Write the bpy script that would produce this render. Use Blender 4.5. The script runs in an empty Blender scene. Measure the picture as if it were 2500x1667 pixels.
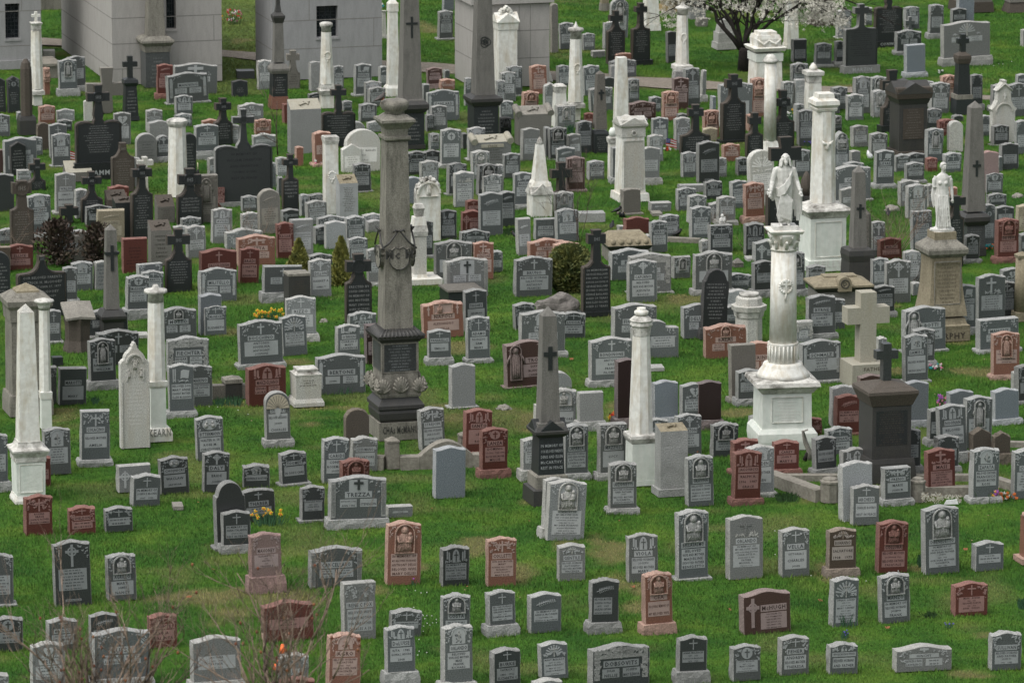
import bpy, bmesh, math, random
import numpy as np
from mathutils import Vector, Matrix, noise as mnoise
rnd = random.Random(7)
sc = bpy.context.scene
col = sc.collection
# ---------------------------------------------------------------- camera
PH_W, PH_H, FPX = 2500.0, 1667.0, 13889.0     # photograph size and focal length in its pixels
CAM_H = 26.7
PITCH = math.atan((PH_H / 2 + 1934.0) / FPX)
cam_d = bpy.data.cameras.new('camera'); cam = bpy.data.objects.new('camera', cam_d); col.objects.link(cam)
cam.location = (0, 0, CAM_H); cam.rotation_euler = (math.pi / 2 - PITCH, 0, 0)
cam_d.sensor_width = 36.0; cam_d.lens = FPX / PH_W * 36.0; cam_d.clip_start = 1; cam_d.clip_end = 5000
cam_d.dof.use_dof = True; cam_d.dof.focus_distance = 122; cam_d.dof.aperture_fstop = 4.0
sc.camera = cam
# ---------------------------------------------------------------- sky and sun (bright overcast)
SUN_EL, SUN_AZ = math.radians(62), math.radians(-128)     # azimuth from +Y (away from the camera), negative = left
w = bpy.data.worlds.new("World"); sc.world = w; w.use_nodes = True
nt = w.node_tree; nt.nodes.clear()
sky = nt.nodes.new('ShaderNodeTexSky'); sky.sky_type = 'NISHITA'; sky.sun_disc = False
sky.sun_elevation = SUN_EL; sky.sun_rotation = SUN_AZ; sky.air_density = 1.0; sky.dust_density = 4.0
hs = nt.nodes.new('ShaderNodeHueSaturation'); hs.inputs['Saturation'].default_value = 0.24
bg = nt.nodes.new('ShaderNodeBackground'); bg.inputs['Strength'].default_value = 0.14
wo = nt.nodes.new('ShaderNodeOutputWorld')
nt.links.new(sky.outputs[0], hs.inputs['Color']); nt.links.new(hs.outputs[0], bg.inputs[0]); nt.links.new(bg.outputs[0], wo.inputs[0])
sd = bpy.data.lights.new('sun', 'SUN'); sd.energy = 1.15; sd.angle = math.radians(70); sd.color = (1.0, 0.97, 0.92)
sun = bpy.data.objects.new('sun', sd); col.objects.link(sun)
sdir = Vector((math.sin(SUN_AZ) * math.cos(SUN_EL), math.cos(SUN_AZ) * math.cos(SUN_EL), math.sin(SUN_EL)))
sun.rotation_euler = sdir.to_track_quat('Z', 'Y').to_euler(); sun.location = (0, 60, 60)
sc.view_settings.view_transform = 'Standard'; sc.view_settings.look = 'None'
sc.view_settings.exposure = 0.58; sc.view_settings.gamma = 1.0
sc.render.engine = 'CYCLES'
# ---------------------------------------------------------------- photograph pixel -> ground
cP, sP = math.cos(PITCH), math.sin(PITCH)
def ground(px, py):
    u = (px - PH_W / 2) / FPX; v = (py - PH_H / 2) / FPX
    d = Vector((u, cP - v * sP, -sP - v * cP))
    t = CAM_H / -d.z
    return Vector((d.x * t, d.y * t, 0)), t          # t is the depth along the view axis
YAW = math.radians(15.5)                            # the plots all face the same way
SINP = math.sin(PITCH)
ZS = 2350 / 580.0
def NX(c, x): return 480 * c + x / ZS
def NY(r, y): return 320 * r + y / ZS
# ---------------------------------------------------------------- materials
MATS = {}
def mk(name, base, dark=None, scale=90, rough=0.7, bump=0.0, stain=0.25, stain_col=None, spec=0.4, streak=False, bscale=None, detail=4):
    m = bpy.data.materials.new(name); m.use_nodes = True; t = m.node_tree; n = t.nodes; l = t.links
    b = n['Principled BSDF']; b.inputs['Roughness'].default_value = rough; b.inputs['Specular IOR Level'].default_value = spec
    tc = n.new('ShaderNodeTexCoord')
    geo = n.new('ShaderNodeNewGeometry')
    dark = dark or tuple(c * 0.6 for c in base)
    n1 = n.new('ShaderNodeTexNoise'); n1.inputs['Scale'].default_value = scale; n1.inputs['Detail'].default_value = detail
    l.new(tc.outputs['Object'], n1.inputs['Vector'])
    r1 = n.new('ShaderNodeValToRGB'); r1.color_ramp.elements[0].position = 0.35; r1.color_ramp.elements[1].position = 0.65
    r1.color_ramp.elements[0].color = (*dark, 1); r1.color_ramp.elements[1].color = (*base, 1)
    l.new(n1.outputs['Fac'], r1.inputs[0])
    mp = n.new('ShaderNodeMapping'); l.new(geo.outputs['Position'], mp.inputs['Vector'])
    mp.inputs['Scale'].default_value = (3, 3, 0.7) if streak else (1.6, 1.6, 1.6)
    n2 = n.new('ShaderNodeTexNoise'); n2.inputs['Scale'].default_value = 1.9 if not streak else 2.2; n2.inputs['Detail'].default_value = 6
    n2.inputs['Roughness'].default_value = 0.65
    l.new(mp.outputs[0], n2.inputs['Vector'])
    r2 = n.new('ShaderNodeValToRGB'); r2.color_ramp.elements[0].position = 0.44; r2.color_ramp.elements[1].position = 0.7
    r2.color_ramp.elements[0].color = (0, 0, 0, 1); r2.color_ramp.elements[1].color = (stain, stain, stain, 1)
    l.new(n2.outputs['Fac'], r2.inputs[0])
    mx = n.new('ShaderNodeMix'); mx.data_type = 'RGBA'
    l.new(r2.outputs[0], mx.inputs['Factor']); l.new(r1.outputs[0], mx.inputs['A'])
    mx.inputs['B'].default_value = (*(stain_col or tuple(c * 0.45 for c in base)), 1)
    l.new(mx.outputs['Result'], b.inputs['Base Color'])
    if bump:
        n3 = n.new('ShaderNodeTexNoise'); n3.inputs['Scale'].default_value = bscale or 28; n3.inputs['Detail'].default_value = 5
        l.new(tc.outputs['Object'], n3.inputs['Vector'])
        bp = n.new('ShaderNodeBump'); bp.inputs['Strength'].default_value = bump; bp.inputs['Distance'].default_value = 0.03
        l.new(n3.outputs['Fac'], bp.inputs['Height']); l.new(bp.outputs[0], b.inputs['Normal'])
    MATS[name] = m
    return m
# stone families: face (polished front), side (rough edge), panel (frosted panel), ink (cut letters)
FAM = dict(
    g=((.108, .118, .119), (.335, .34, .325), (.305, .322, .322), (.05, .056, .06)),
    h=((.140, .150, .147), (.365, .365, .345), (.365, .378, .375), (.065, .072, .075)),
    d=((.048, .053, .053), (.26, .262, .25), (.205, .218, .218), (.026, .03, .032)),
    l=((.215, .225, .22), (.41, .408, .38), (.375, .388, .385), (.085, .09, .093)),
    k=((.030, .034, .035), (.075, .075, .072), (.17, .18, .18), (.22, .225, .22)),
    r=((.115, .037, .030), (.23, .115, .094), (.26, .15, .135), (.045, .018, .016)),
    p=((.255, .122, .088), (.44, .29, .23), (.39, .285, .25), (.10, .05, .04)),
    q=((.27, .195, .185), (.30, .20, .18), (.34, .27, .26), (.07, .045, .042)),
    m=((.072, .040, .034), (.24, .185, .17), (.26, .20, .19), (.045, .025, .022)),
    j=((.028, .014, .014), (.17, .14, .135), (.2, .16, .16), (.02, .012, .012)),
    b=((.095, .072, .055), (.28, .23, .185), (.34, .30, .27), (.045, .035, .03)),
    w=((.56, .555, .51), (.60, .595, .55), (.70, .69, .65), (.30, .29, .27)),
    n=((.32, .33, .328), (.41, .41, .39), (.43, .44, .44), (.2, .2, .2)),
    v=((.165, .188, .205), (.35, .365, .37), (.38, .40, .41), (.1, .11, .11)),
    t=((.33, .29, .21), (.42, .37, .27), (.38, .34, .26), (.13, .11, .08)),
    u=((.085, .070, .055), (.16, .135, .105), (.15, .13, .105), (.2, .185, .16)),
    a=((.175, .165, .145), (.27, .255, .22), (.24, .225, .195), (.07, .065, .055)))
for k, (f, s, p, i) in FAM.items():
    for v in range(3):
        e = (0.86, 1.0, 1.16)[v]; tn = ((1.02, 1, .98), (1, 1, 1), (.985, 1, 1.015))[v]
        F = tuple(min(.8, f[c] * e * tn[c]) for c in range(3))
        S = tuple(min(.8, s[c] * (0.9, 1, 1.07)[v]) for c in range(3))
        Pn = tuple(min(.8, p[c] * (0.9, 1, 1.08)[v]) for c in range(3))
        wh = k == 'w'
        mk('face_%s%d' % (k, v), F, tuple(c * .48 for c in F), scale=48, detail=6, rough=0.38 if k in 'gdrpmjkhqb' else 0.75, stain=0.55 if wh else 0.4,
           stain_col=(.36, .33, .27) if wh else tuple(c * .62 for c in F), streak=wh, bump=0.15 if k in 'wnltua' else 0)
        mk('side_%s%d' % (k, v), S, tuple(c * .62 for c in S), scale=40, rough=0.9, bump=0.6, stain=0.7,
           stain_col=(.26, .25, .21) if wh else tuple(c * .5 for c in S), streak=wh)
        mk('panel_%s%d' % (k, v), Pn, tuple(c * .85 for c in Pn), scale=60, rough=0.85, stain=0.35)
        mk('ink_%s%d' % (k, v), i, rough=0.8, stain=0.1)
mk('bronze', (.035, .042, .05), rough=.5)
mk('gold_lichen', (.35, .26, .12), rough=.9)
mk('leaf_green', (.045, .10, .03), (.02, .05, .015), scale=20, rough=.6)
mk('spike_green', (.05, .13, .06), (.03, .08, .04), scale=20, rough=.6)
mk('conifer', (.27, .26, .06), (.12, .13, .035), scale=9, rough=.8, stain=.6, stain_col=(.02, .03, .01))
mk('round_bush', (.17, .17, .042), (.05, .075, .022), scale=7, rough=.8, stain=.6, stain_col=(.012, .02, .008))
mk('redleaf', (.062, .036, .026), (.022, .018, .013), scale=9, rough=.7, stain=.5, stain_col=(.05, .05, .02))
mk('bark', (.030, .024, .020), (.012, .010, .009), scale=30, rough=.95, bump=.7)
mk('twig', (.15, .11, .09), (.045, .03, .027), scale=12, rough=.9)
mk('pale_twig', (.27, .205, .155), (.15, .105, .08), scale=9, rough=.9)
mk('blossom', (.62, .60, .53), (.46, .44, .37), scale=12, rough=.8, stain=.2)
mk('rosehip', (.19, .06, .03), rough=.8)
mk('dead_leaf', (.26, .10, .04), rough=.8)
for nme, c in dict(yellow=(.80, .60, .03), white_petal=(.75, .75, .72), purple=(.36, .10, .42), pink=(.72, .25, .36), orange_petal=(.75, .20, .05),
                   red_petal=(.6, .03, .02), blue_petal=(.03, .30, .68), violet=(.16, .12, .55), cone_orange=(.80, .16, .03), white_paint=(.75, .75, .75),
                   bird_black=(.012, .012, .014), robin_back=(.07, .06, .055), robin_breast=(.42, .10, .03), beak=(.35, .25, .06), teal=(.03, .30, .32),
                   flag_blue=(.03, .04, .20), flag_red=(.5, .03, .04), candle=(.8, .72, .5), wood=(.2, .14, .08)).items():
    mk(nme, c, tuple(x * .8 for x in c), scale=15, rough=.6, stain=.1)
def fam(c, v, part): return '%s_%s%d' % (part, c, v)
# ---------------------------------------------------------------- mesh collector
class MB:
    def __init__(s): s.v = []; s.f = []; s.m = []; s.smooth = []
    def add(s, vs, fs, m, smooth=False):
        o = len(s.v); s.v += [tuple(p) for p in vs]
        for f in fs: s.f.append(tuple(o + i for i in f)); s.m.append(m); s.smooth.append(smooth)
    def box(s, x0, x1, y0, y1, z0, z1, m):
        s.add([(x0, y0, z0), (x1, y0, z0), (x1, y1, z0), (x0, y1, z0), (x0, y0, z1), (x1, y0, z1), (x1, y1, z1), (x0, y1, z1)],
              [(0, 3, 2, 1), (4, 5, 6, 7), (0, 1, 5, 4), (1, 2, 6, 5), (2, 3, 7, 6), (3, 0, 4, 7)], m)
    def prism(s, pts, y0, y1, m, mside=None, back=True):     # pts (x,z) counter-clockwise seen from -y ; front at y0
        n = len(pts); vs = [(x, y0, z) for x, z in pts] + [(x, y1, z) for x, z in pts]
        s.add(vs, [tuple(range(n))], m)
        o = len(s.v) - 2 * n
        for i in range(n):
            j = (i + 1) % n
            s.f.append((o + i, o + n + i, o + n + j, o + j)); s.m.append(mside or m); s.smooth.append(False)
        if back: s.f.append(tuple(o + 2 * n - 1 - i for i in range(n))); s.m.append(mside or m); s.smooth.append(False)
    def loft(s, rings, m, caps=True, smooth=False):
        n = len(rings[0]); vs = [p for r in rings for p in r]; fs = []
        for k in range(len(rings) - 1):
            for i in range(n):
                j = (i + 1) % n
                fs.append((k * n + i, k * n + j, (k + 1) * n + j, (k + 1) * n + i))
        s.add(vs, fs, m, smooth)
        if caps:
            o = len(s.v) - len(vs)
            s.f.append(tuple(o + n - 1 - i for i in range(n))); s.m.append(m); s.smooth.append(False)
            b = o + (len(rings) - 1) * n
            s.f.append(tuple(b + i for i in range(n))); s.m.append(m); s.smooth.append(False)
    def stack(s, prof, sect, m, cx=0, cy=0):        # prof: [(z, halfwidth)] ; sect q,o,c
        n = {'q': 4, 'o': 8, 'c': 20}[sect]; rings = []
        for z, r in prof:
            if sect == 'q': rings.append([(cx - r, cy - r, z), (cx + r, cy - r, z), (cx + r, cy + r, z), (cx - r, cy + r, z)])
            else:
                a0 = math.pi / n
                rr = r / (math.cos(a0) if sect == 'o' else 1)
                rings.append([(cx + rr * math.cos(a0 + 2 * math.pi * i / n), cy + rr * math.sin(a0 + 2 * math.pi * i / n), z) for i in range(n)])
        s.loft(rings, m, True, sect == 'c')
    def tube(s, pts, rad, m, n=5, smooth=True):
        rings = []
        for i, p in enumerate(pts):
            a = Vector(pts[max(0, i - 1)]); b = Vector(pts[min(len(pts) - 1, i + 1)]); d = (b - a)
            if d.length < 1e-6: d = Vector((0, 0, 1))
            d.normalize(); u = d.orthogonal().normalized(); w_ = d.cross(u)
            if abs(d.z) < 0.95: u = Vector((0, 0, 1)).cross(d).normalized(); w_ = d.cross(u)
            else: u = Vector((1, 0, 0)); u = (u - d * u.dot(d)).normalized(); w_ = d.cross(u)
            rings.append([tuple(Vector(p) + (u * math.cos(2 * math.pi * k / n) + w_ * math.sin(2 * math.pi * k / n)) * rad[i]) for k in range(n)])
        s.loft(rings, m, True, smooth)
    def ball(s, c, r, m, nu=10, nv=7, smooth=True):
        rx, ry, rz = r if isinstance(r, tuple) else (r, r, r); vs = [(c[0], c[1], c[2] - rz)]; fs = []
        for j in range(1, nv):
            t = math.pi * j / nv
            for i in range(nu):
                a = 2 * math.pi * i / nu
                vs.append((c[0] + rx * math.sin(t) * math.cos(a), c[1] + ry * math.sin(t) * math.sin(a), c[2] - rz * math.cos(t)))
        vs.append((c[0], c[1], c[2] + rz)); e = len(vs) - 1
        for i in range(nu): fs.append((0, 1 + (i + 1) % nu, 1 + i))
        for j in range(nv - 2):
            for i in range(nu):
                a = 1 + j * nu + i; b = 1 + j * nu + (i + 1) % nu
                fs.append((a, b, b + nu, a + nu))
        for i in range(nu): fs.append((e - nu + i, e - nu + (i + 1) % nu, e))
        s.add(vs, fs, m, smooth)
    def text(s, string, cx, z0, wmax, h, y, m):
        g = TXT.get(string)
        if not g: return
        vs, fs, tw, th, x0, zb = g
        k = h / th; kx = min(k, wmax / tw)
        s.add([(cx + (p[0] - x0 - tw / 2) * kx, y, z0 + (p[1] - zb) * k) for p in vs], fs, m)
    def merge(s, o, M):
        b = len(s.v); s.v += [tuple(M @ Vector(p)) for p in o.v]
        s.f += [tuple(b + i for i in f) for f in o.f]; s.m += o.m; s.smooth += o.smooth
    def build(s, name, parent=None):
        me = bpy.data.meshes.new(name); me.from_pydata(s.v, [], s.f)
        names = []
        for m in s.m:
            if m not in names: names.append(m)
        for m in names: me.materials.append(MATS[m])
        ix = {m: i for i, m in enumerate(names)}
        me.polygons.foreach_set('material_index', [ix[m] for m in s.m])
        me.polygons.foreach_set('use_smooth', s.smooth)
        me.update()
        o = bpy.data.objects.new(name, me); col.objects.link(o)
        if parent: o.parent = parent
        return o
def tag(o, label=None, cat=None, group=None, kind=None):
    if label: o['label'] = label
    if cat: o['category'] = cat
    if group: o['group'] = group
    if kind: o['kind'] = kind
    return o
def thing(name, label, cat, loc, rz=0, group=None, tilt=(0, 0)):
    o = bpy.data.objects.new(name, None); o.empty_display_size = .2; col.objects.link(o)
    o.location = loc; o.rotation_euler = (tilt[0], tilt[1], rz)
    return tag(o, label, cat, group)
# ---------------------------------------------------------------- lettering cache
TXT = {}
def prepare_text(strings):
    obs = []
    for st in sorted(set(strings)):
        cu = bpy.data.curves.new('t', 'FONT'); cu.body = st; cu.resolution_u = 1; cu.space_character = 1.15; cu.offset = .018
        ob = bpy.data.objects.new('t', cu); col.objects.link(ob); obs.append((st, ob))
    dg = bpy.context.evaluated_depsgraph_get()
    for st, ob in obs:
        me = bpy.data.meshes.new_from_object(ob.evaluated_get(dg))
        vs = [(v.co.x, v.co.y) for v in me.vertices]
        if vs:
            xs = [v[0] for v in vs]; ys = [v[1] for v in vs]
            TXT[st] = (vs, [tuple(p.vertices) for p in me.polygons], max(xs) - min(xs), max(0.5, max(ys) - min(ys)), min(xs), min(ys))
        bpy.data.meshes.remove(me)
    for st, ob in obs:
        cu = ob.data; bpy.data.objects.remove(ob); bpy.data.curves.remove(cu)
# ---------------------------------------------------------------- headstones
# one line each: left top right bottom (of the slab with its plinth, in fourfold zoom pixels), plinth height[/tilt], shape+stone, motif, name | inscription | look
STONES = {
(0,4): '''
520 135 900 795 0 ad C ~||in dark stone with cross in quatrefoil
1040 265 1350 745 0 ag M AGRILLO|MARY;JAMES;NANCY|with praying figure and white roses
-170 275 125 800 18 ag F ~||cut by the left picture edge
-100 890 220 1250 0 ad O ~
445 905 760 1240 0 ag x MOROCCO
865 850 1175 1250 0 ad P ~
1450 860 1750 1205 0 ar X MONTE|ROSA;VALENTA
900 1010 1475 1600 90 ag X RUSSO|RICARDO;ALFONSO;MARY;BIAGIO
285 1140 640 1620 0 al H VELA
-190 1445 90 1800 0 al F ~
''',
(1,4): '''
515 65 845 665 160 aq T MAHONEY|ELIZABETH C;1932;WALTER J;1907;VIRGINIA E
1095 195 1630 615 0 ag I CANCELLARO
1850 -52 2210 590 0 ap M ~|IN MEMORY OF;MY BELOVED HUSBAND;ANTHONY DELISI;BELOVED WIFE;MARY DELISI|with saint and child in deep niche
635 730 1155 1140 0 ar i ~|FRANCIS BELL;1886   1966;TERESA ROSE;1888   1972
1425 545 1775 1130 0 fl V IRENE_C_FOX|BELOVED WIFE;DEAREST MOTHER;OUR DEAR FATHER;CHARLES A SR|with lilies round a cross
1890 815 2220 1105 0 ag X ~
1270 1050 1615 1600 0 ap A AGRO|BELOVED HUSBAND;SALVATORE;1880   1953;HIS BELOVED WIFE;VINCENZA;1890   1967
1855 985 2165 1600 150 ag W DeLUISE|RITA   1985;GLORIA J. ADICOX;2008
-70 1085 435 1640 100 al i ~|MOTHER;1879   1944;FATHER;1872   1950
785 1250 1095 1700 0 al X TULLY
795 1485 1155 1950 0 ar x ~
''',
(2,4): '''
455 190 750 600 0 ad W ~|IN MEMORY OF;MY BELOVED HUSBAND;FRANK DALDIA;1875   1953;OUR DEAR MOTHER;CATERINA DALDIA|near black with a pale arched window
905 105 1215 600 0 ap V COLLETTI|WIFE AND MOTHER;MARY;HUSBAND AND FATHER;ROSARIO;JOHN COLLETTI;MARY ROSE
1610 170 1898 550 0 al R GENTILE|BELOVED HUSBAND;ANTONINO;BELOVED MOTHER;VINCENZA
455 665 755 1110 0 ag N COSTA||with praying Madonna in arched niche
920 635 1215 1085 100 ag x ~|BELOVED HUSBAND;AND DEAR FATHER;GERLANDO MAZZA;1887   1957;DOMENICA MAZZA;1890   1971
1325 650 1665 1060 0 ag P ~|IN MEMORY OF;ANNA A. McCURRAN;OCTOBER 1951;FRANCIS W. McCURRAN|with pale palm branch on dark band
1925 520 2225 1065 105 ad P ~|BELOVED MOTHER;GIUSEPPINA CENTRELLA;1875   1957;ANGELINA CAPUANO;ANTHONY CENTRELLA|with wheat sheaf down its right side
470 970 790 1600 45 ah A ORLANDO|BELOVED;WIFE AND MOTHER;MAE;FRANK;RICHARD|with angels under an arched canopy
960 1200 1265 1590 0 ad x BURKE|PATRICK J;1880   1952;ELIZABETH C
1435 1135 1735 1520 0 ag R ~|MARY McELROY;SEPT 15 1952;JAMES E McELROY;MAY 25 1961;JOHN A McELROY;JAN 8 1963
1370 1500 1680 1900 0 al O ~
385 1548 670 1950 0 al n ~
''',
(3,4): '''
-20 1155 600 1600 0 ad L DOBSOVITS|JULIA;NELLIE;JOSEPH;MARY ELEANOR|with deep lily border
355 70 675 560 0 ah W VIOLA|BELOVED HUSBAND;JOSEPH;BELOVED MOTHER;MARY
845 -162 1175 540 18 ag M BELLASALMO|BELOVED;WIFE AND MOTHER;MADELINE;DEVOTED FATHER;BENEDETTO|with carved mother and child on a donkey
1350 -110 1720 530 0 al K ORLANDO|IN MEMORY OF;MY BELOVED WIFE;AND OUR DEAR MOTHER;CHARLOTTE A.;BORN DEC. 4 1899;FATHER;MICHAEL A.;DIED JAN 10 1967|with rugged cross on a rock
1870 12 2178 510 8 ah X VELLA|VITTORIA J;CHARLES;JOHN
520 450 825 1080 110 ap N CEA|IN LOVING MEMORY OF;MY BELOVED WIFE
1485 620 1998 1065 0 am C McHUGH|1905 PHELIM 1952;1904 THOMAS 1960;1898 ELLEN 1966;1889 BRYAN 1969;1896 MARY 1975;1925 BRYAN 1992|with Celtic cross at its left
850 1085 1155 1565 125 ad x ~|ANNA MALENCIK;1887   1952;BARTOLON MALENCIK;1876   1962
1385 1165 1695 1535 0 ag O ~|JOHN J MALENCIK;SEPT 4 1952;MARY O'BRIEN;OCT 30 1955;MAE MALENCIK BARTON
1860 1075 2170 1480 0 ah X FEHER|ANDREW;BELOVED MOTHER;THERESA
''',
(4,4): '''
390 20 690 505 78 ab R BONANNO|SALVATORE;1908   1979
880 -60 1200 470 0 ar M COLLURA|BELOVED MOTHER;JOSEPHINE 1966;BELOVED FATHER;PASQUALE
1345 -210 1720 480 8 ag M DiBENEDETTO|IN MEMORY OF;MY BELOVED HUSBAND;AND DEAR FATHER;JOSEPH;1887   1965;OUR DEAR MOTHER;CONCETTA;1889   1981|with bearded saint and child
1840 145 2155 450 0 ag x ~
425 500 715 1000 0 ag R ~|OWEN R. CARNEY;JUNE 24 1863;OCT 14 1952;MARY CARNEY;DEC 3 1865;NOV 10 1955;FLORENCE CARNEY;BLACKBURN;PEGGY
915 460 1228 965 0 ag M MANZO|IN MEMORY OF;BELOVED HUSBAND;JOSEPH;FRANK|with crowned Madonna under arch
1635 545 1998 895 0 ar X ~|MATE   SUSICH;1880 - 1962;GEORGE SUSICH;1929 - 1973;ROSE   SUSICH;1902 -
395 1145 705 1470 0 ag W WOJCIECHOWSKI|BELOVED HUSBAND;AND FATHER
1050 1165 1640 1440 0 al X HINCHY|KATHLEEN & FRANK;LAWRENCE
2000 1035 2325 1430 0 ag F SULLIVAN|BELOVED HUSBAND;AND FATHER;JOHN W;1921   1982
''',
(0,3): '''
415 320 700 795 0 ag A ~
300 600 497 920 0 ar i ~
-150 385 75 960 90 ag F ~||cut by the left edge beside the white obelisk
775 155 1080 710 60 fg V COLACINO|BELOVED MOTHER;AMELIA|flat-topped with banner and candle carving
1925 205 2215 655 0 ag Q BITTERMANN|WALTER H. SR;ROSE M.;CHRISTOPHER
1145 685 1490 965 0 fl C ~
1280 780 1580 1110 6 ag x ~|IN MEMORY OF;JOSEPH E McCABE;1907   1952
1565 605 1870 985 0 ad Q CHOJNICKI|WACLAW;JADWIGA|with holy family in an oval
1985 555 2262 970 0 ad C DALY|BRIDE;JOSEPH|with Celtic cross between windows
225 985 518 1395 0 ar V ~|ROSINA;GRACE;LOVING FATHER;GEORGE DORMAN
655 1095 942 1385 0 ar X SHELDON
1015 1100 1310 1360 0 ad X ~
''',
(1,3): '''
172 850 495 1535 30 hd n ~||tall and blank with rounded shoulders
232 1145 532 1567 75 ad x ~|IN MEMORY OF;ANNA STALABOIN;JUNE 23 1951;REST IN PEACE
430 925 778 1260 0 sd x THABER
435 683 715 930 0 ad A ~|LAWRENCE NORTON
815 555 1097 905 22 ad X TOOMEY|IN GOD'S CARE
665 -32 930 525 75 oh G SIDOTI|BELOVED HUSBAND;JOHN;CHARLES|with a shell fan top
1445 135 1710 560 0 ou n ~||with rough rock face and round top
1225 415 1505 885 8 ag X CARIDI|CONNIE;ROSEMARIE;JOSEPH
1508 410 1783 765 8 al F CUSUMANO|SALVATORE;1892   1951
1410 625 1712 1010 0 ar N ~
1290 800 1865 1325 90 ag Y TREZZA|ANTHONY J 1963;ANN 1986;STEVENSON|wide with fluted pale ends and big cross
1010 900 1265 1260 14 ad F ~|JOHANNA WOLF;1873   1951;JOHN WOLF;1874   1954
1860 1090 2138 1220 0 fl i STACK
''',
(2,3): '''
255 120 522 570 0 ah V STREJCEK|BELOVED HUSBAND;JAROSLAV;BELOVED WIFE & MOTHER;VERA
685 140 975 590 20 ar W SANTO|LEO;ROSE
850 325 1132 835 90 ar O LANZA|DOMINIC;1-3-1910   7-27-1994;BELOVED WIFE & MOTHER;MILLIE|smooth with two thin crosses and a roundel
385 505 712 1030 0 av n ~||wide blank polished back
1255 425 1500 855 105 al F DEVITA
1525 -65 1805 330 0 al N TEDESCO|SALVATORE
1380 95 1500 340 0 fw n ~
1815 -27 2080 365 92 fn n ~||plain white-grey with pale plinth
1670 285 1925 850 65 ag M LAPARLA|BELOVED HUSBAND;AND DEAR FATHER;ANTHONY;LOVING SON;VIOLET|with saint carrying child
2015 285 2310 848 70 fh N MAZZILLI|LUCY;1902||with Christ in a pointed niche
1460 822 1700 1425 100/2.5 al n ~||leaning behind a tall saint carving stone
1490 835 1885 1450 0/3.5 al M ~|IN MEMORY OF;MY BELOVED SON;AND OUR DEAR BROTHER;ANTHONY LOGUIDICE;DIED DEC 15 1951;MY DEAR HUSBAND;NUNZIO PELLEGRINO;DIED NOV 23 1962;LENA PELLEGRINO|tall and leaning with saint and child
''',
(3,3): '''
172 660 460 1190 60 ah N IACONETTI|BELOVED HUSBAND;AND FATHER;JOHN;BELOVED MOTHER;ELIZABETH;GRANDPARENTS
945 590 1228 1110 6 ag N GRAVINA|BELOVED SON;AND DEAR HUSBAND;FRANCIS E. 1948;JAMES A. GROGAN;JENNIE SANTASARI
1400 550 1690 1095 62 ar W JACOVACCI|RALPH A.;1906   1987;GRACE
1530 500 1825 1015 38 al A HAYDEN|AND MOTHER;ELLEN
1400 435 1675 790 40 ar K ~
1797 450 2067 808 65 ar x CAREY|JOHN P.;MARY E.
1190 270 1470 620 0 ad N ~
842 185 1110 600 0 ag C BURTON
540 230 765 560 0 ag x RUSSO
885 -114 1170 355 90 ag H ~|BELOVED HUSBAND;DEAR BROTHER;AND UNCLE;WILLIAM MOORE
1045 -137 1300 350 88 aj n ~||near black maroon half behind a heart stone
245 -357 480 340 100 aj n ~||tall near black maroon slab left of marble column
615 -139 880 330 98 av n ~||wide blue-grey blank back
560 135 737 300 0 fn n ~
1580 205 1700 400 0 ag n ~
2050 220 2300 415 0 ar F ~
''',
(4,3): '''
265 410 505 805 66 ad F ~|BELOVED HUSBAND;CHARLES KIRBY
385 313 660 600 0 ag X KEENAN
425 -97 690 330 0 an n ~
470 0 740 410 25 ar P ~|IN MEMORY OF;MARIA ALBERTI;1872   1951;MOTHER
530 520 850 840 0 ah W ~
527 650 868 1250 0 an n ~||tall blank pale stone with chipped side
630 885 918 1295 0 ah x ARCHESO|CHARLES BOVINO;REST IN PEACE
1100 335 1327 800 85 ad F ~
1145 -135 1405 330 68 av n ~
945 715 1235 1100 62 fg V FRENO|MARIE;JOHN M.
1375 525 1678 1010 0 ar K MASI|HUSBAND AND FATHER;ANTONIO;BELOVED;WIFE, MOTHER;AND GRANDMOTHER;CAROLINE|with crossed tools above flower baskets
1460 400 1705 795 76 ad F ~|BELOVED WIFE
1500 95 1795 690 110 ag W NOONAN|BELOVED;WIFE AND MOTHER;CATHERINE
1390 140 1560 515 65 ad i ~
1745 10 2035 540 0 ag S ~
1590 -52 1855 270 0 av n ~
2035 -62 2310 305 58 av n ~
1820 325 2035 690 110 vu n ~||brown gabled twin at left
2030 365 2215 700 112 vu n ~||brown gabled twin at right
1812 525 2105 1080 60 ag A ZAPATA|BELOVED FATHER;FRANCISCO;BELOVED MOTHER;ROSE
2225 530 2510 1035 0 ag F CORSO
''',
(0,2): '''
430 460 600 800 25 ag x ~
-150 -120 100 360 0 ok t ~
600 35 760 410 45 ag F ~
690 -22 915 280 0 ag A ~
915 -27 1080 270 0 al t SHANAHAN
820 450 1258 760 45 ad V ~
1230 120 1467 560 100 ag O McGOVERN
1380 70 1610 330 0 ag X MAMMACCA
1355 -2 1620 300 0 fg F ~
1955 40 2340 385 0 ag Z MILITELLO|FRANCIS 1966;ROSARIA
1955 295 2190 715 0 av n ~
2000 410 2240 720 0 ag X McNECE|ELIZABETH
1560 428 1940 760 0 ag N MOTTO
1635 718 2062 1100 0 ag L FIECHTER|EDGAR;ANNA C
940 650 1365 1020 0 ad X ~
870 742 1150 1255 88 ad S MICHAEL|EDWARD;KATHERINE;WILLIAM|with mitred bishop and wavy edges
558 1025 847 1405 0 fd i MAROTTI|MARY
440 1015 560 1395 0 fh O ~
1650 995 1918 1530 62 ag B ~|BELOVED SON;MARY ANNE;DEAREST MOTHER;ELLEN McGAHAN
1830 1000 2100 1420 0 ag F MARINO|BELOVED HUSBAND;DEAR FATHER;JOSEPH 1946;RENEE;ROSE KNORR
''',
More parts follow.
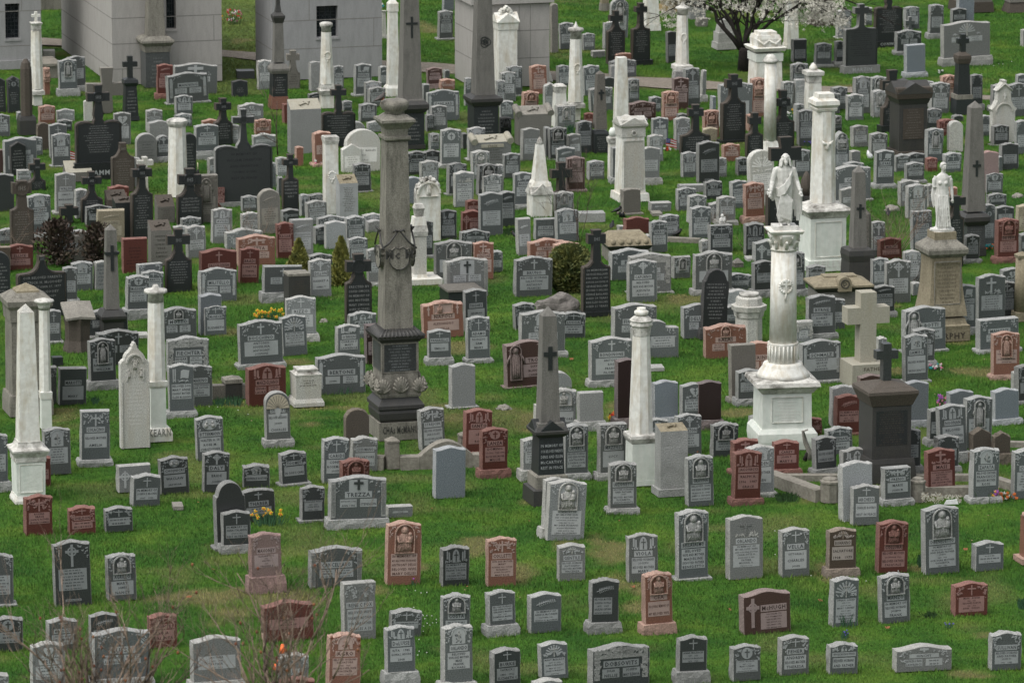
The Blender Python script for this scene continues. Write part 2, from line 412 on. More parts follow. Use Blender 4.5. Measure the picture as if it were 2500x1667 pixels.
(1,2): '''
638 25 1037 390 95 fg x ~
1105 -47 1335 340 6 al C DILLON|HARRIET A;JAMES T
868 325 1180 775 66 al X RIZZO
830 505 1097 915 0 ag R ~|BELOVED WIFE;AND DEAR MOTHER;MOLLIE BOYLE;JOHN BOYLE;BELOVED DAUGHTER;MARGARET ALBRECHT
405 560 852 1040 45 ag X BOCCHINO|ANTONIO;ANGELINA;ANTHONY;JOSEPHINE
1368 600 1618 930 0 ah B O'BRIEN|CHARLES F;MARY;LAWRENCE
1492 475 1780 750 0 ag W MURRAY
1655 597 1850 1000 0 fj F ~
1168 888 1668 1300 0 ag Z BERTONE|JOHN
482 990 885 1410 8 ar W MARZIGLIANO|GENNARO;LAURA
''',
(2,2): '''
275 365 695 740 0 ap E NAPOLI|ALESSANDRO;AMELIA
690 250 932 680 0 ad x TOOHEY|JEREMIAH;1865   1951
495 -62 942 350 0 al Y ~
327 655 570 1010 70 ag x PANARIELLO|EMILIO
713 525 957 990 42 ag X ADAMO|NUNZIO;SAM;MARY
1185 -72 1572 335 6 ag X BRUNO|BELOVED HUSBAND;SALVATORE;ANTHONY;FRANCES
1185 385 1410 660 0 ad X COLE
1235 465 1695 945 65 ah A NOTO
1640 475 1895 750 0 ad X LUCCIA
1095 758 1580 1225 10 am S TROIA|DAVID;BLANCHE;CARMELA|wide smooth brown with standing robed figure
550 990 815 1435 10 an n ~||blank whitish stone with chipped left edge
1480 1065 1770 1250 0 on n ~
1930 728 2365 1220 62 ah X RONDINONE|ANTONIO;ROSE;FRANCIS;FILOMENA
''',
(3,2): '''
210 392 665 800 0 ah F FIORENZA
400 555 880 945 0 zh S ~||stepped with standing Christ in the middle
905 395 1250 745 0 ag F DELUCA
1300 405 1560 640 0 ag x ~
1330 255 1600 440 0 an n ~
1085 60 1355 750 100 hk t ~||tall black with rounded shoulders behind the pink stone
1120 595 1548 945 0 ap N BALAS
1485 768 1860 1150 0 ap F MERINO
1378 800 1648 1380 48 fa n ~||tall blank grey-brown slab
1440 1045 1695 1410 65 ag W ~
''',
(4,2): '''
-60 572 272 800 0 fl L ~
130 752 545 1190 28 ag Z SCHMALZ|CHARLES;GEORGE;LOUISE;EDWARD
190 310 487 765 65 ag P BYRNE|IN LOVING MEMORY;ROBERT;1888   1951;KATHLEEN
400 345 583 665 0 ag F ~
845 215 1073 545 58 ad P PASKALIS
965 -40 1228 400 0 ah C ~
195 15 390 180 0 ag X ~
-20 -115 192 330 60 ag N BEGIN
1145 423 1587 885 18 ag S BOTTI|ANTHONY;CHRISTINA
1225 640 1463 1060 90 ag X BONI
1152 700 1405 1185 18 ag A SAMIEC|BELOVED HUSBAND;WINCENTY
1650 210 1880 715 72 ag B WISNIEWICKI
1875 105 2168 600 0 ag K ~
2080 175 2268 560 0 ad K MURPHY
2115 42 2340 400 0 ag H CASHIN
1880 543 2310 885 35 fg F MAHONY
2025 675 2310 1155 48 ap S ~
2230 1055 2420 1300 0 al n ~
2270 1000 2490 1400 40 ad F HALEY
705 1092 960 1330 0 am n ~
880 725 990 1000 0 al x ~
''',
}
STONES2 = {
(0,1): '''
1330 10 1550 325 0 ol t ~
1535 35 1690 310 60 og C ~
1780 10 1937 430 0 ok t ~
500 15 695 350 12 ag A ~
1187 243 1380 560 0 an n ~
530 405 745 815 20 al x WALSH|JAMES F;MARGARET;JOHN J
265 615 510 1080 75 ag A BRUNO
725 560 860 860 0 al F ~
1060 525 1275 700 0 ar i ~
830 715 1100 930 0 ad X ~
945 765 1225 1100 0 ft P HIGGINS
1195 1045 1455 1400 0 fr t ~
1400 900 1500 1050 0 ar i ~
1775 835 1985 1000 0 ag A ~
1835 920 2040 1260 0 al C ~
1700 920 1850 1100 0 al F ~
2075 750 2290 1110 0 al W AVILES
1900 420 2155 900 0 fa S LOMBARDO
2120 540 2225 750 0 fr A ~
2045 250 2150 430 0 al i ~
-100 410 140 790 0 ad n ~
150 372 310 500 0 fl F ~
88 90 262 430 0 vk t ~
-90 170 80 410 0 fm n ~
25 50 360 420 0 ag i DEE
260 45 420 240 0 ag F ~
-50 950 185 1120 0 ag A ~
40 1105 325 1370 0 ar x ELLICE
-80 1130 100 1400 0 fb i ~
500 905 700 1250 0 fg F ~
545 965 960 1260 0 ag i ~
''',
(1,1): '''
20 1145 395 1560 0 ar x FACCILONGA
400 1140 610 1500 0 ar x BRADI|LORETTA;TWIN;ANGELICA
385 1012 775 1330 0 ap V VIETTA
270 950 650 1160 0 al F ~
425 790 645 1000 0 al F McANALLY
428 625 600 800 0 ag K LUDWIG
600 562 830 1010 0 oa P ~
700 300 785 560 0 ag F ~
775 245 900 445 0 al F ~
785 440 850 640 0 ag i ~
1010 612 1110 840 0 ag C ~
1090 605 1297 800 0 ad A ~
1075 672 1295 920 0 al W McCONNELL
830 755 1015 910 0 ad C MUGHO
775 890 960 1255 0 ar F KACSAR
915 858 1155 1240 0 fn P PRONAVICH
1150 918 1340 1115 0 ad F KORY
1180 820 1468 1010 0 ag A ~
1255 875 1475 1160 0 an n ~
1460 825 1665 1090 0 ag X FILOSA
1625 800 1850 980 0 al A ~
1670 865 1850 1000 0 an n ~
1485 1035 1695 1290 0 ag X STEWART
1675 1150 1850 1530 40 al F ~
1540 310 1725 600 8 ad X VALENTE
1425 112 1635 410 0 vw i ~
1450 -30 1815 400 0 ow i ~|WILLIAM P. MANGER;1907;YOUNG
1145 -5 1335 345 30 ap x ~
960 140 1055 345 0 ap i ~
1090 1195 1345 1330 0 ad A ~
''',
(2,1): '''
120 185 330 440 0 ad X MARAG
295 175 458 335 0 ad x ~
255 280 450 520 0 al A ~
100 440 270 715 0 av n ~
525 305 725 630 10/2 ad A ~
590 388 797 745 0 al K PLEBNATO
818 310 1025 635 0/3 ad N ~
1000 318 1090 600 0 al F ~
875 412 1088 640 0 ah A FRAIA
765 180 958 470 0 al M ~
1075 205 1255 460 0 ag B MUCCIA
1178 400 1385 770 48 ag B MARINO
440 765 627 1075 0 ad B LHEURE
710 665 860 810 0 ar x ~
660 770 885 1000 0 ar C DEVITO
840 592 1085 1030 0 ag P ~
1040 582 1205 935 0 ad P INNESS
648 960 950 1150 0 ad X SOLAN
395 1070 775 1470 22 ah N ~
775 1080 990 1460 0 ap K GENZONE
940 1170 1085 1390 0 ag F ~
260 880 395 1250 28 ad F ~
1218 850 1370 1225 0 fl P ~
1385 850 1605 1075 0 fg i LOEFFLER
1600 755 1838 1090 0 ag A ~
1580 585 1785 800 0 al S ~
1700 245 1895 600 25 am E LAVELLE
1605 145 1800 400 0 ag P ~
1915 278 2090 482 0 ag A MASSENA
1325 1050 1700 1290 0 ap W TARSIO
1578 1080 1845 1330 0 ap N ~
''',
(3,1): '''
305 560 505 825 18 sa n ~
205 155 300 520 60 fg i ~
480 150 690 530 68 al i ~
570 25 730 300 0 al A ~
580 690 808 795 0 fl i NORRIS
690 810 890 1050 0 ag X CONVILLE
590 872 770 1195 0 ag X FERRO
330 832 588 1020 0 ar n ~
265 920 340 1000 0 fl i ~
530 1010 620 1190 0 al F ~
900 195 1060 455 0 ag A ~
1055 90 1285 515 0 ad P ~
1230 250 1360 455 0 al F ~
1305 112 1490 300 0 ap K ~
1445 248 1580 440 0 ad X ~
850 545 1055 785 0 ag O BISI
955 615 1148 905 0 ah C ~
1125 475 1310 680 0 ad A ~
870 515 1150 620 0 fn n ~
1155 690 1370 900 0 al C NELSON
1250 635 1440 920 38 al C ~
985 730 1200 1065 0 ag C KULESZA
1168 915 1415 1210 0 fd X DRAGONE
1390 475 1560 760 0 ag P NACCENT
1520 500 1730 910 68 ap V TUOHEY
1520 892 1725 1230 0 ad W ~
1570 175 1840 740 0 ow R ~
2005 170 2190 460 0 ag C ~
2060 1020 2310 1320 0 ad V MARTINO
1610 1055 1960 1290 0 ag C ~
1605 1270 1850 1640 75 ad F ~|HENRY J. BIRCH;SEPT 1910;ELIZABETH CZARSKA
805 1225 1000 1450 0 fh S ~
1015 1178 1408 1617 55 ah N ~
1310 1390 1605 1570 0 ag X ~
1085 1060 1200 1200 0 al C ~
375 1195 805 1600 10 al L LUCIO
365 1258 668 1690 0 ah C CAPUANO|BELOVED;WIFE AND MOTHER;ASSUNTA;ROCCO
185 1150 585 1465 0 ag F BALLI
''',
(4,1): '''
430 330 840 690 15 ah F CASS
520 545 740 775 0 al i ~
865 180 1065 565 45 ag B LIPARE
1065 218 1230 400 0 ag B CZAR
1185 200 1375 345 0 ad x ~
1170 300 1365 510 25 ag X NICHTIVO
1105 472 1310 745 0 al F ~
1180 512 1395 860 0 ah A ~
1232 775 1450 1165 0 fg V SHELLEY
1375 248 1495 400 0 ar W ~
1550 200 1735 410 0 ag X ~
1900 188 2110 620 0 aq n ~
2110 105 2300 380 0 ad i ~
1955 395 2145 620 0 ag O ~
1985 600 2180 740 0 ad O ~
2060 725 2255 920 0 ad x ~
1925 712 2060 1160 0 ag O ~
2265 715 2450 990 0 at i ~
2065 855 2300 1305 65 ar N DE_FEO
1750 1015 1910 1300 38 ad K ~
1385 512 1480 750 0 al P ~
1600 540 1690 760 0 ap i ~
830 878 975 1240 0 ah C ~
905 1040 1145 1260 0 ar i MERRY
1150 1165 1335 1500 0 al A SCARI
830 1240 1010 1560 0 ag C ~
1230 1480 1330 1620 0 al x ~
2300 995 2450 1200 0 ag i ~
2110 235 2140 400 0 ag n ~
560 290 770 420 0 ag F ~
''',
(0,0): '''
570 580 765 950 72 ag S ~
665 548 850 900 52 ag F ~
415 660 497 945 0 ap M ~
1535 630 1705 980 55 ar P CURRY
1645 710 2060 1020 12 ag Z MANNING
1705 615 2140 925 0 ah K ~
1720 930 1905 1130 0 ag W ~
1720 1110 1900 1250 0 ag A ~
1430 1068 1605 1300 0 al C RUTNER
1455 1180 1690 1380 0 an n ~
1915 1225 2160 1575 85 sg x MURPHY
370 1030 545 1225 0 ap A ~
545 1065 735 1200 0 al i AMERICAN
475 1210 665 1560 0 ag x ~
1110 1100 1290 1430 0 ah H ~
550 1170 710 1290 0 ad x ~
355 1200 500 1480 0 ou n ~
1985 1168 2160 1270 0 ap i ~
-80 1120 95 1350 0 ag K ~
-60 760 60 1110 0 vk t ~
60 745 200 1110 0 vk O ~
1705 830 1885 960 0 al i ~
150 1095 230 1200 0 ag i ~
''',
(1,0): '''
335 780 505 955 0 ak i ~
405 1010 660 1200 0 al H ~
285 1220 425 1420 0 al K DEWAR
560 1165 735 1330 0 ap N ~
590 585 740 885 0 al C ~
1110 598 1235 900 0 an n ~
1340 640 1455 910 0 ag F WICZ
1550 625 1730 950 20 ag B BEATRIC
1795 645 1890 860 0 ag P ~
1650 790 1830 1040 0 al A ~
1690 850 1870 1050 0 ah C LEHMANN
1600 1012 1780 1210 0 ag W ~
1095 905 1265 1040 0 ad P ~
1430 985 1540 1100 0 ad A ~
540 1310 780 1450 0 al i ~
1475 1190 1665 1310 0 on n ~
1675 1185 1850 1300 0 al O ~
855 1015 905 1220 0 ar i ~
''',
(2,0): '''
435 100 590 390 12 ag A MURPHY
480 -90 600 110 0 fv n ~
1550 30 1635 520 0 oa n ~
1635 215 1790 485 0 ag C ~
1865 318 1995 495 0 ag W MUTTER
2070 205 2240 490 0 al F ~
2130 -20 2320 380 0 oh S ~
325 660 490 880 50 am P DRISKO
490 680 560 780 0 ag i ~
450 770 610 890 0 ap F ~
325 875 655 1190 0 ag Z GAHLARD
275 820 355 1010 0 ag i ~
365 1030 535 1290 0 ah H ATONGI
310 1120 405 1300 0 ad K MURAN
345 1305 455 1480 0 ag M ~
455 1265 665 1660 40 ah O ~
665 1305 730 1470 0 ad i ~
730 1250 915 1580 12 ah A ~
690 760 775 1050 0 ag A ~
1005 785 1105 1060 0 ag A ~
1050 700 1215 1000 0 ah A ~
1115 645 1278 950 10 ag A ~
1045 985 1192 1180 0 ag K ~
1040 1145 1167 1360 0 ak N ~
1265 892 1435 1080 0 ap M ~
1355 632 1528 930 0 ap K DURNAN
1480 810 1610 1120 0 vl F ~
1600 1035 1805 1270 0 fl S ~
1255 1255 1445 1590 0 al i DEL_PAPA
1490 1245 1560 1560 0 ag n ~
1530 1250 1720 1580 10 ad N MIMELLI
1720 1310 1865 1560 0 al P ~
1805 1185 1970 1510 0 ad F PILKOWSKA
1880 1105 1980 1250 0 ar x ~
1615 635 1745 860 0 ag C PERUGIA
1870 635 2050 940 0 ag O EARL
1935 845 2180 1100 0 ah F ~
2065 750 2190 860 0 ad i ~
2135 635 2210 800 0 al i ~
''',
(3,0): '''
245 515 445 640 0 sp n ~
190 570 465 770 0 ag S ~
365 765 490 1010 0 ag N ~
375 990 655 1185 0 am X ANTONIO
585 945 710 1110 0 ag x ~
708 890 878 1190 0 ap N LOMBARDI
805 755 975 1080 0 am K DANIELLO
930 660 1095 1040 0 ag C HANNA
820 690 940 800 0 fn n ~
1095 690 1145 1000 60 al i ~
385 1145 570 1260 0 ad A ~
605 1150 778 1430 0 ag K ~
835 1150 1000 1480 0 al F DAN
380 1075 480 1180 0 an n ~
855 1110 970 1200 0 ad P ~
1115 1080 1280 1360 0 sp M ~
1265 800 1610 1250 0 ah F ~
1580 760 1740 1160 0 ap N DUGAN
1550 1120 1640 1300 0 ap i ~
1210 940 1250 1090 0 fv n ~
1110 1250 1265 1400 0 at n ~
1985 612 2165 810 0 ag N ~
1885 795 2010 1100 0 ah W ~
2005 775 2145 1090 0 fn P ~
1995 380 2150 620 0 fd i ~
2215 420 2390 665 30 ag X ~
755 300 860 620 0 ad i ~
-60 325 50 490 0 ag i ~
10 490 155 570 0 fl n ~
1045 170 1170 265 0 fa n ~
2050 1075 2215 1440 0 ag W DANNER
2020 1015 2120 1300 0 ag F ~
''',
(4,0): '''
660 745 835 1120 0 ah A GARNER
825 745 990 1000 0 ag N ~
585 920 765 1190 0 ah F CODNEY
440 845 610 1080 0 ag C ~
360 905 530 1120 0 ag X ~
455 1130 553 1300 0 ad M ~
490 90 645 380 10 al P ~
475 400 570 660 50 ad F ~
770 65 850 250 0 ah i ~
1165 55 1322 290 0 ag A ~
1400 40 1550 380 50 ag F ~
1625 70 1785 230 0 ad x ~
1685 -60 1860 215 0 fv n ~
1300 785 1460 900 0 an n ~
1410 805 1615 1120 0 ah C NELLI
1400 895 1530 1080 0 ag N ~
1525 730 1690 1000 0 ap N ~
1815 730 1940 1090 60 ad F ~
1370 1060 1532 1270 0 ad A ~
1495 1165 1670 1340 0 ar N ~
1640 1125 1750 1200 0 ad i ~
1370 1258 1550 1590 0 ag S CUZZO
1895 1130 2030 1350 0 ag F ~
2030 1225 2207 1440 12 ad W ~
2020 825 2200 1100 50 ah C ~
2185 810 2400 1150 0 ag X ~
2270 720 2400 840 0 ag i ~
640 1225 815 1450 0 al K CELLO
815 1300 1000 1530 0 ah C MILL
455 1290 625 1680 0 gg N VERNA
625 1475 735 1640 0 al n ~
840 880 990 1160 0 an S ~
2255 1180 2400 1520 0 ag F ~
1895 1250 1940 1440 0 ap i ~
1595 1185 1750 1500 0 ow n ~
185 740 270 800 0 al i ~
2325 280 2400 460 0 al i ~
1170 435 1380 765 52 fv n ~||plain grey slab alone on the upper lawn
1525 205 2030 650 88 al R ~||very wide pale double slab with seal
1070 290 1335 540 35 ad A ~
''',
}
COLW = dict(g='grey', h='grey', d='dark grey', l='pale grey', k='black', r='red', p='salmon pink', q='mauve pink', m='maroon brown', j='near-black maroon',
            b='brown', w='white marble', n='plain whitish', v='blue-grey', t='tan', u='brown sandstone', a='weathered grey-brown')
SHW = dict(a='', f='flat-topped', o='round-topped', g='pointed', h='shouldered', v='gabled', s='low-arched', z='stepped')
MOW = dict(x='with thin cross', X='with cross and leaves', F='with carved leaves', N='with bust in niche', M='with carved mother and child', S='with standing figure',
           W='with church window', A='with arched panel', R='with rays and cross', C='with broad cross', B='with open book', P='with palm carving', O='with round medallion',
           H='with carved heart', V='with cross and blooms', L='with lily border', Q='with oval relief', E='with framed picture relief', K='with rugged cross', T='with scroll corners',
           I='with ornate end bands', Y='with large centre cross', Z='with leafy end columns', n='blank', i='with plain lettering', t='covered in lettering', G='with shell top')
def outline(sh, w, h):
    hw = w / 2; N = 14
    def f(u):                    # u in [-1,1]
        if sh == 'a': return h - min(.085 * w, .075) * (0.5 - 0.5 * math.cos(math.pi * min(1, abs(u) * 1.08)))
        if sh == 's': return h - .07 * w * u * u
        if sh == 'v': return h - .28 * w * abs(u)
        return h
    if sh == 'f': top = [(hw, h), (-hw, h)]
    elif sh in 'asv': top = [(hw * (1 - 2 * i / N), f(1 - 2 * i / N)) for i in range(N + 1)]
    elif sh == 'o':
        top = [(hw * math.cos(math.pi * i / N), h - hw * .85 + hw * .85 * math.sin(math.pi * i / N)) for i in range(N + 1)]
    elif sh == 'g':
        top = []
        for i in range(N + 1):
            u = 1 - 2 * i / N; top.append((hw * u, h - w * .95 * (1 - math.sqrt(max(0, 1 - abs(u) ** 1.6)))))
    elif sh == 'z':
        top = [(hw, h * .80), (hw * .42, h * .82)] + [(hw * .42 * (1 - 2 * i / 8), h - .07 * h * (1 - 2 * i / 8) ** 2) for i in range(9)] + [(-hw * .42, h * .82), (-hw, h * .80)]
    else:                         # h: shoulders then a round head
        sw = hw * .80; zs = h - hw * 1.05
        top = [(hw, zs - .03), (hw * .97, zs + .03), (hw * .86, zs + .05)] + [(sw * math.cos(math.pi * i / N), zs + .07 + (h - zs - .07) * math.sin(math.pi * i / N)) for i in range(1, N)] + [(-hw * .86, zs + .05), (-hw * .97, zs + .03), (-hw, zs - .03)]
    return top
def inset(top, w, h, e):          # shrink the outline towards the middle
    return [(x * (1 - 2 * e / w), z - e) for x, z in top]
def ztop(top, x):
    best = 0
    for (x0, z0), (x1, z1) in zip(top, top[1:]):
        if (x0 - x) * (x1 - x) <= 0 and abs(x0 - x1) > 1e-9: best = max(best, z0 + (z1 - z0) * (x - x0) / (x1 - x0))
    return best
def arch(cx, z0, w, h, n=10, point=False):
    hw = w / 2; r = min(hw, h * .6)
    if point: tp = [(cx + hw * u, z0 + h - w * .85 * (1 - math.sqrt(max(0, 1 - abs(u) ** 1.5)))) for u in [1 - 2 * i / n for i in range(n + 1)]]
    else: tp = [(cx + hw * math.cos(math.pi * i / n), z0 + h - r + r * math.sin(math.pi * i / n)) for i in range(n + 1)]
    return [(cx - hw, z0), (cx + hw, z0)] + tp
def cross_pts(cx, z0, w, h, t, arm=.66):
    a = t / 2; zc = z0 + h * arm
    return [(cx - a, z0), (cx + a, z0), (cx + a, zc - a), (cx + w / 2, zc - a), (cx + w / 2, zc + a), (cx + a, zc + a), (cx + a, z0 + h), (cx - a, z0 + h),
            (cx - a, zc + a), (cx - w / 2, zc + a), (cx - w / 2, zc - a), (cx - a, zc - a)]
def ringarc(mb, cx, cz, r0, r1, a0, a1, y0, y1, m, n=10):
    for i in range(n):
        t0 = a0 + (a1 - a0) * i / n; t1 = a0 + (a1 - a0) * (i + 1) / n
        mb.prism([(cx + r0 * math.cos(t0), cz + r0 * math.sin(t0)), (cx + r1 * math.cos(t0), cz + r1 * math.sin(t0)),
                  (cx + r1 * math.cos(t1), cz + r1 * math.sin(t1)), (cx + r0 * math.cos(t1), cz + r0 * math.sin(t1))], y0, y1, m, back=False)
def leaf(mb, x, z, r, a, m, y=-.008):
    c, s_ = math.cos(a), math.sin(a); pts = [(r, 0), (.3 * r, .45 * r), (-r, 0), (.3 * r, -.45 * r)]
    mb.prism([(x + c * p - s_ * q, z + s_ * p + c * q) for p, q in pts], y, .0, m, back=False)
def foliage(mb, pts, R, rr, m, n):
    for i in range(n):
        x, z, sx, sz = pts[i % len(pts)]
        leaf(mb, x + R.uniform(-sx, sx), z + R.uniform(-sz, sz), rr * R.uniform(.6, 1.2), R.uniform(0, 6.28), m, -.006 - .006 * R.random())
def figure(mb, cx, z0, h, m, child=False, full=False, R=None):
    y = -.012
    hr = h * (.085 if full else .13); top = z0 + h
    mb.ball((cx, y, top - hr * 1.15), (hr * .85, hr * .9, hr * 1.15), m, 8, 6)
    mb.ball((cx, y + .012, top - hr * 1.2), (hr * 1.25, hr * .7, hr * 1.4), m, 8, 6)       # veil or hair
    sw = h * (.17 if full else .31); zt = top - hr * 2.2
    prof = [(z0, sw * (1.05 if full else 1.15)), (z0 + (zt - z0) * .35, sw * .92), (z0 + (zt - z0) * .66, sw * .95), (z0 + (zt - z0) * .88, sw * .74), (zt - .005 * h, sw * .42), (zt + hr * .4, hr * .6)]
    mb.loft([[(cx + r * math.cos(a), y + .35 * min(r, .1) * math.sin(a) + .008, z) for a in [2 * math.pi * k / 10 for k in range(10)]] for z, r in prof], m, True, True)
    for sx in (-1, 1):
        if full: mb.tube([(cx + sx * sw * .9, y, zt - .02 * h), (cx + sx * sw * 1.5, y - .01, zt - h * .2), (cx + sx * sw * 1.7, y - .01, zt - h * .33)], [h * .035, h * .035, h * .025], m, 5)
        else: mb.tube([(cx + sx * sw * .85, y - .01, zt - .08 * h), (cx + sx * sw * .8, y - .03, zt - h * .33), (cx + sx * sw * .12, y - .045, zt - h * .3)], [h * .06, h * .06, h * .04], m, 5)
    for k in range(4):      # robe folds
        x = cx + (k - 1.5) * sw * .4
        mb.tube([(x, y - .022, zt - h * .1), (x * 1.0 + (cx - x) * .2, y - .03, z0 + h * .2), (x + (x - cx) * .3, y - .03, z0)], [h * .012, h * .02, h * .022], m, 4)
    if child:
        s = h * .3; bx = cx + sw * .62
        mb.ball((bx, y - .03, zt - h * .02), (hr * .6, hr * .6, hr * .7), m, 7, 5)
        mb.ball((bx, y - .03, zt - h * .22), (hr * .75, hr * .6, hr * 1.35), m, 7, 5)
def bars(mb, x0, x1, z0, z1, n, m, R, y):
    lh = (z1 - z0) / n
    for i in range(n):
        z = z1 - (i + .72) * lh; ww = (x1 - x0) * R.uniform(.45, .93); x = (x0 + x1) / 2 - ww / 2; e = x + ww
        while x < e - .01:
            L = R.uniform(.02, .075); L = min(L, e - x)
            hh = lh * (.46 if i % 2 else .36)
            k = x
            while k < x + L - .004:
                mb.add([(k, y, z), (k + .006, y, z), (k + .006, y, z + hh), (k, y, z + hh)], [(0, 1, 2, 3)], m); k += .0105
            x += L + .018
def headstone_parts(w, h, pl, sh, c, mot, name, insc, seed):
    """returns {part: MB}; local frame: x right, front face at y=0 looking to -y, z up"""
    R = random.Random(seed); v = R.randrange(3); P = {}
    th = .235 if w < .8 else .27
    if mot == 'n' and c in 'nv': th = .24
    F, S, Pn, I = (fam(c, v, k) for k in ('face', 'side', 'panel', 'ink'))
    rock = R.random() < .66 and c not in 'vjw'
    b = MB(); zb = pl; H = h - pl
    top = outline(sh, w, H); hw = w / 2
    base = [(-hw, 0), (-hw, H * .3), (-hw, H * .6)]; rgt = [(hw, 0), (hw, H * .3), (hw, H * .6)]
    full = [(-hw, 0), (hw, 0), (hw, H * .25), (hw, H * .5), (hw, H * .75 if sh != 'h' else H * .6)] + top + [(-hw, H * .75 if sh != 'h' else H * .6), (-hw, H * .5), (-hw, H * .25)]
    if sh in 'go': full = [(-hw, 0), (hw, 0), (hw, H * .3)] + top + [(-hw, H * .3)]
    if sh == 'z': full = [(-hw, 0), (hw, 0), (hw, H * .4)] + top + [(-hw, H * .4)]
    n = len(full); e = .012
    def ring(y, ee, jit): return [(x * (1 - 2 * ee / w) + (R.uniform(-jit, jit) if i > 1 else 0), y + R.uniform(-jit, jit) * .5, zb + (z - (ee if z > .01 else 0)) + (R.uniform(-jit, jit) if z > H * .7 else 0)) for i, (x, z) in enumerate(full)]
    j = .011 if rock else .002
    r0 = ring(0, e, 0); r1 = ring(.012, 0, j); r2 = ring(th * .5, -j * .8, j * 1.3); r3 = ring(th, 0, j)
    b.add(r0, [tuple(range(n))], F)
    b.loft([r0, r1, r2, r3], S, False); b.add(r3, [tuple(reversed(range(n)))], S)
    P['slab'] = b
    if pl > .02:
        q = MB(); ex = .055; jj = .012 if pl > .1 else .004
        def rr(z, ee): 
            pts = []
            for sx in range(7): pts.append((-hw - ee + (w + 2 * ee) * sx / 6, -ee))
            pts += [(hw + ee, th / 2), (hw + ee, th + ee)] + [(hw + ee - (w + 2 * ee) * sx / 6, th + ee) for sx in range(1, 7)] + [(-hw - ee, th / 2)]
            return [(x + R.uniform(-jj, jj), y + R.uniform(-jj, jj), z) for x, y in pts]
        pr = [rr(-.03, ex + .012), rr(pl * .5, ex + .016), rr(pl * .93, ex), rr(pl - .004, ex - .015)]
        q.loft(pr, S, True); P['base'] = q
    if mot == 'n': return P, th
    if mot == 't':                       # whole face lettered
        q = MB(); ls = insc or []
        if name: q.text(name, 0, zb + H * .80, w * .8, .07, -.002, I)
        bars(q, -hw * .85, hw * .85, zb + H * .14, zb + H * .78, max(4, int(H * .6 / .075)), I, R, -.002); P['inscription'] = q; return P, th
    wide = w > h * .95
    y = -.002
    zn = H * (.50 if wide else (.45 if mot in 'NM' and name else .56)) + R.uniform(-.02, .02); nh = .115 if H > .6 else .09; nh = min(nh, H * .14)
    if wide: nh *= 1.15
    ztopp = H - .03
    zi1 = zn - .025 if name else H * (.50 if mot in 'NM' else .58); zi0 = max(.12, zi1 - H * (.30 if wide else .36) * R.uniform(.8, 1.1))
    if insc and len(insc) > 5: zi0 = max(.08, zi1 - .055 * len(insc))
    zm0 = (zn + nh + .02) if name else H * (.53 if mot in 'NM' else .61)
    xo = 0.0; iw = w * .78
    if mot == 'P' and not wide and insc and 'GIUSEPPINA CENTRELLA' in insc: xo = -w * .08; iw = w * .66
    xs = 0.0
    if wide and mot in 'CS': xs = w * .14; iw = w * .55
    if name:
        q = MB(); nw = (w * .62 if not wide else min(w * .62, .075 * len(name) + .12)); nw = min(max(nw, .05 * len(name)), w * .84 if xs == 0 else iw)
        if c in 'k': pass
        else: q.prism([(xs - nw / 2, zb + zn), (xs + nw / 2, zb + zn), (xs + nw / 2, zb + zn + nh), (xs - nw / 2, zb + zn + nh)], -.003, .0, Pn, back=False)
        q.text(name.replace('_', ' '), xs, zb + zn + nh * .18, nw * .9, nh * .66, -.0055, I); P['name_panel'] = q
    q = MB()
    def ipanel(x0, x1, z0, z1, lines):
        if c != 'k': q.prism([(x0, zb + z0), (x1, zb + z0), (x1, zb + z1), (x0, zb + z1)], -.003, .0, Pn, back=False)
        if lines:
            lh = (z1 - z0) / len(lines)
            for i, s in enumerate(lines):
                small = any(ch.isdigit() for ch in s) or len(s) > 16
                q.text(s, (x0 + x1) / 2, zb + z1 - (i + .82) * lh, (x1 - x0) * .92, min(.055, lh * (.5 if small else .68)), -.0055, I)
        else: bars(q, x0 + .01, x1 - .01, zb + z0, zb + z1, max(2, int((z1 - z0) / .055)), I, R, -.0055)
    if w > .22 and zi1 - zi0 > .06:
        if wide and xs == 0 and w > .75 and mot not in 'iE':
            L = insc[:2] if insc else None; L2 = insc[2:] if insc and len(insc) > 2 else None
            g = w * .03; zi0 = max(.1, zi1 - .17); ipanel(-w * .33, -g, zi0, zi1, L); ipanel(g, w * .33, zi0, zi1, L2)
        else: ipanel(xs + xo - iw / 2, xs + xo + iw / 2, zi0, zi1, insc)
        if zi0 > .28 and R.random() < .7: q.prism([(-w * .22, zb + .09), (w * .22, zb + .09), (w * .22, zb + .135), (-w * .22, zb + .135)], -.003, 0, Pn, back=False); q.text('REST IN PEACE', 0, zb + .097, w * .38, .028, -.0055, I)
        P['inscription_panel'] = q
    k = MB(); mh = ztopp - zm0; zc = zb + zm0 + mh * .5; mcx = 0.0
    if wide and mot in 'CS': mcx = -w * .3; zm0 = H * .16; mh = ztopp - zm0 - .06
    D = F
    def ff(nn=26, rr=.026):
        e2 = w * .15; nn = int(nn * 1.5); rr *= 1.05
        foliage(k, [(-hw * .74, zb + ztop(top, hw * .74) - .09, e2 * .55, .05), (hw * .74, zb + ztop(top, hw * .74) - .09, e2 * .55, .05),
                    (-hw * .78, zb + ztop(top, hw * .74) - .20, e2 * .3, .07), (hw * .78, zb + ztop(top, hw * .74) - .20, e2 * .3, .07),
                    (-hw * .55, zb + ztop(top, hw * .5) - .06, e2 * .7, .02), (hw * .55, zb + ztop(top, hw * .5) - .06, e2 * .7, .02)], R, rr, Pn, nn)
    t = max(.018, w * .035)
    if mot in 'xX': k.prism(cross_pts(mcx, zb + zm0 + .01, min(.17, w * .3), mh * .88, t), -.007, 0, Pn, back=False)
    if mot in 'XFTIVZYNMSEAQ' and mot not in 'E': ff(30 if mot in 'XFTI' else 20)
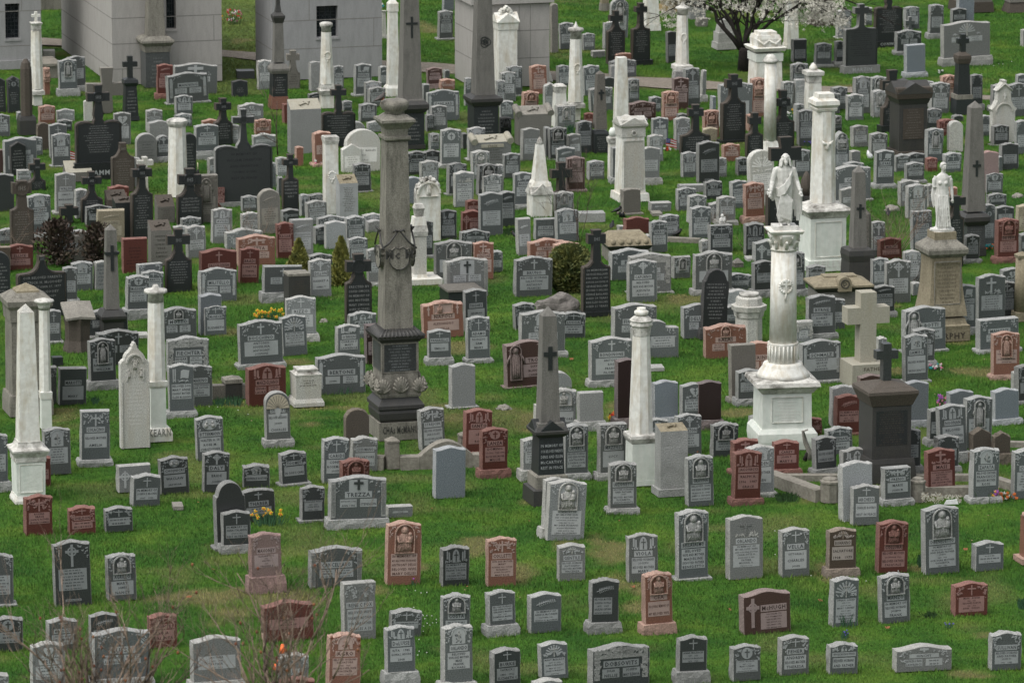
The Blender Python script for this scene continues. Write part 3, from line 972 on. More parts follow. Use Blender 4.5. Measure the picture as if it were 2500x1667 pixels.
    if mot == 'V':
        k.prism(cross_pts(mcx, zb + zm0, w * .34, mh * .9, t * 1.6), -.008, 0, D if c == 'l' else Pn, back=False); foliage(k, [(-w * .18, zc, .05, mh * .3), (w * .18, zc, .05, mh * .3)], R, .035, Pn, 26)
    if mot == 'C':
        W = min(.26, w * .42, mh * .75); k.prism(cross_pts(mcx, zb + zm0, W, mh * .95, t * 1.9, .68), -.01, 0, Pn, back=False)
        ringarc(k, mcx, zb + zm0 + mh * .95 * .68, W * .26, W * .36, 0, 6.283, -.008, 0, Pn, 14)
        if not wide: ff(18)
    if mot in 'Y':
        k.prism([(-w * .17, zb + zm0 - .02), (w * .17, zb + zm0 - .02), (w * .17, zb + ztopp - .02), (-w * .17, zb + ztopp - .02)], -.003, 0, Pn, back=False)
        k.prism(cross_pts(0, zb + zm0 + .02, w * .17, mh * .85, t * 1.2), -.02, 0, fam('d', 1, 'face'), back=False)
    if mot in 'YIZ':
        for sx in (-1, 1):
            x0, x1 = sorted((sx * hw * .98, sx * hw * .82))
            if mot == 'Z':
                k.prism(arch(sx * hw * .84, zb + .15, w * .07, H * .68, point=True), -.006, 0, Pn, back=False)
                foliage(k, [(sx * hw * .84, zb + H * .35, w * .03, H * .18)], R, .035, S, 16)
            else:
                k.prism([(x0, zb + .03), (x1, zb + .03), (x1, zb + ztop(top, hw * .85) - .03), (x0, zb + ztop(top, hw * .85) - .03)], -.01, 0, S, back=False)
                for g in range(3):
                    gx = x0 + (x1 - x0) * (.2 + .3 * g); k.prism([(gx - .006, zb + .06), (gx + .006, zb + .06), (gx + .006, zb + H * .84), (gx - .006, zb + H * .84)], -.0125, -.01, F, back=False)
    if mot in 'WA':
        aw = min(w * (.26 if mot == 'W' else .46), mh * 1.1); k.prism(arch(0, zb + zm0, aw, mh * .95, point=mot == 'W'), -.006, 0, Pn, back=False)
        if mot == 'W':
            k.prism(cross_pts(0, zb + zm0 + .015, aw * .6, mh * .75, t), -.011, -.006, D, back=False)
            for sx in (-1, 1):
                for g in (0, 1): k.prism(arch(sx * (w * .25 + g * w * .075), zb + zm0 + mh * (.15 + .1 * g), w * .055, mh * .62, 6, True), -.006, 0, Pn, back=False)
            foliage(k, [(-w * .28, zb + zm0 + .03, .07, .02), (w * .28, zb + zm0 + .03, .07, .02)], R, .026, Pn, 16)
        else:
            ringarc(k, 0, zb + zm0 + mh * .95 - aw * .5, aw * .52, aw * .6, 0, math.pi, -.012, 0, Pn, 10)
            foliage(k, [(0, zb + zm0 + mh * .35, aw * .3, mh * .25)], R, .028, D, 12); k.prism(cross_pts(0, zb + zm0 + mh * .2, aw * .3, mh * .6, t), -.013, -.004, S, back=False)
    if mot in 'NMS':
        if mot == 'S': aw = min(w * .36, .26) if not wide else .24; z0 = zb + (H * .42 if not wide else zm0); ah = H * .5 if not wide else mh
        else: aw = min(w * .56, .36); z0 = zb + zm0; ah = mh * .97
        if wide and mot != 'S': aw = min(.30, mh * .85)
        k.prism(arch(mcx, z0, aw, ah, 12), -.004, 0, D if c in 'gdhrpmb' else Pn, back=False)  # recess shade put into the colour: shallow niche back in the darker face stone
        r = min(aw / 2, ah * .6)
        ringarc(k, mcx, z0 + ah - r, aw * .5, aw * .5 + .022, 0, math.pi, -.045, 0, S, 12)
        for sx in (-1, 1):
            x0, x1 = sorted((mcx + sx * aw * .5, mcx + sx * (aw * .5 + .022))); k.prism([(x0, z0), (x1, z0), (x1, z0 + ah - r), (x0, z0 + ah - r)], -.045, 0, S, back=False)
        k.prism([(mcx - aw * .5 - .022, z0 - .018), (mcx + aw * .5 + .022, z0 - .018), (mcx + aw * .5 + .022, z0), (mcx - aw * .5 - .022, z0)], -.05, 0, S, back=False)
        fg = MB(); figure(fg, mcx, z0 + .004, ah * .95, S, mot == 'M', mot == 'S'); P['carved_figure'] = fg
    if mot == 'R':
        for g in range(9):
            a = math.pi * (g + .5) / 9; c0 = (0, zb + zm0 + mh * .25)
            r1 = min(w * .42, mh * .7); k.prism([(c0[0] + .04 * math.cos(a - .2), c0[1] + .04 * math.sin(a - .2)), (c0[0] + r1 * math.cos(a - .09), c0[1] + r1 * math.sin(a - .09)), (c0[0] + r1 * math.cos(a + .09), c0[1] + r1 * math.sin(a + .09)), (c0[0] + .04 * math.cos(a + .2), c0[1] + .04 * math.sin(a + .2))], -.004, 0, Pn, back=False)
        k.prism(cross_pts(0, zb + zm0, .15, mh * .95, t), -.012, 0, S, back=False)
        foliage(k, [(-w * .25, zb + zm0 + .05, .08, .025), (w * .25, zb + zm0 + .05, .08, .025)], R, .03, Pn, 18)
    if mot == 'B':
        for sx in (-1, 1): k.prism([(.03, zc - mh * .2 + .0), (.03 + sx * w * .16 + .04, zc - mh * .25), (.06 + sx * w * .17 + .03, zc + mh * .22), (.05, zc + mh * .28)][::sx], -.012, 0, Pn, back=False)
        for g in (0, 1): k.prism(arch(-w * (.24 + .08 * g), zb + zm0 + .02, w * .05, mh * .8, 6, True), -.007, 0, Pn, back=False)
        foliage(k, [(0, zb + zm0 + .04, w * .3, .02)], R, .03, Pn, 16)
    if mot == 'P':
        pw, ph = w * .62, min(mh * .6, w * .34)
        k.tube([(-pw / 2, -.006, zc - ph * .3), (0, -.008, zc + ph * .05), (pw / 2, -.006, zc + ph * .1)], [.008, .007, .004], Pn, 4)
        for g in range(9):
            u = g / 8; x = -pw * .38 + u * pw * .8; z = zc - ph * .25 + ph * .35 * math.sin(u * 1.6); L = ph * (.42 - .12 * u)
            for sg in (1, -1):
                a = .35 + (.75 if sg > 0 else -1.05); e = (x - L * .2 + L * math.cos(a) * .9, z + L * math.sin(a) * sg if sg > 0 else z + L * math.sin(a)); n2 = (-(e[1] - z), e[0] - x); q = .012 / max(.01, math.hypot(*n2))
                k.add([(x, -.007, z), ((x + e[0]) / 2 - n2[0] * q, -.007, (z + e[1]) / 2 - n2[1] * q), (e[0], -.007, e[1]), ((x + e[0]) / 2 + n2[0] * q, -.007, (z + e[1]) / 2 + n2[1] * q)], [(0, 3, 2, 1)] if sg > 0 else [(0, 3, 2, 1)], Pn)
    if mot in 'OQ':
        rx = min(w * (.3 if mot == 'Q' else .2), mh * .6); rz = min(mh * .46, rx if mot == 'O' else rx * .85)
        k.prism([(rx * math.cos(a), zc + rz * math.sin(a)) for a in [2 * math.pi * g / 18 for g in range(18)]], -.008, 0, Pn, back=False)
        if mot == 'O': k.prism(cross_pts(0, zc - rz * .75, rx * .9, rz * 1.5, t * 1.2), -.013, -.008, D, back=False); ff(18)
        else:
            for sx in (-1, 1): k.ball((sx * rx * .4, -.01, zc + rz * .35), (rx * .15, .03, rx * .18), S, 7, 5); k.ball((sx * rx * .48, -.008, zc - rz * .2), (rx * .3, .03, rz * .5), S, 7, 5)
            k.ball((0, -.012, zc), (rx * .1, .03, rx * .12), S, 7, 5)
    if mot == 'H':
        s_ = mh * .42; k.prism([(s_ * .062 * 16 * math.sin(a) ** 3, zc + s_ * .062 * (13 * math.cos(a) - 5 * math.cos(2 * a) - 2 * math.cos(3 * a))) for a in [-2 * math.pi * g / 20 for g in range(20)]][::1], -.01, 0, Pn, back=False)
        k.prism(cross_pts(0, zc - s_ * .5, s_ * .6, s_ * 1.0, t), -.015, -.01, D, back=False); foliage(k, [(-w * .2, zb + zm0 + .02, .09, .025), (w * .2, zb + zm0 + .02, .09, .025)], R, .03, Pn, 18)
    if mot == 'L':
        k.prism([(-hw * .94, zb + ztop(top, hw * .9) - .16), (hw * .94, zb + ztop(top, hw * .9) - .16), (hw * .94, zb + ztop(top, hw * .9) - .02), (hw * .3, zb + ztop(top, hw * .3) - .02), (-hw * .3, zb + ztop(top, hw * .3) - .02), (-hw * .94, zb + ztop(top, hw * .9) - .02)], -.006, 0, S, back=False)
        k.prism(arch(0, zb + .04, w * .76, zn - .06, 14), -.0025, 0, F, back=False); pp = []
        for sx in (-1, 1):
            x0, x1 = sorted((sx * hw * .94, sx * hw * .74)); k.prism([(x0, zb + H * .2), (x1, zb + H * .2), (x1, zb + ztop(top, hw * .9) - .16), (x0, zb + ztop(top, hw * .9) - .16)], -.006, 0, S, back=False)
            pp += [(sx * hw * .82, zb + H * .45, hw * .1, H * .22), (sx * hw * .5, zb + H - .11, hw * .35, .04)]
        foliage(k, pp, R, .055, S, 60)
        for i in range(20): x, z, a_, b_ = pp[i % 4]; leaf(k, x + R.uniform(-a_, a_), z + R.uniform(-b_, b_), .04, R.uniform(0, 6), F, -.0075)
        k.prism(cross_pts(0, zb + H - .24, .14, .22, .035), -.022, 0, fam(c, v, 'side'), back=False)
    if mot == 'E':
        k.prism([(-w * .22, zb + zm0), (w * .22, zb + zm0), (w * .22, zb + zm0 + mh * .93), (-w * .22, zb + zm0 + mh * .93)], -.004, 0, Pn, back=False)
        for (a0, a1, b0, b1) in ((-.25, -.22, 0, .93), (.22, .25, 0, .93), (-.25, .25, .93, 1.0), (-.25, .25, -.07, 0)): k.prism([(w * a0, zb + zm0 + mh * b0), (w * a1, zb + zm0 + mh * b0), (w * a1, zb + zm0 + mh * b1), (w * a0, zb + zm0 + mh * b1)], -.03, 0, S, back=False)
        fg = MB(); figure(fg, -w * .08, zb + zm0 + .01, mh * .85, S, True); P['carved_figure'] = fg
        for sx in (-1, 1): k.prism(cross_pts(sx * w * .36, zb + zm0 - .05, w * .08, mh, t), -.007, 0, Pn, back=False)
    if mot == 'K':
        k.prism(cross_pts(-.02, zb + zm0 + .03, w * .36, mh * .85, t * 1.9), -.014, 0, D if c == 'l' else Pn, back=False)
        foliage(k, [(0, zb + zm0 + .03, w * .34, .03), (w * .2, zb + zm0 + .06, w * .1, .04)], R, .035, Pn if c != 'l' else S, 34)
    if mot == 'G':
        for g in range(11):
            a = math.pi * (g + .5) / 11; r1 = hw * .93; c0 = (0, zb + H - hw * 1.35); sz = 1.25
            k.prism([(c0[0] + .03 * math.cos(a), c0[1] + .03 * math.sin(a)), (c0[0] + r1 * math.cos(a - .12), c0[1] + sz * r1 * math.sin(a - .12)), (c0[0] + r1 * math.cos(a + .12), c0[1] + sz * r1 * math.sin(a + .12))], -.022, 0, fam('t', 1, 'panel'), back=False)
        k.prism([(-.05, c0[1] - .14), (0, c0[1] - .2), (.05, c0[1] - .14), (.07, c0[1]), (-.07, c0[1])][::1], -.02, 0, Pn, back=False)
    if k.v: P['carving'] = k
    return P, th
def geom_from_px(L, T, Rr, B, pl, wide_th=.24):
    g, d = ground((L + Rr) / 2, B); s = d / FPX
    va = math.atan2(g.x, g.y); a = YAW + (-va)
    th = .235 if (Rr - L) * s < .85 else .27
    wv = (Rr - L) * s; w = max(.12, (wv - th * math.sin(max(a, 0))) / math.cos(a))
    h = ((B - T) * s - th * SINP) / cP
    off = (wv / 2 - w / 2 * math.cos(a))      # front face centre lies right of the box centre
    loc = Vector((g.x + off, g.y, 0))
    return loc, w, h, pl * s / cP, d
PARTNAMES = ('slab', 'base', 'name_panel', 'inscription_panel', 'inscription', 'carving', 'carved_figure')
# ---------------------------------------------------------------- build the headstones
rows = []
for src in (STONES, STONES2):
    for (c, r), txt in src.items():
        for ln in txt.strip().split('\n'):
            f = ln.split('|'); a = f[0].split(None, 7)
            L, T, Rr, B = (float(v) for v in a[:4]); pl, _, tl = a[4].partition('/')
            name = '' if a[7] == '~' else a[7]
            insc = [s for s in f[1].split(';') if s] if len(f) > 1 and f[1] else None
            look = f[-1] if len(f) > 2 else ''
            rows.append(dict(L=NX(c, L), T=NY(r, T), R=NX(c, Rr), B=NY(r, B), pl=float(pl) / ZS, tilt=float(tl or 0), sh=a[5][0], c=a[5][1], mot=a[6], name=name, insc=insc, look=look))
for i, q in enumerate(rows): q['i'] = i
def rank(q):
    w = min(q['R'], 2500) - max(q['L'], 0); h = min(q['B'], 1667) - max(q['T'], 0)
    return w * h
rows.sort(key=lambda q: -rank(q))
solo, rest = rows[:300], rows[300:]
strings = {'REST IN PEACE', 'CHAs McMANUS', 'IHS', 'LAMM', 'MARTIN', 'CONWAY', 'KEARN', 'MURPHY', 'STACK', 'FATHER', 'KELLY', 'Mc M', 'BROWN', 'D', 'M', 'DENIS AND ELLEN', 'McCARTHY.', 'IN MEMORY OF',
           'IN MEMORIAM', 'Mrs CHARLES McMANUS,', 'DIED APRIL 21st 1882,', 'AGED 72 YEARS.', 'CHARLES McMANUS,', 'DIED MARCH 22nd 1885,', 'AGED 76 YEARS.', 'JAMES McMANUS Jr.', 'DIED IN INFANCY.', 'OUR BELOVED PARENTS',
           'GEORGE BAILLARD', 'DIED APRIL 15, 1871', 'BLANCHE, DAUGHTER OF', 'EDOUARD V. BAILLARD', 'HENRIE BAILLARD', 'AGED 39 YEARS', 'MARIE ELLEAU BAILLARD', 'AGED 51 YEARS', 'DAVID SIMCOX', 'MARY SIMCOX', 'ERECTED BY', 'HIS MOTHER', 'AGED 83 YEARS', 'ELIZABETH SIMCOX', 'BRIDGET SIMCOX',
           'PATRICK H. McGOOEY', 'DIED OCTOBER 27, 1877', 'ANN E. McGOOEY', 'JOHN P. McGOOEY', 'GARTLAND', 'WILLIAM SWANTON', 'THOMAS QUINN', 'ANN SWANTON', 'REST', 'COSTELLO', 'MARGARET EGAN', 'JAMES MALONE', 'ELLEN FANTRY', 'KATE BONNELL', 'MARY A SHEA', 'WILLIAM SHEA', 'RUPPERT'}
for q in rows:
    if q['name']: strings.add(q['name'].replace('_', ' '))
    for s in q['insc'] or []: strings.add(s)
prepare_text(strings)
LAND = [   # things one can find at a glance: short phrase, x, y of the foot in the photograph
 ('tall brown shield column', 965, 1070), ('white Christ statue column', 1925, 1095), ('white female statue', 2305, 830), ('far left marble obelisk', 70, 1225),
 ('dark gabled obelisk', 1325, 1230), ('octagonal marble column', 1565, 1185), ('dark cross monument', 2165, 1175), ('big cream cross', 2110, 940), ('round evergreen bush', 1395, 710),
 ('grey boulder', 1355, 765), ('white gothic tablet', 330, 1090), ('white eagle column', 2015, 665), ('cone-shaped evergreens', 760, 690), ('dark red bush', 180, 640), ('bare reddish shrub', 2180, 620),
 ('blossoming tree', 1815, 170), ('white pediment tomb', 1535, 490), ('tan pulpit tomb', 700, 385), ('charcoal double tablet', 590, 495), ('white gabled obelisk', 1315, 530),
 ('tall cross-relief obelisk', 1000, 360), ('right-hand grey obelisk', 2370, 620), ('cream cross-topped tomb', 1200, 400), ('black portico monument', 2220, 370), ('daffodils', 665, 1270), ('traffic cone', 690, 1590),
 ('slim left-hand obelisk', 275, 800), ('first mausoleum window', 405, 80), ('second mausoleum window', 800, 95), ('black IHS tablets', 430, 520), ('orange flower', 1492, 1015), ('white dried wreath', 2300, 1220)]
def descr(q):
    wide = (q['R'] - q['L']) > .95 * (q['B'] - q['T'])
    p = ['wide' if wide else '', COLW[q['c']], SHW[q['sh']], 'headstone', MOW[q['mot']]]
    return ' '.join(x for x in p if x)
for q in rows: q['d'] = q['look'] and (COLW[q['c']] + ' headstone ' + q['look']) or descr(q)
for q in rows:
    cx, cy = (q['L'] + q['R']) / 2, q['B']
    best = min(LAND, key=lambda l: math.hypot(l[1] - cx, (l[2] - cy) * 1.2)); dx, dy = cx - best[1], cy - best[2]
    q['dist'] = math.hypot(dx, dy * 1.2)
    if abs(dx) > abs(dy) * 1.2: q['dir'] = 'left of' if dx < 0 else 'right of'
    else: q['dir'] = 'in front of' if dy > 0 else 'behind'
    q['land'] = best[0]
cells = {}
for q in rows: cells.setdefault((q['d'], q['dir'], q['land']), []).append(q)
ORD = ['nearest', 'second', 'third', 'fourth', 'fifth', 'sixth', 'seventh', 'eighth']
for k, qs in cells.items():
    qs.sort(key=lambda q: q['dist'])
    for n, q in enumerate(qs):
        if sum(1 for z in rows if z['d'] == q['d']) == 1 and q['look']: q['label'] = q['d']
        else: q['label'] = '%s, %s%s the %s' % (q['d'], (ORD[n] + ' ') if len(qs) > 1 else '', q['dir'], q['land'])
        ws = q['label'].split()
        if len(ws) > 16: q['label'] = q['label'].replace(' carved', '').replace(' arched panel', ' arch').replace('weathered grey-brown', 'grey-brown').replace(' round medallion', ' medallion').replace(' large centre cross', ' centre cross').replace(' small white gabled', ' white gabled').replace(' mother and child', ' mother')
        if len(q['label'].split()) > 16: q['label'] = q['label'].replace(' on the right', '').replace(' on the', ' by').replace(' wide', '').replace('wide ', '').replace(' church', '').replace(' standing', '').replace(' broad', '').replace(' thin', '')
FEET = []
def place(q):
    loc, w_, h_, pl, d = geom_from_px(q['L'], q['T'], q['R'], q['B'], q['pl'])
    seed = int(q['L'] * 7 + q['B'] * 13); R = random.Random(seed + 5)
    pl = pl if pl > .02 else 0
    P, th = headstone_parts(w_, h_, pl, q['sh'], q['c'], q['mot'], q['name'], q['insc'], seed)
    tl = (math.radians(R.gauss(0, 1.2)), math.radians(q['tilt'] + (R.gauss(0, 1.0) if not q['tilt'] else 0)))
    FEET.append((loc.x, loc.y, w_ + (.12 if pl else 0), .06 if pl else 0))
    if not pl: loc = loc + Vector((0, 0, -.012))
    return P, loc, YAW + math.radians(R.gauss(0, 2.6)), tl
for q in solo:
    P, loc, rz, tl = place(q)
    grp = 'granite headstones in the cemetery rows'
    if len(P) == 1:
        o = P['slab'].build('headstone'); o.location = loc; o.rotation_euler = (tl[0], tl[1], rz); tag(o, q['label'], 'headstone', grp)
    else:
        t = thing('headstone', q['label'], 'headstone', loc, rz, grp, tl)
        for k in PARTNAMES:
            if k in P: P[k].build(k, t)
big = MB()
for q in rest:
    P, loc, rz, tl = place(q)
    M = Matrix.Translation(loc) @ Matrix.Rotation(rz, 4, 'Z') @ Matrix.Rotation(tl[1], 4, 'Y') @ Matrix.Rotation(tl[0], 4, 'X')
    for k, m in P.items(): big.merge(m, M)
if rest:
    o = big.build('distant_headstones'); tag(o, 'the many small distant grey and red headstones scattered among the farther rows', 'headstones', None, 'stuff')
for q in rows:
    if len(q['label'].split()) > 16: q['label'] = ' '.join(q['label'].replace(' the ', ' ').split())
    if len(q['label'].split()) > 16: q['label'] = q['label'].replace('-', ' ', 0).replace('headstone ', 'stone ').replace(' and ', ' ')
print('headstones', len(rows), 'stuff', len(rest))
# ---------------------------------------------------------------- monuments
SK = {'q': 1.0, 'o': 1.0, 'c': 1.0}
def mono(name, label, cat, c, r, cx, yb, parts, yaw=None, group=None):
    """parts: [(part, section, material, [(y,width) bottom..top])] in zoom pixels"""
    px, py = NX(c, cx), NY(r, yb); g, d = ground(px, py); s = d / FPX / ZS
    yaw = YAW if yaw is None else yaw
    a = abs(yaw - math.atan2(g.x, g.y)); k = math.cos(a) + math.sin(a)
    def half(sect, W): return W * s / 2 / (k if sect == 'q' else 1)
    hb = half(parts[0][1], max(w_ for _, w_ in parts[0][3])); kb = k if parts[0][1] == 'q' else 1
    t = thing(name, label, cat, (g.x, g.y + hb * kb * .9, 0), yaw, group)
    out = {}
    for pn, sect, m, prof in parts:
        mb = MB(); pr = []
        for y, W in prof:
            h2 = half(sect, W); kk = k if sect == 'q' else 1
            z = ((yb - y) * s - (hb * kb - h2 * kk) * .9 * SINP) / cP
            pr.append((z, h2))
        pr2 = [pr[0]]
        for z, h2 in pr[1:]: pr2.append((max(z, pr2[-1][0] + .002), h2))
        mb.stack(pr2, sect, m); out.setdefault('prof', []).append((pn, sect, pr2))
        o = mb.build(pn, t); out[pn] = o
    out['t'] = t; out['s'] = s; out['hb'] = hb; out['z'] = lambda y, hw=hb: ((yb - y) * s - (hb - hw) * SINP) / cP
    return out
def panel_on(t, part, hw, z0, z1, mat, wfrac=.8, lines=None, ink=None, n=6, seed=1, frame=None):
    mb = MB(); y = -hw - .004
    if mat: mb.prism([(-hw * wfrac, z0), (hw * wfrac, z0), (hw * wfrac, z1), (-hw * wfrac, z1)], y, -hw + .02, mat)
    y -= .002
    if lines:
        lh = (z1 - z0) / len(lines)
        for i, s in enumerate(lines): mb.text(s, 0, z1 - (i + .8) * lh, hw * wfrac * 1.85, lh * .55, y, ink)
    elif ink: bars(mb, -hw * wfrac * .9, hw * wfrac * .9, z0, z1, n, ink, random.Random(seed), y)
    if frame:
        for (a0, a1, b0, b1) in ((-1, 1, -.02, 0), (-1, 1, 1, 1.02), (-1.03, -1, 0, 1), (1, 1.03, 0, 1)):
            mb.prism([(hw * wfrac * a0, z0 + (z1 - z0) * b0), (hw * wfrac * a1, z0 + (z1 - z0) * b0), (hw * wfrac * a1, z0 + (z1 - z0) * b1), (hw * wfrac * a0, z0 + (z1 - z0) * b1)], -hw - .02, -hw + .02, frame)
    return mb.build(part, t)
def cross_on(t, part, z0, h, w_, tk, yf, mat, dp=.04):
    mb = MB(); mb.prism(cross_pts(0, z0, w_, h, tk, .68), yf - dp, yf + .12, mat); return mb.build(part, t)
U = 'face_a1'; US = 'side_a1'; WF = 'face_w1'; WS = 'side_w1'; KD = 'face_k1'
mk('monument_brown', (.235, .223, .188), (.155, .146, .122), scale=35, rough=.85, bump=.3, stain=.65, stain_col=(.045, .042, .035), streak=True)
mk('monument_grey', (.175, .168, .152), (.115, .11, .098), scale=60, rough=.8, bump=.2, stain=.5, stain_col=(.06, .058, .052), streak=True)
mk('monument_dark', (.048, .047, .044), (.028, .028, .027), scale=60, rough=.5, bump=.1, stain=.4, stain_col=(.06, .055, .045), streak=True)
mk('sandstone', (.26, .225, .155), (.19, .165, .11), scale=20, rough=.9, bump=.3, stain=.5, stain_col=(.09, .075, .05), streak=True)
mk('cream_stone', (.34, .325, .265), (.28, .265, .215), scale=25, rough=.9, bump=.2, stain=.3, stain_col=(.25, .22, .15), streak=True)
mk('marble', (.68, .68, .635), (.58, .575, .53), scale=9, rough=.75, bump=.25, stain=.75, stain_col=(.42, .36, .26), streak=True, bscale=12)
mk('marble_green', (.64, .66, .61), (.56, .58, .53), scale=6, rough=.75, bump=.2, stain=.45, stain_col=(.44, .52, .46), streak=True)
mk('marble_dirty', (.58, .57, .53), (.44, .43, .39), scale=14, rough=.85, bump=.6, stain=.95, stain_col=(.075, .068, .055), streak=False, bscale=14)
mk('mausoleum_stone', (.36, .345, .325), (.315, .30, .283), scale=30, rough=.9, bump=.15, stain=.4, stain_col=(.22, .212, .20), streak=True)
mk('mausoleum_grey', (.30, .30, .30), (.26, .26, .26), scale=30, rough=.9, bump=.15, stain=.4, stain_col=(.17, .17, .17), streak=True)
mk('mortar', (.24, .23, .215), rough=.95)
mk('window_dark', (.012, .018, .022), rough=.15)
mk('concrete', (.24, .225, .19), (.17, .155, .13), scale=15, rough=.95, bump=.3, stain=.7, stain_col=(.10, .095, .075))
mk('boulder', (.19, .175, .16), (.09, .082, .075), scale=6, rough=.95, bump=1.0, stain=.6, bscale=8)
DK = 'monument_dark'; MG = 'monument_grey'; MBR = 'monument_brown'; SSN = 'sandstone'; MA = 'marble'; MGN = 'marble_green'; MD = 'marble_dirty'

# -- the great shield column --------------------------------------------------
m = mono('shield_column', 'tall brown granite memorial column with shield, fluted skirt and acanthus band', 'monument', 1, 2, 1965, 1625 + 140, [
    ('plinth', 'q', MBR, [(1765, 560), (1590, 560)]),
    ('base_moulding', 'q', DK, [(1588, 500), (1560, 545), (1500, 560), (1470, 540), (1460, 585), (1425, 585), (1400, 545), (1360, 480), (1345, 470)]),
    ('acanthus_band', 'q', MBR, [(1343, 500), (1320, 520), (1250, 480), (1100, 455)]),
    ('die', 'q', MBR, [(1098, 470), (800, 470)]),
    ('cornice', 'q', DK, [(798, 500), (780, 520), (772, 590), (745, 600), (700, 500), (665, 400)]),
    ('shaft', 'q', MBR, [(663, 362), (-350 - 820, 270)]),
    ('capital', 'q', MBR, [(-1175, 290), (-1190, 330), (-1215, 330), (-1225, 260), (-1290, 280), (-1320, 350), (-1350, 430), (-1375, 425), (-1390, 330), (-1440, 210)]),
    ('urn_top', 'c', MBR, [(-1440, 200), (-1460, 190), (-1475, 250), (-1510, 290), (-1545, 280), (-1570, 220), (-1580, 120)])])
t, s = m['t'], m['s']; prof = {pn: pr for pn, se, pr in m['prof']}
hw = prof['plinth'][0][1]; zc = (prof['plinth'][0][0] + prof['plinth'][1][0]) / 2
mb = MB(); mb.text('CHAs McMANUS', 0, zc - .05, hw * 1.7, .17, -hw - .012, DK); mb.build('lettering', t)
hw = prof['die'][0][1]; z0, z1 = prof['die'][0][0], prof['die'][1][0]
LINES = ['IN MEMORIAM', 'Mrs CHARLES McMANUS,', 'DIED APRIL 21st 1882,', 'AGED 72 YEARS.', 'CHARLES McMANUS,', 'DIED MARCH 22nd 1885,', 'AGED 76 YEARS.', 'JAMES McMANUS Jr.', 'DIED IN INFANCY.']
panel_on(t, 'inscription_panel', hw, z0 + .03, z1 - .04, 'face_d1', .86, LINES, 'panel_d1')
side = MB(); sp = MB(); sp.prism([(-hw * .8, z0 + .03), (hw * .8, z0 + .03), (hw * .8, z1 - .04), (-hw * .8, z1 - .04)], -hw - .004, -hw + .02, 'face_d1'); bars(sp, -hw * .7, hw * .7, z0 + .03, z1 - .04, 10, 'panel_d1', random.Random(3), -hw - .006)
side.merge(sp, Matrix.Rotation(-math.pi / 2, 4, 'Z')); side.build('side_panel', t)
# scalloped skirt and acanthus leaves
(zs0, hs0), (zs1, hs1) = prof['cornice'][2], prof['cornice'][4]
mb = MB(); pr = prof['cornice']; zA, hA = pr[3]; zB, hB = pr[5]
for fc in range(4):
    f = MB(); n = 11
    for i in range(n):
        xa = (i + .5) / n * 2 - 1; f.tube([(xa * hA * .98, -hA * 1.0 + .0, zA - .02), (xa * (hA * .5 + hB * .5), -(hA * .42 + hB * .58), zA + (zB - zA) * .45), (xa * hB, -hB * 1.0, zB)], [hA / n * .95, hA / n * .7, hB / n * .7], DK, 6)
    mb.merge(f, Matrix.Rotation(fc * math.pi / 2, 4, 'Z'))
mb.build('scalloped_skirt', t)
za, zb_ = prof['acanthus_band'][1][0], prof['acanthus_band'][3][0]; ha = prof['acanthus_band'][2][1]
mb = MB()
for fc in range(4):
    f = MB()
    for xc in (-1, -.02, 1):
        for i in range(9):
            a = math.radians(10 + i * 20); L = (zb_ - za) * (.78 if abs(xc) < .5 else .7); x0 = xc * ha * .98; R_ = .30
            pts = []
            for q in range(6):
                u = q / 5; pts.append((x0 + math.cos(a) * R_ * .62 * u ** 1.1, -ha - .03 - .075 * math.sin(u * 2.2), za + .05 + L * (.25 + .75 * math.sin(a)) * u))
            f.tube(pts, [.022, .035, .042, .04, .034, .018], MBR, 6)
    mb.merge(f, Matrix.Rotation(fc * math.pi / 2, 4, 'Z'))
mb.build('acanthus_leaves', t)
# shields with ribbons on the shaft
zt, zbm = m['z'](-1297 + 1165 + 0, .8), m['z'](-1297 + 1420, .8)
def shield():
    f = MB(); W = .43; H = zt - zbm; hw_ = prof['shaft'][0][1] * .94
    pts = [(0, 0), (.14, .03), (.30, .13), (.40, .28), (.42, .42), (.38, .52), (.44, .56), (.40, .66), (.44, .80), (.30, .76), (.16, .86), (0, .80)]
    full = [(x * W * 1.25, zbm + z * H * 1.0) for x, z in pts] + [(-x * W * 1.25, zbm + z * H) for x, z in reversed(pts[1:-1])]
    f.prism(full, -hw_ - .085, -hw_ + .05, MBR)
    f.tube([(full[i][0] * 1.0, -hw_ - .085, full[i][1]) for i in range(len(full))] + [(full[0][0], -hw_ - .085, full[0][1])], [.013] * (len(full) + 1), DK, 5)
    f.text('Mc M', 0, zbm + H * .42, .62, .20, -hw_ - .093, DK)
    for sx in (-1, 1): f.tube([(sx * .40, -hw_ - .05, zbm + H * .8), (sx * .22, -hw_ - .07, zbm + H * 1.05), (sx * .05, -hw_ - .06, zbm + H * 1.42), (sx * .02, -hw_ - .05, zbm + H * 1.5)], [.022, .022, .02, .014], DK, 6)
    for sx in (-1, 1): f.tube([(0, -hw_ - .05, zbm + H * 1.47), (sx * .10, -hw_ - .09, zbm + H * 1.53), (sx * .13, -hw_ - .05, zbm + H * 1.44)], [.02, .03, .015], DK, 5)
    return f
for an in (0, -math.pi / 2, math.pi / 2): mb = MB(); mb.merge(shield(), Matrix.Rotation(an, 4, 'Z')); mb.build('shield', t)
MCT = t; MCTOP = prof['urn_top'][-1][0]
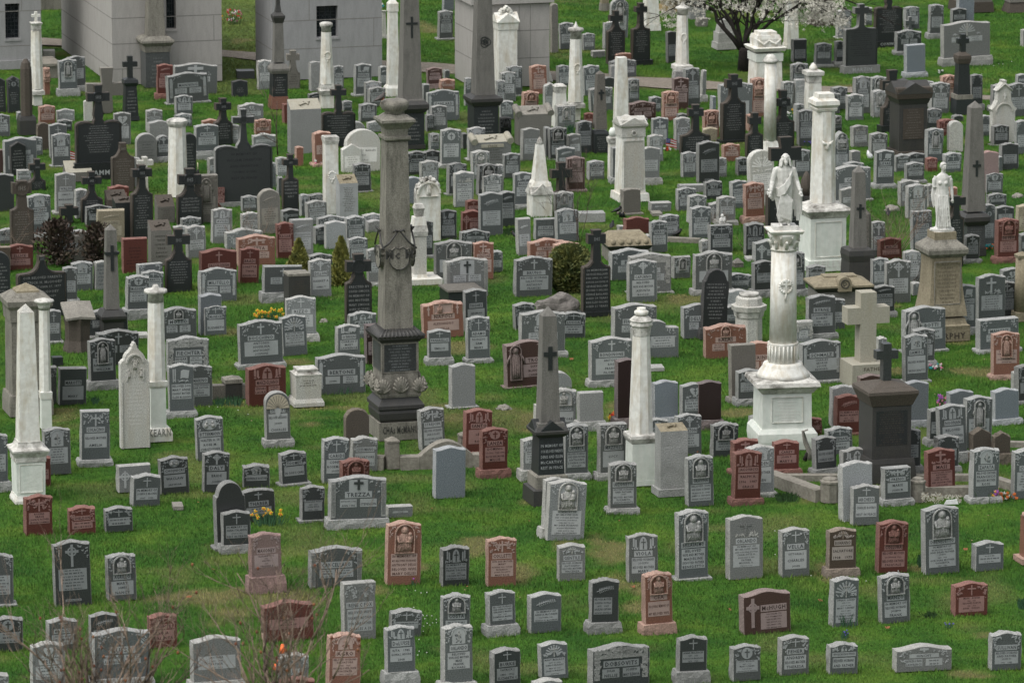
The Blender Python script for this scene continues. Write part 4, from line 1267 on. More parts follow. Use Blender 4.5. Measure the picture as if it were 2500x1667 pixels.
# -- plain stacks ---------------------------------------------------------------
GM = 'marble columns and obelisks'
def gable(m, part, z, hw, rise, mat, lip=.1):
    mb = MB()
    for fc in range(4):
        f = MB(); f.prism([(-hw, z), (hw, z), (0, z + rise)], -hw, 0, mat); mb.merge(f, Matrix.Rotation(fc * math.pi / 2, 4, 'Z'))
    return mb.build(part, m['t'])
m = mono('obelisk', 'large white marble obelisk on panelled pedestal at the far left', 'obelisk', 0, 3, 270, 1100, [
    ('base', 'q', MA, [(1100, 420), (1070, 420), (1040, 390), (1020, 375)]), ('pedestal', 'q', MGN, [(1018, 362), (690, 375)]),
    ('cornice', 'q', MD, [(688, 395), (640, 395), (610, 440), (590, 470), (575, 470), (540, 340), (500, 300), (485, 300)]),
    ('shaft', 'q', MA, [(483, 270), (-790, 182)]), ('point', 'q', WF, [(-792, 182), (-882, 8)])], group=GM)
hw = m['prof'][1][2][0][1]; panel_on(m['t'], 'panel', hw, m['prof'][1][2][0][0] + .08, m['prof'][1][2][1][0] - .05, None, .8, frame=MA)
m = mono('column', 'tall marble column with crossed ropes behind the far left obelisk', 'column', 0, 2, 450, 1650, [
    ('pedestal', 'q', MGN, [(1650, 135), (1360, 125)]), ('cornice', 'q', MA, [(1358, 140), (1290, 155), (1280, 125)]), ('shaft', 'o', MA, [(1278, 112), (480, 98)]),
    ('capital', 'c', MD, [(478, 105), (440, 125), (420, 130), (405, 205), (390, 190), (365, 60), (355, 20)])], group=GM)
m = mono('sandstone_pier', 'massive brown sandstone pier with pyramid cap at the left edge', 'monument', 0, 2, 255, 1530, [
    ('base', 'q', MBR, [(1530, 560), (1400, 560), (1330, 540), (1320, 530)]), ('die', 'q', MBR, [(1318, 480), (600, 465)]),
    ('cornice', 'q', MBR, [(598, 500), (480, 520), (450, 580), (400, 590), (310, 330)]), ('cap', 'q', SSN, [(308, 300), (290, 290), (205, 8)])])
m = mono('column', 'slender marble column with finial cap and carved wreath beside white gothic tablet', 'column', 0, 2, 1548, 1780, [
    ('base', 'q', MA, [(1780, 330), (1700, 330), (1650, 280)]), ('pedestal', 'q', MGN, [(1648, 195), (1250, 195)]), ('cornice', 'q', MA, [(1248, 200), (1230, 225), (1185, 235), (1180, 180)]),
    ('shaft', 'o', MA, [(1178, 172), (405, 148)]), ('capital', 'c', MD, [(403, 165), (330, 150), (318, 235), (290, 225), (275, 110), (255, 70), (240, 60), (225, 40)])], group=GM)
mb = MB(); mb.text('KEARN', 0, .12, m['hb'] * 1.7, .17, -m['hb'] - .01, 'ink_w1'); mb.build('lettering', m['t'])
m = mono('obelisk', 'slim grey granite obelisk with cross fleury and dark gabled base', 'obelisk', 0, 2, 1100, 800, [
    ('die', 'q', DK, [(800, 260), (600, 260)]), ('cornice', 'q', DK, [(598, 270), (570, 320), (545, 325), (480, 240)]), ('shaft', 'q', MG, [(470, 178), (-310, 128)]), ('point', 'q', MG, [(-311, 128), (-372, 6)])], group='granite obelisks')
cross_on(m['t'], 'cross_relief', m['z'](110, .4), .62, .34, .07, -m['prof'][2][2][0][1] * .92, 'face_k1', .02)
m = mono('obelisk', 'grey granite obelisk with dark cross on black gabled inscribed die', 'obelisk', 2, 3, 1530, 1118, [
    ('base', 'q', DK, [(1118, 500), (965, 490), (950, 440)]), ('upper_base', 'q', MBR, [(948, 400), (830, 400), (810, 350)]), ('die', 'q', 'face_k2', [(808, 330), (440, 300)]),
    ('cornice', 'q', DK, [(438, 320), (410, 420), (385, 425), (340, 360)]), ('neck', 'q', MG, [(338, 335), (300, 330)]), ('shaft', 'q', MG, [(298, 240), (-755, 170)]), ('point', 'q', MG, [(-757, 172), (-857, 8)])], group='granite obelisks')
pr = {a: p for a, _, p in m['prof']}; hw = (pr['die'][0][1] + pr['die'][1][1]) / 2 + .03
panel_on(m['t'], 'inscription', hw, pr['die'][0][0] + .1, pr['die'][1][0] - .1, None, .85, ['IN MEMORY OF', 'OUR BELOVED PARENTS', 'DENIS AND ELLEN', 'McCARTHY.', 'REST IN PEACE'], 'panel_g1')
gable(m, 'gables', pr['cornice'][1][0], pr['cornice'][1][1] * .98, .28, 'face_k1')
cross_on(m['t'], 'cross_relief', m['z'](-215, .3), .50, .28, .09, -pr['shaft'][1][1] * 1.12, 'face_k1', .03)
m = mono('column', 'weathered white marble octagonal column with urn finial and pedestal', 'column', 3, 3, 505, 918, [
    ('base', 'q', MGN, [(918, 315), (868, 310)]), ('pedestal', 'q', MGN, [(866, 300), (500, 290)]), ('cornice', 'q', MD, [(498, 300), (455, 345), (425, 335), (405, 270)]),
    ('shaft', 'o', MA, [(403, 225), (-560, 158)]), ('capital', 'o', MD, [(-562, 165), (-640, 180), (-660, 210), (-690, 200), (-705, 220), (-725, 190), (-755, 130)]),
    ('urn', 'c', MA, [(-757, 90), (-775, 140), (-800, 142), (-815, 100), (-822, 85), (-838, 90)])], group=GM)
m = mono('cross_monument', 'dark brown cross standing on a massive inscribed black pedestal', 'monument', 4, 3, 985, 895, [
    ('base', 'q', DK, [(895, 590), (810, 580), (700, 560), (655, 540)]), ('die', 'q', 'monument_dark', [(653, 480), (130, 480)]),
    ('cornice', 'q', 'face_u2', [(128, 500), (60, 570), (20, 615), (-10, 610), (-50, 480)]), ('cap', 'q', 'face_u2', [(-52, 470), (-110, 190), (-125, 110)])])
pr = {a: p for a, _, p in m['prof']}; panel_on(m['t'], 'inscription', pr['die'][0][1], pr['die'][0][0] + .3, pr['die'][1][0] - .1, 'face_k1', .8, None, 'face_u2', 15, 4)
zt = pr['cap'][-1][0]; mb = MB(); s = m['s']; mb.prism(cross_pts(0, zt, 225 * s, 370 * s, 85 * s, .7), -.11, .11, 'face_d1'); mb.build('cross', m['t'])
m = mono('memorial_cross', 'large plain cream stone cross on lettered block base', 'cross', 4, 2, 790, 1250, [('base', 'q', 'cream_stone', [(1250, 480), (1015, 480)])])
s = m['s']; mb = MB(); mb.prism(cross_pts(0, m['hb'] * 0 + m['prof'][0][2][1][0], 440 * s, 700 * s, 165 * s, .67), -.20, .20, 'cream_stone'); mb.build('cross', m['t'])
mb = MB(); mb.text('FATHER', .05, m['prof'][0][2][1][0] * .72, .5, .09, -m['hb'] - .004, 'ink_t1'); mb.build('lettering', m['t'])
# white statue columns
m = mono('statue_column', 'tall white marble column with fluted drum and square pedestal, carrying Christ statue', 'column', 3, 2, 1915, 1860, [
    ('base', 'q', MGN, [(1860, 640), (1780, 660), (1700, 650), (1650, 580)]), ('pedestal', 'q', MGN, [(1648, 545), (1300, 535)]),
    ('cornice', 'q', MD, [(1298, 560), (1260, 640), (1240, 710), (1200, 690), (1170, 540)]), ('torus', 'c', MA, [(1168, 540), (1130, 500), (1100, 470), (1060, 410), (1045, 400), (1020, 380), (1012, 330)]),
    ('fluted_drum', 'c', MA, [(1010, 290), (835, 290), (815, 310)]), ('shaft', 'c', MA, [(813, 272), (-95, 248)]), ('capital', 'c', MA, [(-97, 262), (-115, 275), (-130, 245), (-200, 260), (-240, 320), (-262, 325)]),
    ('abacus', 'q', MA, [(-264, 335), (-285, 375), (-295, 375)])], yaw=YAW * .55)
pr = {a: p for a, _, p in m['prof']}; CHR = m; t = m['t']; s = m['s']
mb = MB(); r = pr['fluted_drum'][0][1]
for i in range(22): a = 2 * math.pi * i / 22; mb.tube([(r * 1.005 * math.cos(a), r * 1.005 * math.sin(a), pr['fluted_drum'][0][0] + .04), (r * 1.005 * math.cos(a), r * 1.005 * math.sin(a), pr['fluted_drum'][1][0])], [.022, .022], MA, 5)
mb.build('fluting', t)
mb = MB(); zw = m['z'](245, r); rs = r * .93
for i in range(16): a = 2 * math.pi * i / 16; mb.ball((.13 * math.cos(a), -math.sqrt(max(0, rs * rs - (.13 * math.cos(a)) ** 2)) - .01, zw + .13 * math.sin(a)), (.04, .03, .04), MA, 6, 5)
mb.prism(cross_pts(0, zw - .14, .2, .30, .045), -rs - .035, -rs + .1, MA); mb.tube([(0, -rs - .01, zw - .14), (-.02, -rs - .01, zw - .32)], [.025, .02], MA, 5); mb.build('wreath', t)
mb = MB(); zc = pr['capital'][3][0]; rc = pr['capital'][2][1]
for i in range(16):
    a = 2 * math.pi * i / 16; o_ = (i % 2) * .10; z_ = zc - .10 + o_
    mb.tube([(rc * .98 * math.cos(a), rc * .98 * math.sin(a), z_ - .08), (rc * 1.08 * math.cos(a), rc * 1.08 * math.sin(a), z_ + .06), (rc * 1.28 * math.cos(a), rc * 1.28 * math.sin(a), z_ + .09), (rc * 1.3 * math.cos(a), rc * 1.3 * math.sin(a), z_ + .04)], [.05, .045, .03, .012], MA, 5)
mb.build('capital_leaves', t)
hw = pr['pedestal'][0][1]; panel_on(t, 'panel', hw, pr['pedestal'][0][0] + .15, pr['pedestal'][1][0] - .08, None, .62, None, 'panel_w0', 8, 5, frame=MA)
m = mono('column', 'white marble column with carved eagle, wide cornice and tall panelled pedestal', 'column', 4, 1, 365, 1392, [
    ('base', 'q', MGN, [(1392, 510), (1285, 500)]), ('pedestal', 'q', MGN, [(1283, 440), (870, 440)]), ('cornice', 'q', MD, [(868, 450), (840, 490), (805, 560), (780, 520), (740, 340), (720, 270)]),
    ('shaft', 'o', MA, [(718, 240), (-180, 205)]), ('capital', 'q', MA, [(-182, 240), (-205, 260), (-215, 240), (-240, 300), (-280, 290), (-310, 200), (-355, 190)])], group=GM)
hw = m['prof'][1][2][0][1]; panel_on(m['t'], 'panel', hw, m['prof'][1][2][0][0] + .1, m['prof'][1][2][1][0] - .1, None, .72, frame=MA)
mb = MB(); mb.text('KELLY', 0, .1, m['hb'] * 1.6, .18, -m['hb'] - .004, 'panel_w0'); mb.build('lettering', m['t'])
mb = MB(); r = m['prof'][3][2][0][1]; ze = m['z'](150, r)
for sx in (-1, 1): mb.tube([(0, -r, ze), (sx * .09, -r - .03, ze + .05), (sx * .15, -r - .02, ze + .12)], [.03, .045, .01], MA, 5)
mb.ball((0, -r, ze - .03), (.06, .05, .11), MA); mb.build('eagle_relief', m['t'])
WOM = mono('statue_monument', 'brown sandstone monument with flared inscribed die, carrying white woman statue', 'monument', 4, 2, 1540, 790, [
    ('base', 'q', SSN, [(790, 540), (680, 540)]), ('lower_moulding', 'q', SSN, [(678, 530), (640, 540), (620, 480), (590, 460), (560, 440)]), ('die', 'q', SSN, [(545, 480), (500, 470), (400, 430), (250, 390), (60, 370), (-40, 370)]),
    ('cornice', 'q', MBR, [(-42, 395), (-70, 480), (-110, 490), (-130, 470), (-200, 300), (-215, 280)]), ('cap', 'q', SSN, [(-217, 265), (-290, 265)])])
pr = {a: p for a, _, p in WOM['prof']}; panel_on(WOM['t'], 'inscription', pr['die'][2][1] * 1.0, pr['die'][1][0] + .2, pr['die'][-1][0] - .1, None, .72, None, 'ink_t1', 11, 8, frame=MBR)
mb = MB(); mb.text('MURPHY', 0, .06, WOM['hb'] * 1.8, .15, -WOM['hb'] - .006, 'face_u0'); mb.build('lettering', WOM['t'])
# more obelisks and columns, farther back
OB = [
 ('obelisk', 'grey granite obelisk with small dark cross near right side', 4, 1, 710, 1560, [('base', 'q', DK, [(1560, 330), (1300, 300)]), ('cornice', 'q', DK, [(1298, 300), (1240, 325), (1190, 310), (1165, 230)]), ('shaft', 'q', MG, [(1160, 170), (418, 122)]), ('point', 'q', MG, [(416, 122), (345, 6)])], (800, .36, .2)),
 ('grave_pillar', 'dark grey pointed pillar leaning against the small-cross obelisk', 4, 1, 775, 1420, [('base', 'q', DK, [(1420, 170), (1300, 160)]), ('shaft', 'o', 'face_a0', [(1298, 130), (900, 118), (830, 100), (780, 30)])], None),
 ('obelisk', 'tall brown-grey granite obelisk with thin cross on black rounded die', 4, 1, 1850, 1240, [('base', 'q', DK, [(1240, 250), (1160, 240)]), ('die', 'q', 'face_g0', [(1158, 220), (940, 220)]), ('cornice', 'q', DK, [(938, 250), (900, 310), (860, 310), (820, 240)]), ('shaft', 'q', MG, [(800, 225), (-215, 138)]), ('point', 'q', MG, [(-217, 138), (-288, 6)])], (375, .42, .22)),
 ('obelisk', 'tall brown obelisk with large dark cross and black rounded cornice', 2, 0, 165, 1480, [('base', 'q', DK, [(1480, 310), (1440, 310)]), ('die', 'q', 'face_k2', [(1438, 290), (1130, 290)]), ('cornice', 'q', DK, [(1128, 300), (1090, 390), (1050, 390), (1010, 310)]), ('neck', 'q', MG, [(1008, 300), (995, 290)]), ('shaft', 'q', MG, [(993, 250), (-300, 165)]), ('point', 'q', MG, [(-302, 165), (-370, 6)])], (280, .62, .34)),
 ('obelisk', 'tall dark brown obelisk with a monogram rosette and black cornice', 2, 0, 888, 1420, [('base', 'q', DK, [(1420, 340), (1360, 340)]), ('die', 'q', 'face_k2', [(1358, 310), (1060, 310)]), ('cornice', 'q', DK, [(1058, 330), (1020, 400), (990, 400), (950, 260)]), ('shaft', 'q', MG, [(948, 245), (-350, 155)]), ('point', 'q', MG, [(-352, 155), (-420, 6)])], None),
 ('obelisk', 'tall brown obelisk standing in front of the first mausoleum', 0, 0, 1530, 870, [('die', 'q', 'face_g0', [(870, 310), (530, 310)]), ('cornice', 'q', MBR, [(528, 320), (470, 340), (440, 420), (420, 415), (375, 300)]), ('shaft', 'q', MBR, [(370, 220), (-500, 150)]), ('point', 'q', MBR, [(-502, 150), (-580, 6)])], None),
 ('obelisk', 'small brown obelisk with thin cross on black die by the pulpit tomb', 2, 0, 2045, 1515, [('die', 'q', 'face_k1', [(1515, 185), (1330, 180), (1300, 150)]), ('shaft', 'q', 'face_a0', [(1285, 145), (745, 92)]), ('point', 'q', 'face_a0', [(743, 92), (705, 6)])], (950, .3, .17)),
 ('cross_pillar', 'grey stone pillar with gabled caps and cross before second mausoleum', 1, 0, 808, 1085, [('base', 'q', 'face_p0', [(1085, 230), (960, 200)]), ('die', 'q', 'face_k1', [(958, 190), (740, 185)]), ('cornice', 'q', MG, [(738, 200), (710, 230), (690, 230), (640, 160)]), ('shaft', 'q', MG, [(622, 130), (240, 105)]), ('upper_cap', 'q', DK, [(238, 110), (190, 150), (170, 150), (135, 80)]), ('spire', 'q', DK, [(133, 75), (60, 48), (-60, 44)])], None),
 ('column', 'white marble column with leafy capital before the second mausoleum window', 1, 0, 1285, 1075, [('pedestal', 'q', MA, [(1075, 150), (950, 150)]), ('base', 'q', MD, [(948, 180), (905, 210), (890, 165), (840, 150)]), ('shaft', 'o', MA, [(838, 130), (330, 92)]), ('capital', 'c', MD, [(328, 95), (290, 95), (275, 125), (250, 130), (235, 90)])], None),
 ('column', 'very tall white gabled marble pillar between mausoleum and obelisk', 1, 0, 1940, 960, [('base', 'q', MA, [(960, 200), (880, 190), (850, 150)]), ('shaft', 'q', MA, [(848, 135), (130, 105)]), ('cap', 'q', MA, [(128, 120), (50, 120), (-20, 10)])], None),
 ('column', 'white marble column with beaded capital in front of third mausoleum', 2, 0, 1470, 815, [('base', 'q', MA, [(815, 220), (770, 200), (720, 170)]), ('shaft', 'c', MA, [(718, 160), (640, 150), (270, 118)]), ('capital', 'c', MD, [(268, 125), (200, 130), (180, 150), (160, 155), (140, 130), (125, 40)])], None),
 ('column', 'white marble column with pointed disc cap and garland', 2, 0, 1805, 1195, [('pedestal', 'q', MA, [(1195, 95), (1080, 100)]), ('base', 'q', MD, [(1078, 190), (1040, 190), (1020, 150)]), ('shaft', 'o', MA, [(1018, 145), (400, 104)]), ('capital', 'c', MD, [(398, 112), (340, 105), (325, 160), (300, 150), (285, 60), (260, 30), (225, 6)])], None),
 ('column', 'short white marble column with arched niche and rounded cap', 2, 0, 1645, 1265, [('shaft', 'q', MA, [(1265, 160), (930, 130)]), ('capital', 'q', MD, [(928, 130), (880, 140), (865, 155), (840, 90), (830, 30)])], None),
 ('column', 'tapering white marble shaft with carved foliage, flat top', 3, 0, 308, 1280, [('shaft', 'q', MA, [(1280, 158), (640, 118), (580, 112)])], None),
 ('column', 'white marble column with onion cap standing on the upper lawn', 3, 0, 915, 790, [('pedestal', 'q', MA, [(790, 200), (700, 180)]), ('base', 'q', MD, [(698, 215), (660, 210), (640, 150)]), ('shaft', 'o', MA, [(638, 126), (160, 100)]), ('capital', 'c', MD, [(158, 106), (110, 106), (98, 145), (85, 130), (60, 50), (40, 34), (18, 6)])], None),
 ('column', 'smooth round marble column with domed top behind the big black cross', 3, 0, 1785, 1500, [('base', 'q', MA, [(1500, 230), (1450, 170), (1400, 140)]), ('shaft', 'c', MA, [(1398, 128), (640, 118)]), ('capital', 'c', MD, [(638, 125), (620, 165), (600, 130), (575, 100), (550, 60)])], None),
 ('column', 'white marble pedestal column with beehive finial', 4, 0, 265, 1110, [('shaft', 'q', MA, [(1110, 175), (830, 155)]), ('neck', 'q', MD, [(828, 160), (760, 160)]), ('capital', 'q', MD, [(758, 205), (720, 210), (700, 110)]), ('finial', 'c', MA, [(698, 85), (670, 80), (650, 50), (622, 6)])], None),
 ('obelisk', 'tall white marble obelisk under blossoming branches', 4, 0, 50, 490, [('base', 'q', MA, [(490, 170), (440, 160)]), ('shaft', 'q', MA, [(438, 145), (-300, 92)])], None),
 ('obelisk', 'white marble obelisk foot on a block base left of blossoms', 3, 0, 605, 310, [('base', 'q', MA, [(310, 200), (245, 190)]), ('shaft', 'q', MA, [(243, 170), (-500, 100)])], None),
 ('column', 'slim marble column with small cross at far upper left', 0, 0, 365, 1050, [('pedestal', 'q', MA, [(1050, 110), (950, 110)]), ('base', 'q', MD, [(948, 175), (910, 170), (890, 130)]), ('shaft', 'o', MA, [(888, 118), (320, 98)]), ('capital', 'q', MD, [(318, 110), (270, 115), (245, 148), (228, 60)])], None),
 ('grave_pillar', 'dark brown hooded pillar beside slim marble cross column', 0, 0, 258, 1340, [('pedestal', 'q', DK, [(1340, 215), (1200, 215), (1160, 190)]), ('shaft', 'o', 'face_u1', [(1150, 110), (850, 112), (690, 105), (630, 80), (590, 30)])], None),
 ('cross_monument', 'black cross on stepped black pedestal in front of first mausoleum', 0, 0, 1285, 1198, [('base', 'q', 'face_k1', [(1198, 200), (1160, 190)]), ('die', 'q', 'face_k1', [(1158, 175), (860, 140)]), ('cap', 'q', 'face_k1', [(858, 150), (830, 185), (800, 170), (775, 70)])], None),
 ('cross_monument', 'black granite pillar with cross and round seal, near right', 4, 0, 1740, 1140, [('base', 'q', 'face_k2', [(1140, 210), (990, 205)]), ('plinth', 'q', MBR, [(988, 205), (945, 200)]), ('shaft', 'q', 'face_k1', [(940, 155), (640, 130)]), ('cap', 'q', 'face_u1', [(638, 140), (590, 165), (560, 160), (520, 60)])], None),
 ('obelisk', 'small white marble spire with gabled pedestal and flame finial', 2, 1, 1448, 855, [('pedestal', 'q', MA, [(855, 250), (640, 250)]), ('cornice', 'q', MD, [(638, 275), (620, 280), (590, 240), (560, 235)]), ('neck', 'q', MA, [(558, 230), (520, 200), (500, 180)]), ('shaft', 'q', MA, [(498, 170), (140, 85)]), ('finial', 'c', MD, [(138, 75), (115, 60), (90, 45), (60, 10)])], None),
 ('column', 'rust-stained white marble pilaster with carved niche saint', 1, 1, 1325, 825, [('shaft', 'q', MA, [(825, 165), (140, 160)]), ('capital', 'q', MD, [(138, 165), (110, 180), (70, 182)])], None),
 ('column', 'plain tapering marble column with carved round cap at left', 0, 1, 1755, 655, [('shaft', 'o', MA, [(655, 190), (-30, 158)]), ('capital', 'o', MD, [(-32, 170), (-60, 195), (-85, 200), (-105, 150), (-120, 60)])], None),
 ('grave_pillar', 'small green-white marble pillar with dome cap by pediment tomb', 3, 1, 225, 490, [('shaft', 'q', MA, [(490, 100), (130, 90)]), ('cap', 'q', MD, [(128, 110), (80, 130), (60, 80)]), ('dome', 'c', MGN, [(58, 75), (10, 78), (-25, 40)])], None),
 ('column', 'tan stone column with carved foot at the right edge', 4, 2, 2330, 590, [('base', 'q', SSN, [(590, 190), (500, 180)]), ('shaft', 'c', SSN, [(498, 150), (-30, 130)]), ('cap', 'q', SSN, [(-32, 140), (-60, 150), (-105, 10)])], None),
 ('grave_pillar', 'pinkish red pillar with knob cut by right picture edge', 4, 4, 2420, 395, [('base', 'q', 'side_p1', [(395, 300), (340, 300)]), ('shaft', 'q', 'face_p1', [(338, 190), (-70, 180)]), ('knob', 'c', 'side_p1', [(-72, 180), (-100, 170), (-117, 80)])], None),
]
for nm, lab, c, r, cx, yb, parts, crs in OB:
    m = mono(nm, lab, nm.replace('_', ' ').replace('grave pillar', 'pillar'), c, r, cx, yb, parts, group=GM if nm == 'column' else None)
    pr = {a: p for a, _, p in m['prof']}
    if crs:
        yc, h, w_ = crs; p = pr['shaft']; zz = m['z'](yc, .3); f = (zz - p[0][0]) / max(.01, p[-1][0] - p[0][0]); hw = p[0][1] + (p[-1][1] - p[0][1]) * f
        cross_on(m['t'], 'cross_relief', zz - h * .55, h, w_, .06, -hw, 'face_k1', .02)
    if 'monogram' in lab:
        mb = MB(); p = pr['shaft']; zz = m['z'](445, .5); hw = p[0][1] + (p[-1][1] - p[0][1]) * (zz - p[0][0]) / (p[-1][0] - p[0][0])
        for k in range(3): ringarc(mb, .05 * math.cos(k * 2.1), zz + .05 * math.sin(k * 2.1), .10, .118, 0, 6.283, -hw - .015, -hw + .05, 'face_k1', 16)
        mb.text('M', 0, zz - .045, .12, .09, -hw - .01, 'face_k1'); mb.build('monogram', m['t'])
    if 'slim marble column with small cross' in lab: mb = MB(); s = m['s']; mb.prism(cross_pts(0, pr['capital'][-1][0], 85 * s, 100 * s, 26 * s, .6), -.05, .05, MA); mb.build('cross', m['t'])
    if nm == 'cross_monument': mb = MB(); s = m['s']; mb.prism(cross_pts(0, pr['cap'][-1][0] - .03, (145 if c == 0 else 118) * s, (225 if c == 0 else 185) * s, 50 * s, .64), -.08, .08, 'face_k1'); mb.build('cross', m['t'])
    if 'die' in pr: d0, d1 = pr['die'][0], pr['die'][1]; hh = max(d0[1], d1[1]); panel_on(m['t'], 'inscription', hh, d0[0] + (d1[0] - d0[0]) * .12, d0[0] + (d1[0] - d0[0]) * .9, None, .85, None, 'ink_k1', 7, int(cx))
    if 'gabled pedestal and flame' in lab: gable(m, 'gables', pr['cornice'][0][0], pr['cornice'][0][1] * 1.03, .3, MD)
    if 'before the second' in lab or 'garland' in lab or 'onion' in lab or 'pilaster' in lab or 'arched niche' in lab:
        mb = MB(); p = pr['shaft']; zz = p[0][0] + (p[-1][0] - p[0][0]) * .55; hw = p[0][1] + (p[-1][1] - p[0][1]) * .55; R = random.Random(int(cx))
        for k in range(12): a = k / 12 * 6.28; mb.ball((.09 * math.cos(a), -hw, zz + .11 * math.sin(a)), (.03, .022, .03), MA, 6, 4)
        mb.ball((0, -hw, zz - .16), (.035, .025, .06), MA, 6, 4); mb.build('carved_garland', m['t'])
# ---------------------------------------------------------------- tablets that end in a cross
def crossmono(c, r, L, T, Rr, B, ys, yn, yc, cw, nw, pl, fc, label, ring=False, txt=None, name=None, shoulders='ogee', tilt=0, th=.24, ihs=True):
    px, py = NX(c, (L + Rr) / 2), NY(r, B); g, d = ground(px, py); s = d / FPX / ZS
    a = YAW - math.atan2(g.x, g.y); w_ = max(.1, ((Rr - L) * s - th * math.sin(a)) / math.cos(a)); hw = w_ / 2
    Z = lambda y: max(0.0, ((B - y) * s - (th * SINP * .6 if y < B - 30 else 0)) / cP)
    t = thing('cross_tablet', label, 'cross monument', (g.x + .03, g.y, 0), YAW + math.radians(random.Random(int(L)).gauss(0, 2)), None, (0, math.radians(tilt)))
    zp, zs, zn, zc, zt = pl * s, Z(ys), Z(yn), Z(yc), Z(T); cwm = cw * s / 2 / math.cos(a); n2 = nw * s / 2; ah = n2 * 1.0
    right = [(hw, zp), (hw, zs - .04), (hw * .98, zs), (hw * .90, zs + .015)]
    for i in range(1, 7):
        u = i / 6.0; right.append((hw * .88 + (n2 - hw * .88) * (u ** .7 if shoulders == 'ogee' else math.sin(u * 1.57) ** .6), zs + .02 + (zn - zs - .02) * (u ** 1.6 if shoulders == 'ogee' else 1 - math.cos(u * 1.57))))
    if shoulders == 'lobes':
        right = [(hw, zp), (hw, zs)] + [(hw * .62 + hw * .38 * math.cos(k * math.pi / 6), zs + hw * .15 * math.sin(k * math.pi / 6)) for k in range(1, 6)] + [(hw * .24, zs + hw * .06), (hw * .23, zs + hw * .15), (hw * .17, zs + hw * .24)] + [(n2 * 1.3, zn)]
    b = MB(); fl = 1.12
    if T < yn - 5:
        crs = [(n2 * .85, zc - ah * 1.1), (cwm, zc - ah * fl), (cwm, zc + ah * fl), (n2 * .85, zc + ah), (n2 * fl, zt)]
    else: crs = [(n2, zn)]
    pts = right + crs; pts = pts + [(-x, z) for x, z in reversed(pts)]
    F, S, I = fam(fc, 1, 'face'), fam('u' if fc in 'k' else fc, 1, 'face' if fc in 'ku' else 'side'), fam(fc, 1, 'ink')
    if fc == 'k': S = 'face_u0'
    b.prism(pts, 0, th, F, S); b.build('tablet', t)
    if pl: q = MB(); q.box(-hw - .07, hw + .07, -.07, th + .07, -.02, zp, 'face_k0' if fc == 'k' else S); (q.text(name, 0, zp * .28, w_ * .9, min(.14, zp * .5), -.074, 'panel_h1') if name else None); q.build('base', t)
    k = MB()
    if ring: ringarc(k, 0, zc, n2 * 1.2, n2 * 1.5, 0, 6.283, -.02, th * .5, F, 18)
    if T < yn - 5 and ihs: k.text('IHS', 0, zc - n2 * .45, n2 * 1.4, n2 * .9, -.012, fam(fc, 1, 'panel') if fc == 'k' else I)
    # raised rim
    e = [(x * (.93 if abs(x) > n2 * 1.2 else .88), z - (.03 if z > zs else -.03)) for x, z in right]
    k.tube([(x, -.004, z) for x, z in e], [.009] * len(e), F if fc != 'k' else 'face_u1', 4); k.tube([(-x, -.004, z) for x, z in e], [.009] * len(e), F if fc != 'k' else 'face_u1', 4)
    k.build('carving', t)
    q = MB()
    if txt:
        lh = (zs - zp - .1) / max(len(txt), 8)
        for i, st in enumerate(txt): q.text(st, 0, zs - (i + .9) * lh, w_ * .8, min(.07, lh * .55), -.004, I)
    else: bars(q, -hw * .78, hw * .78, zp + (zs - zp) * .25, zs, max(5, int((zs - zp) / .085)), I, random.Random(int(T + L)), -.004)
    q.build('inscription', t)
    return t
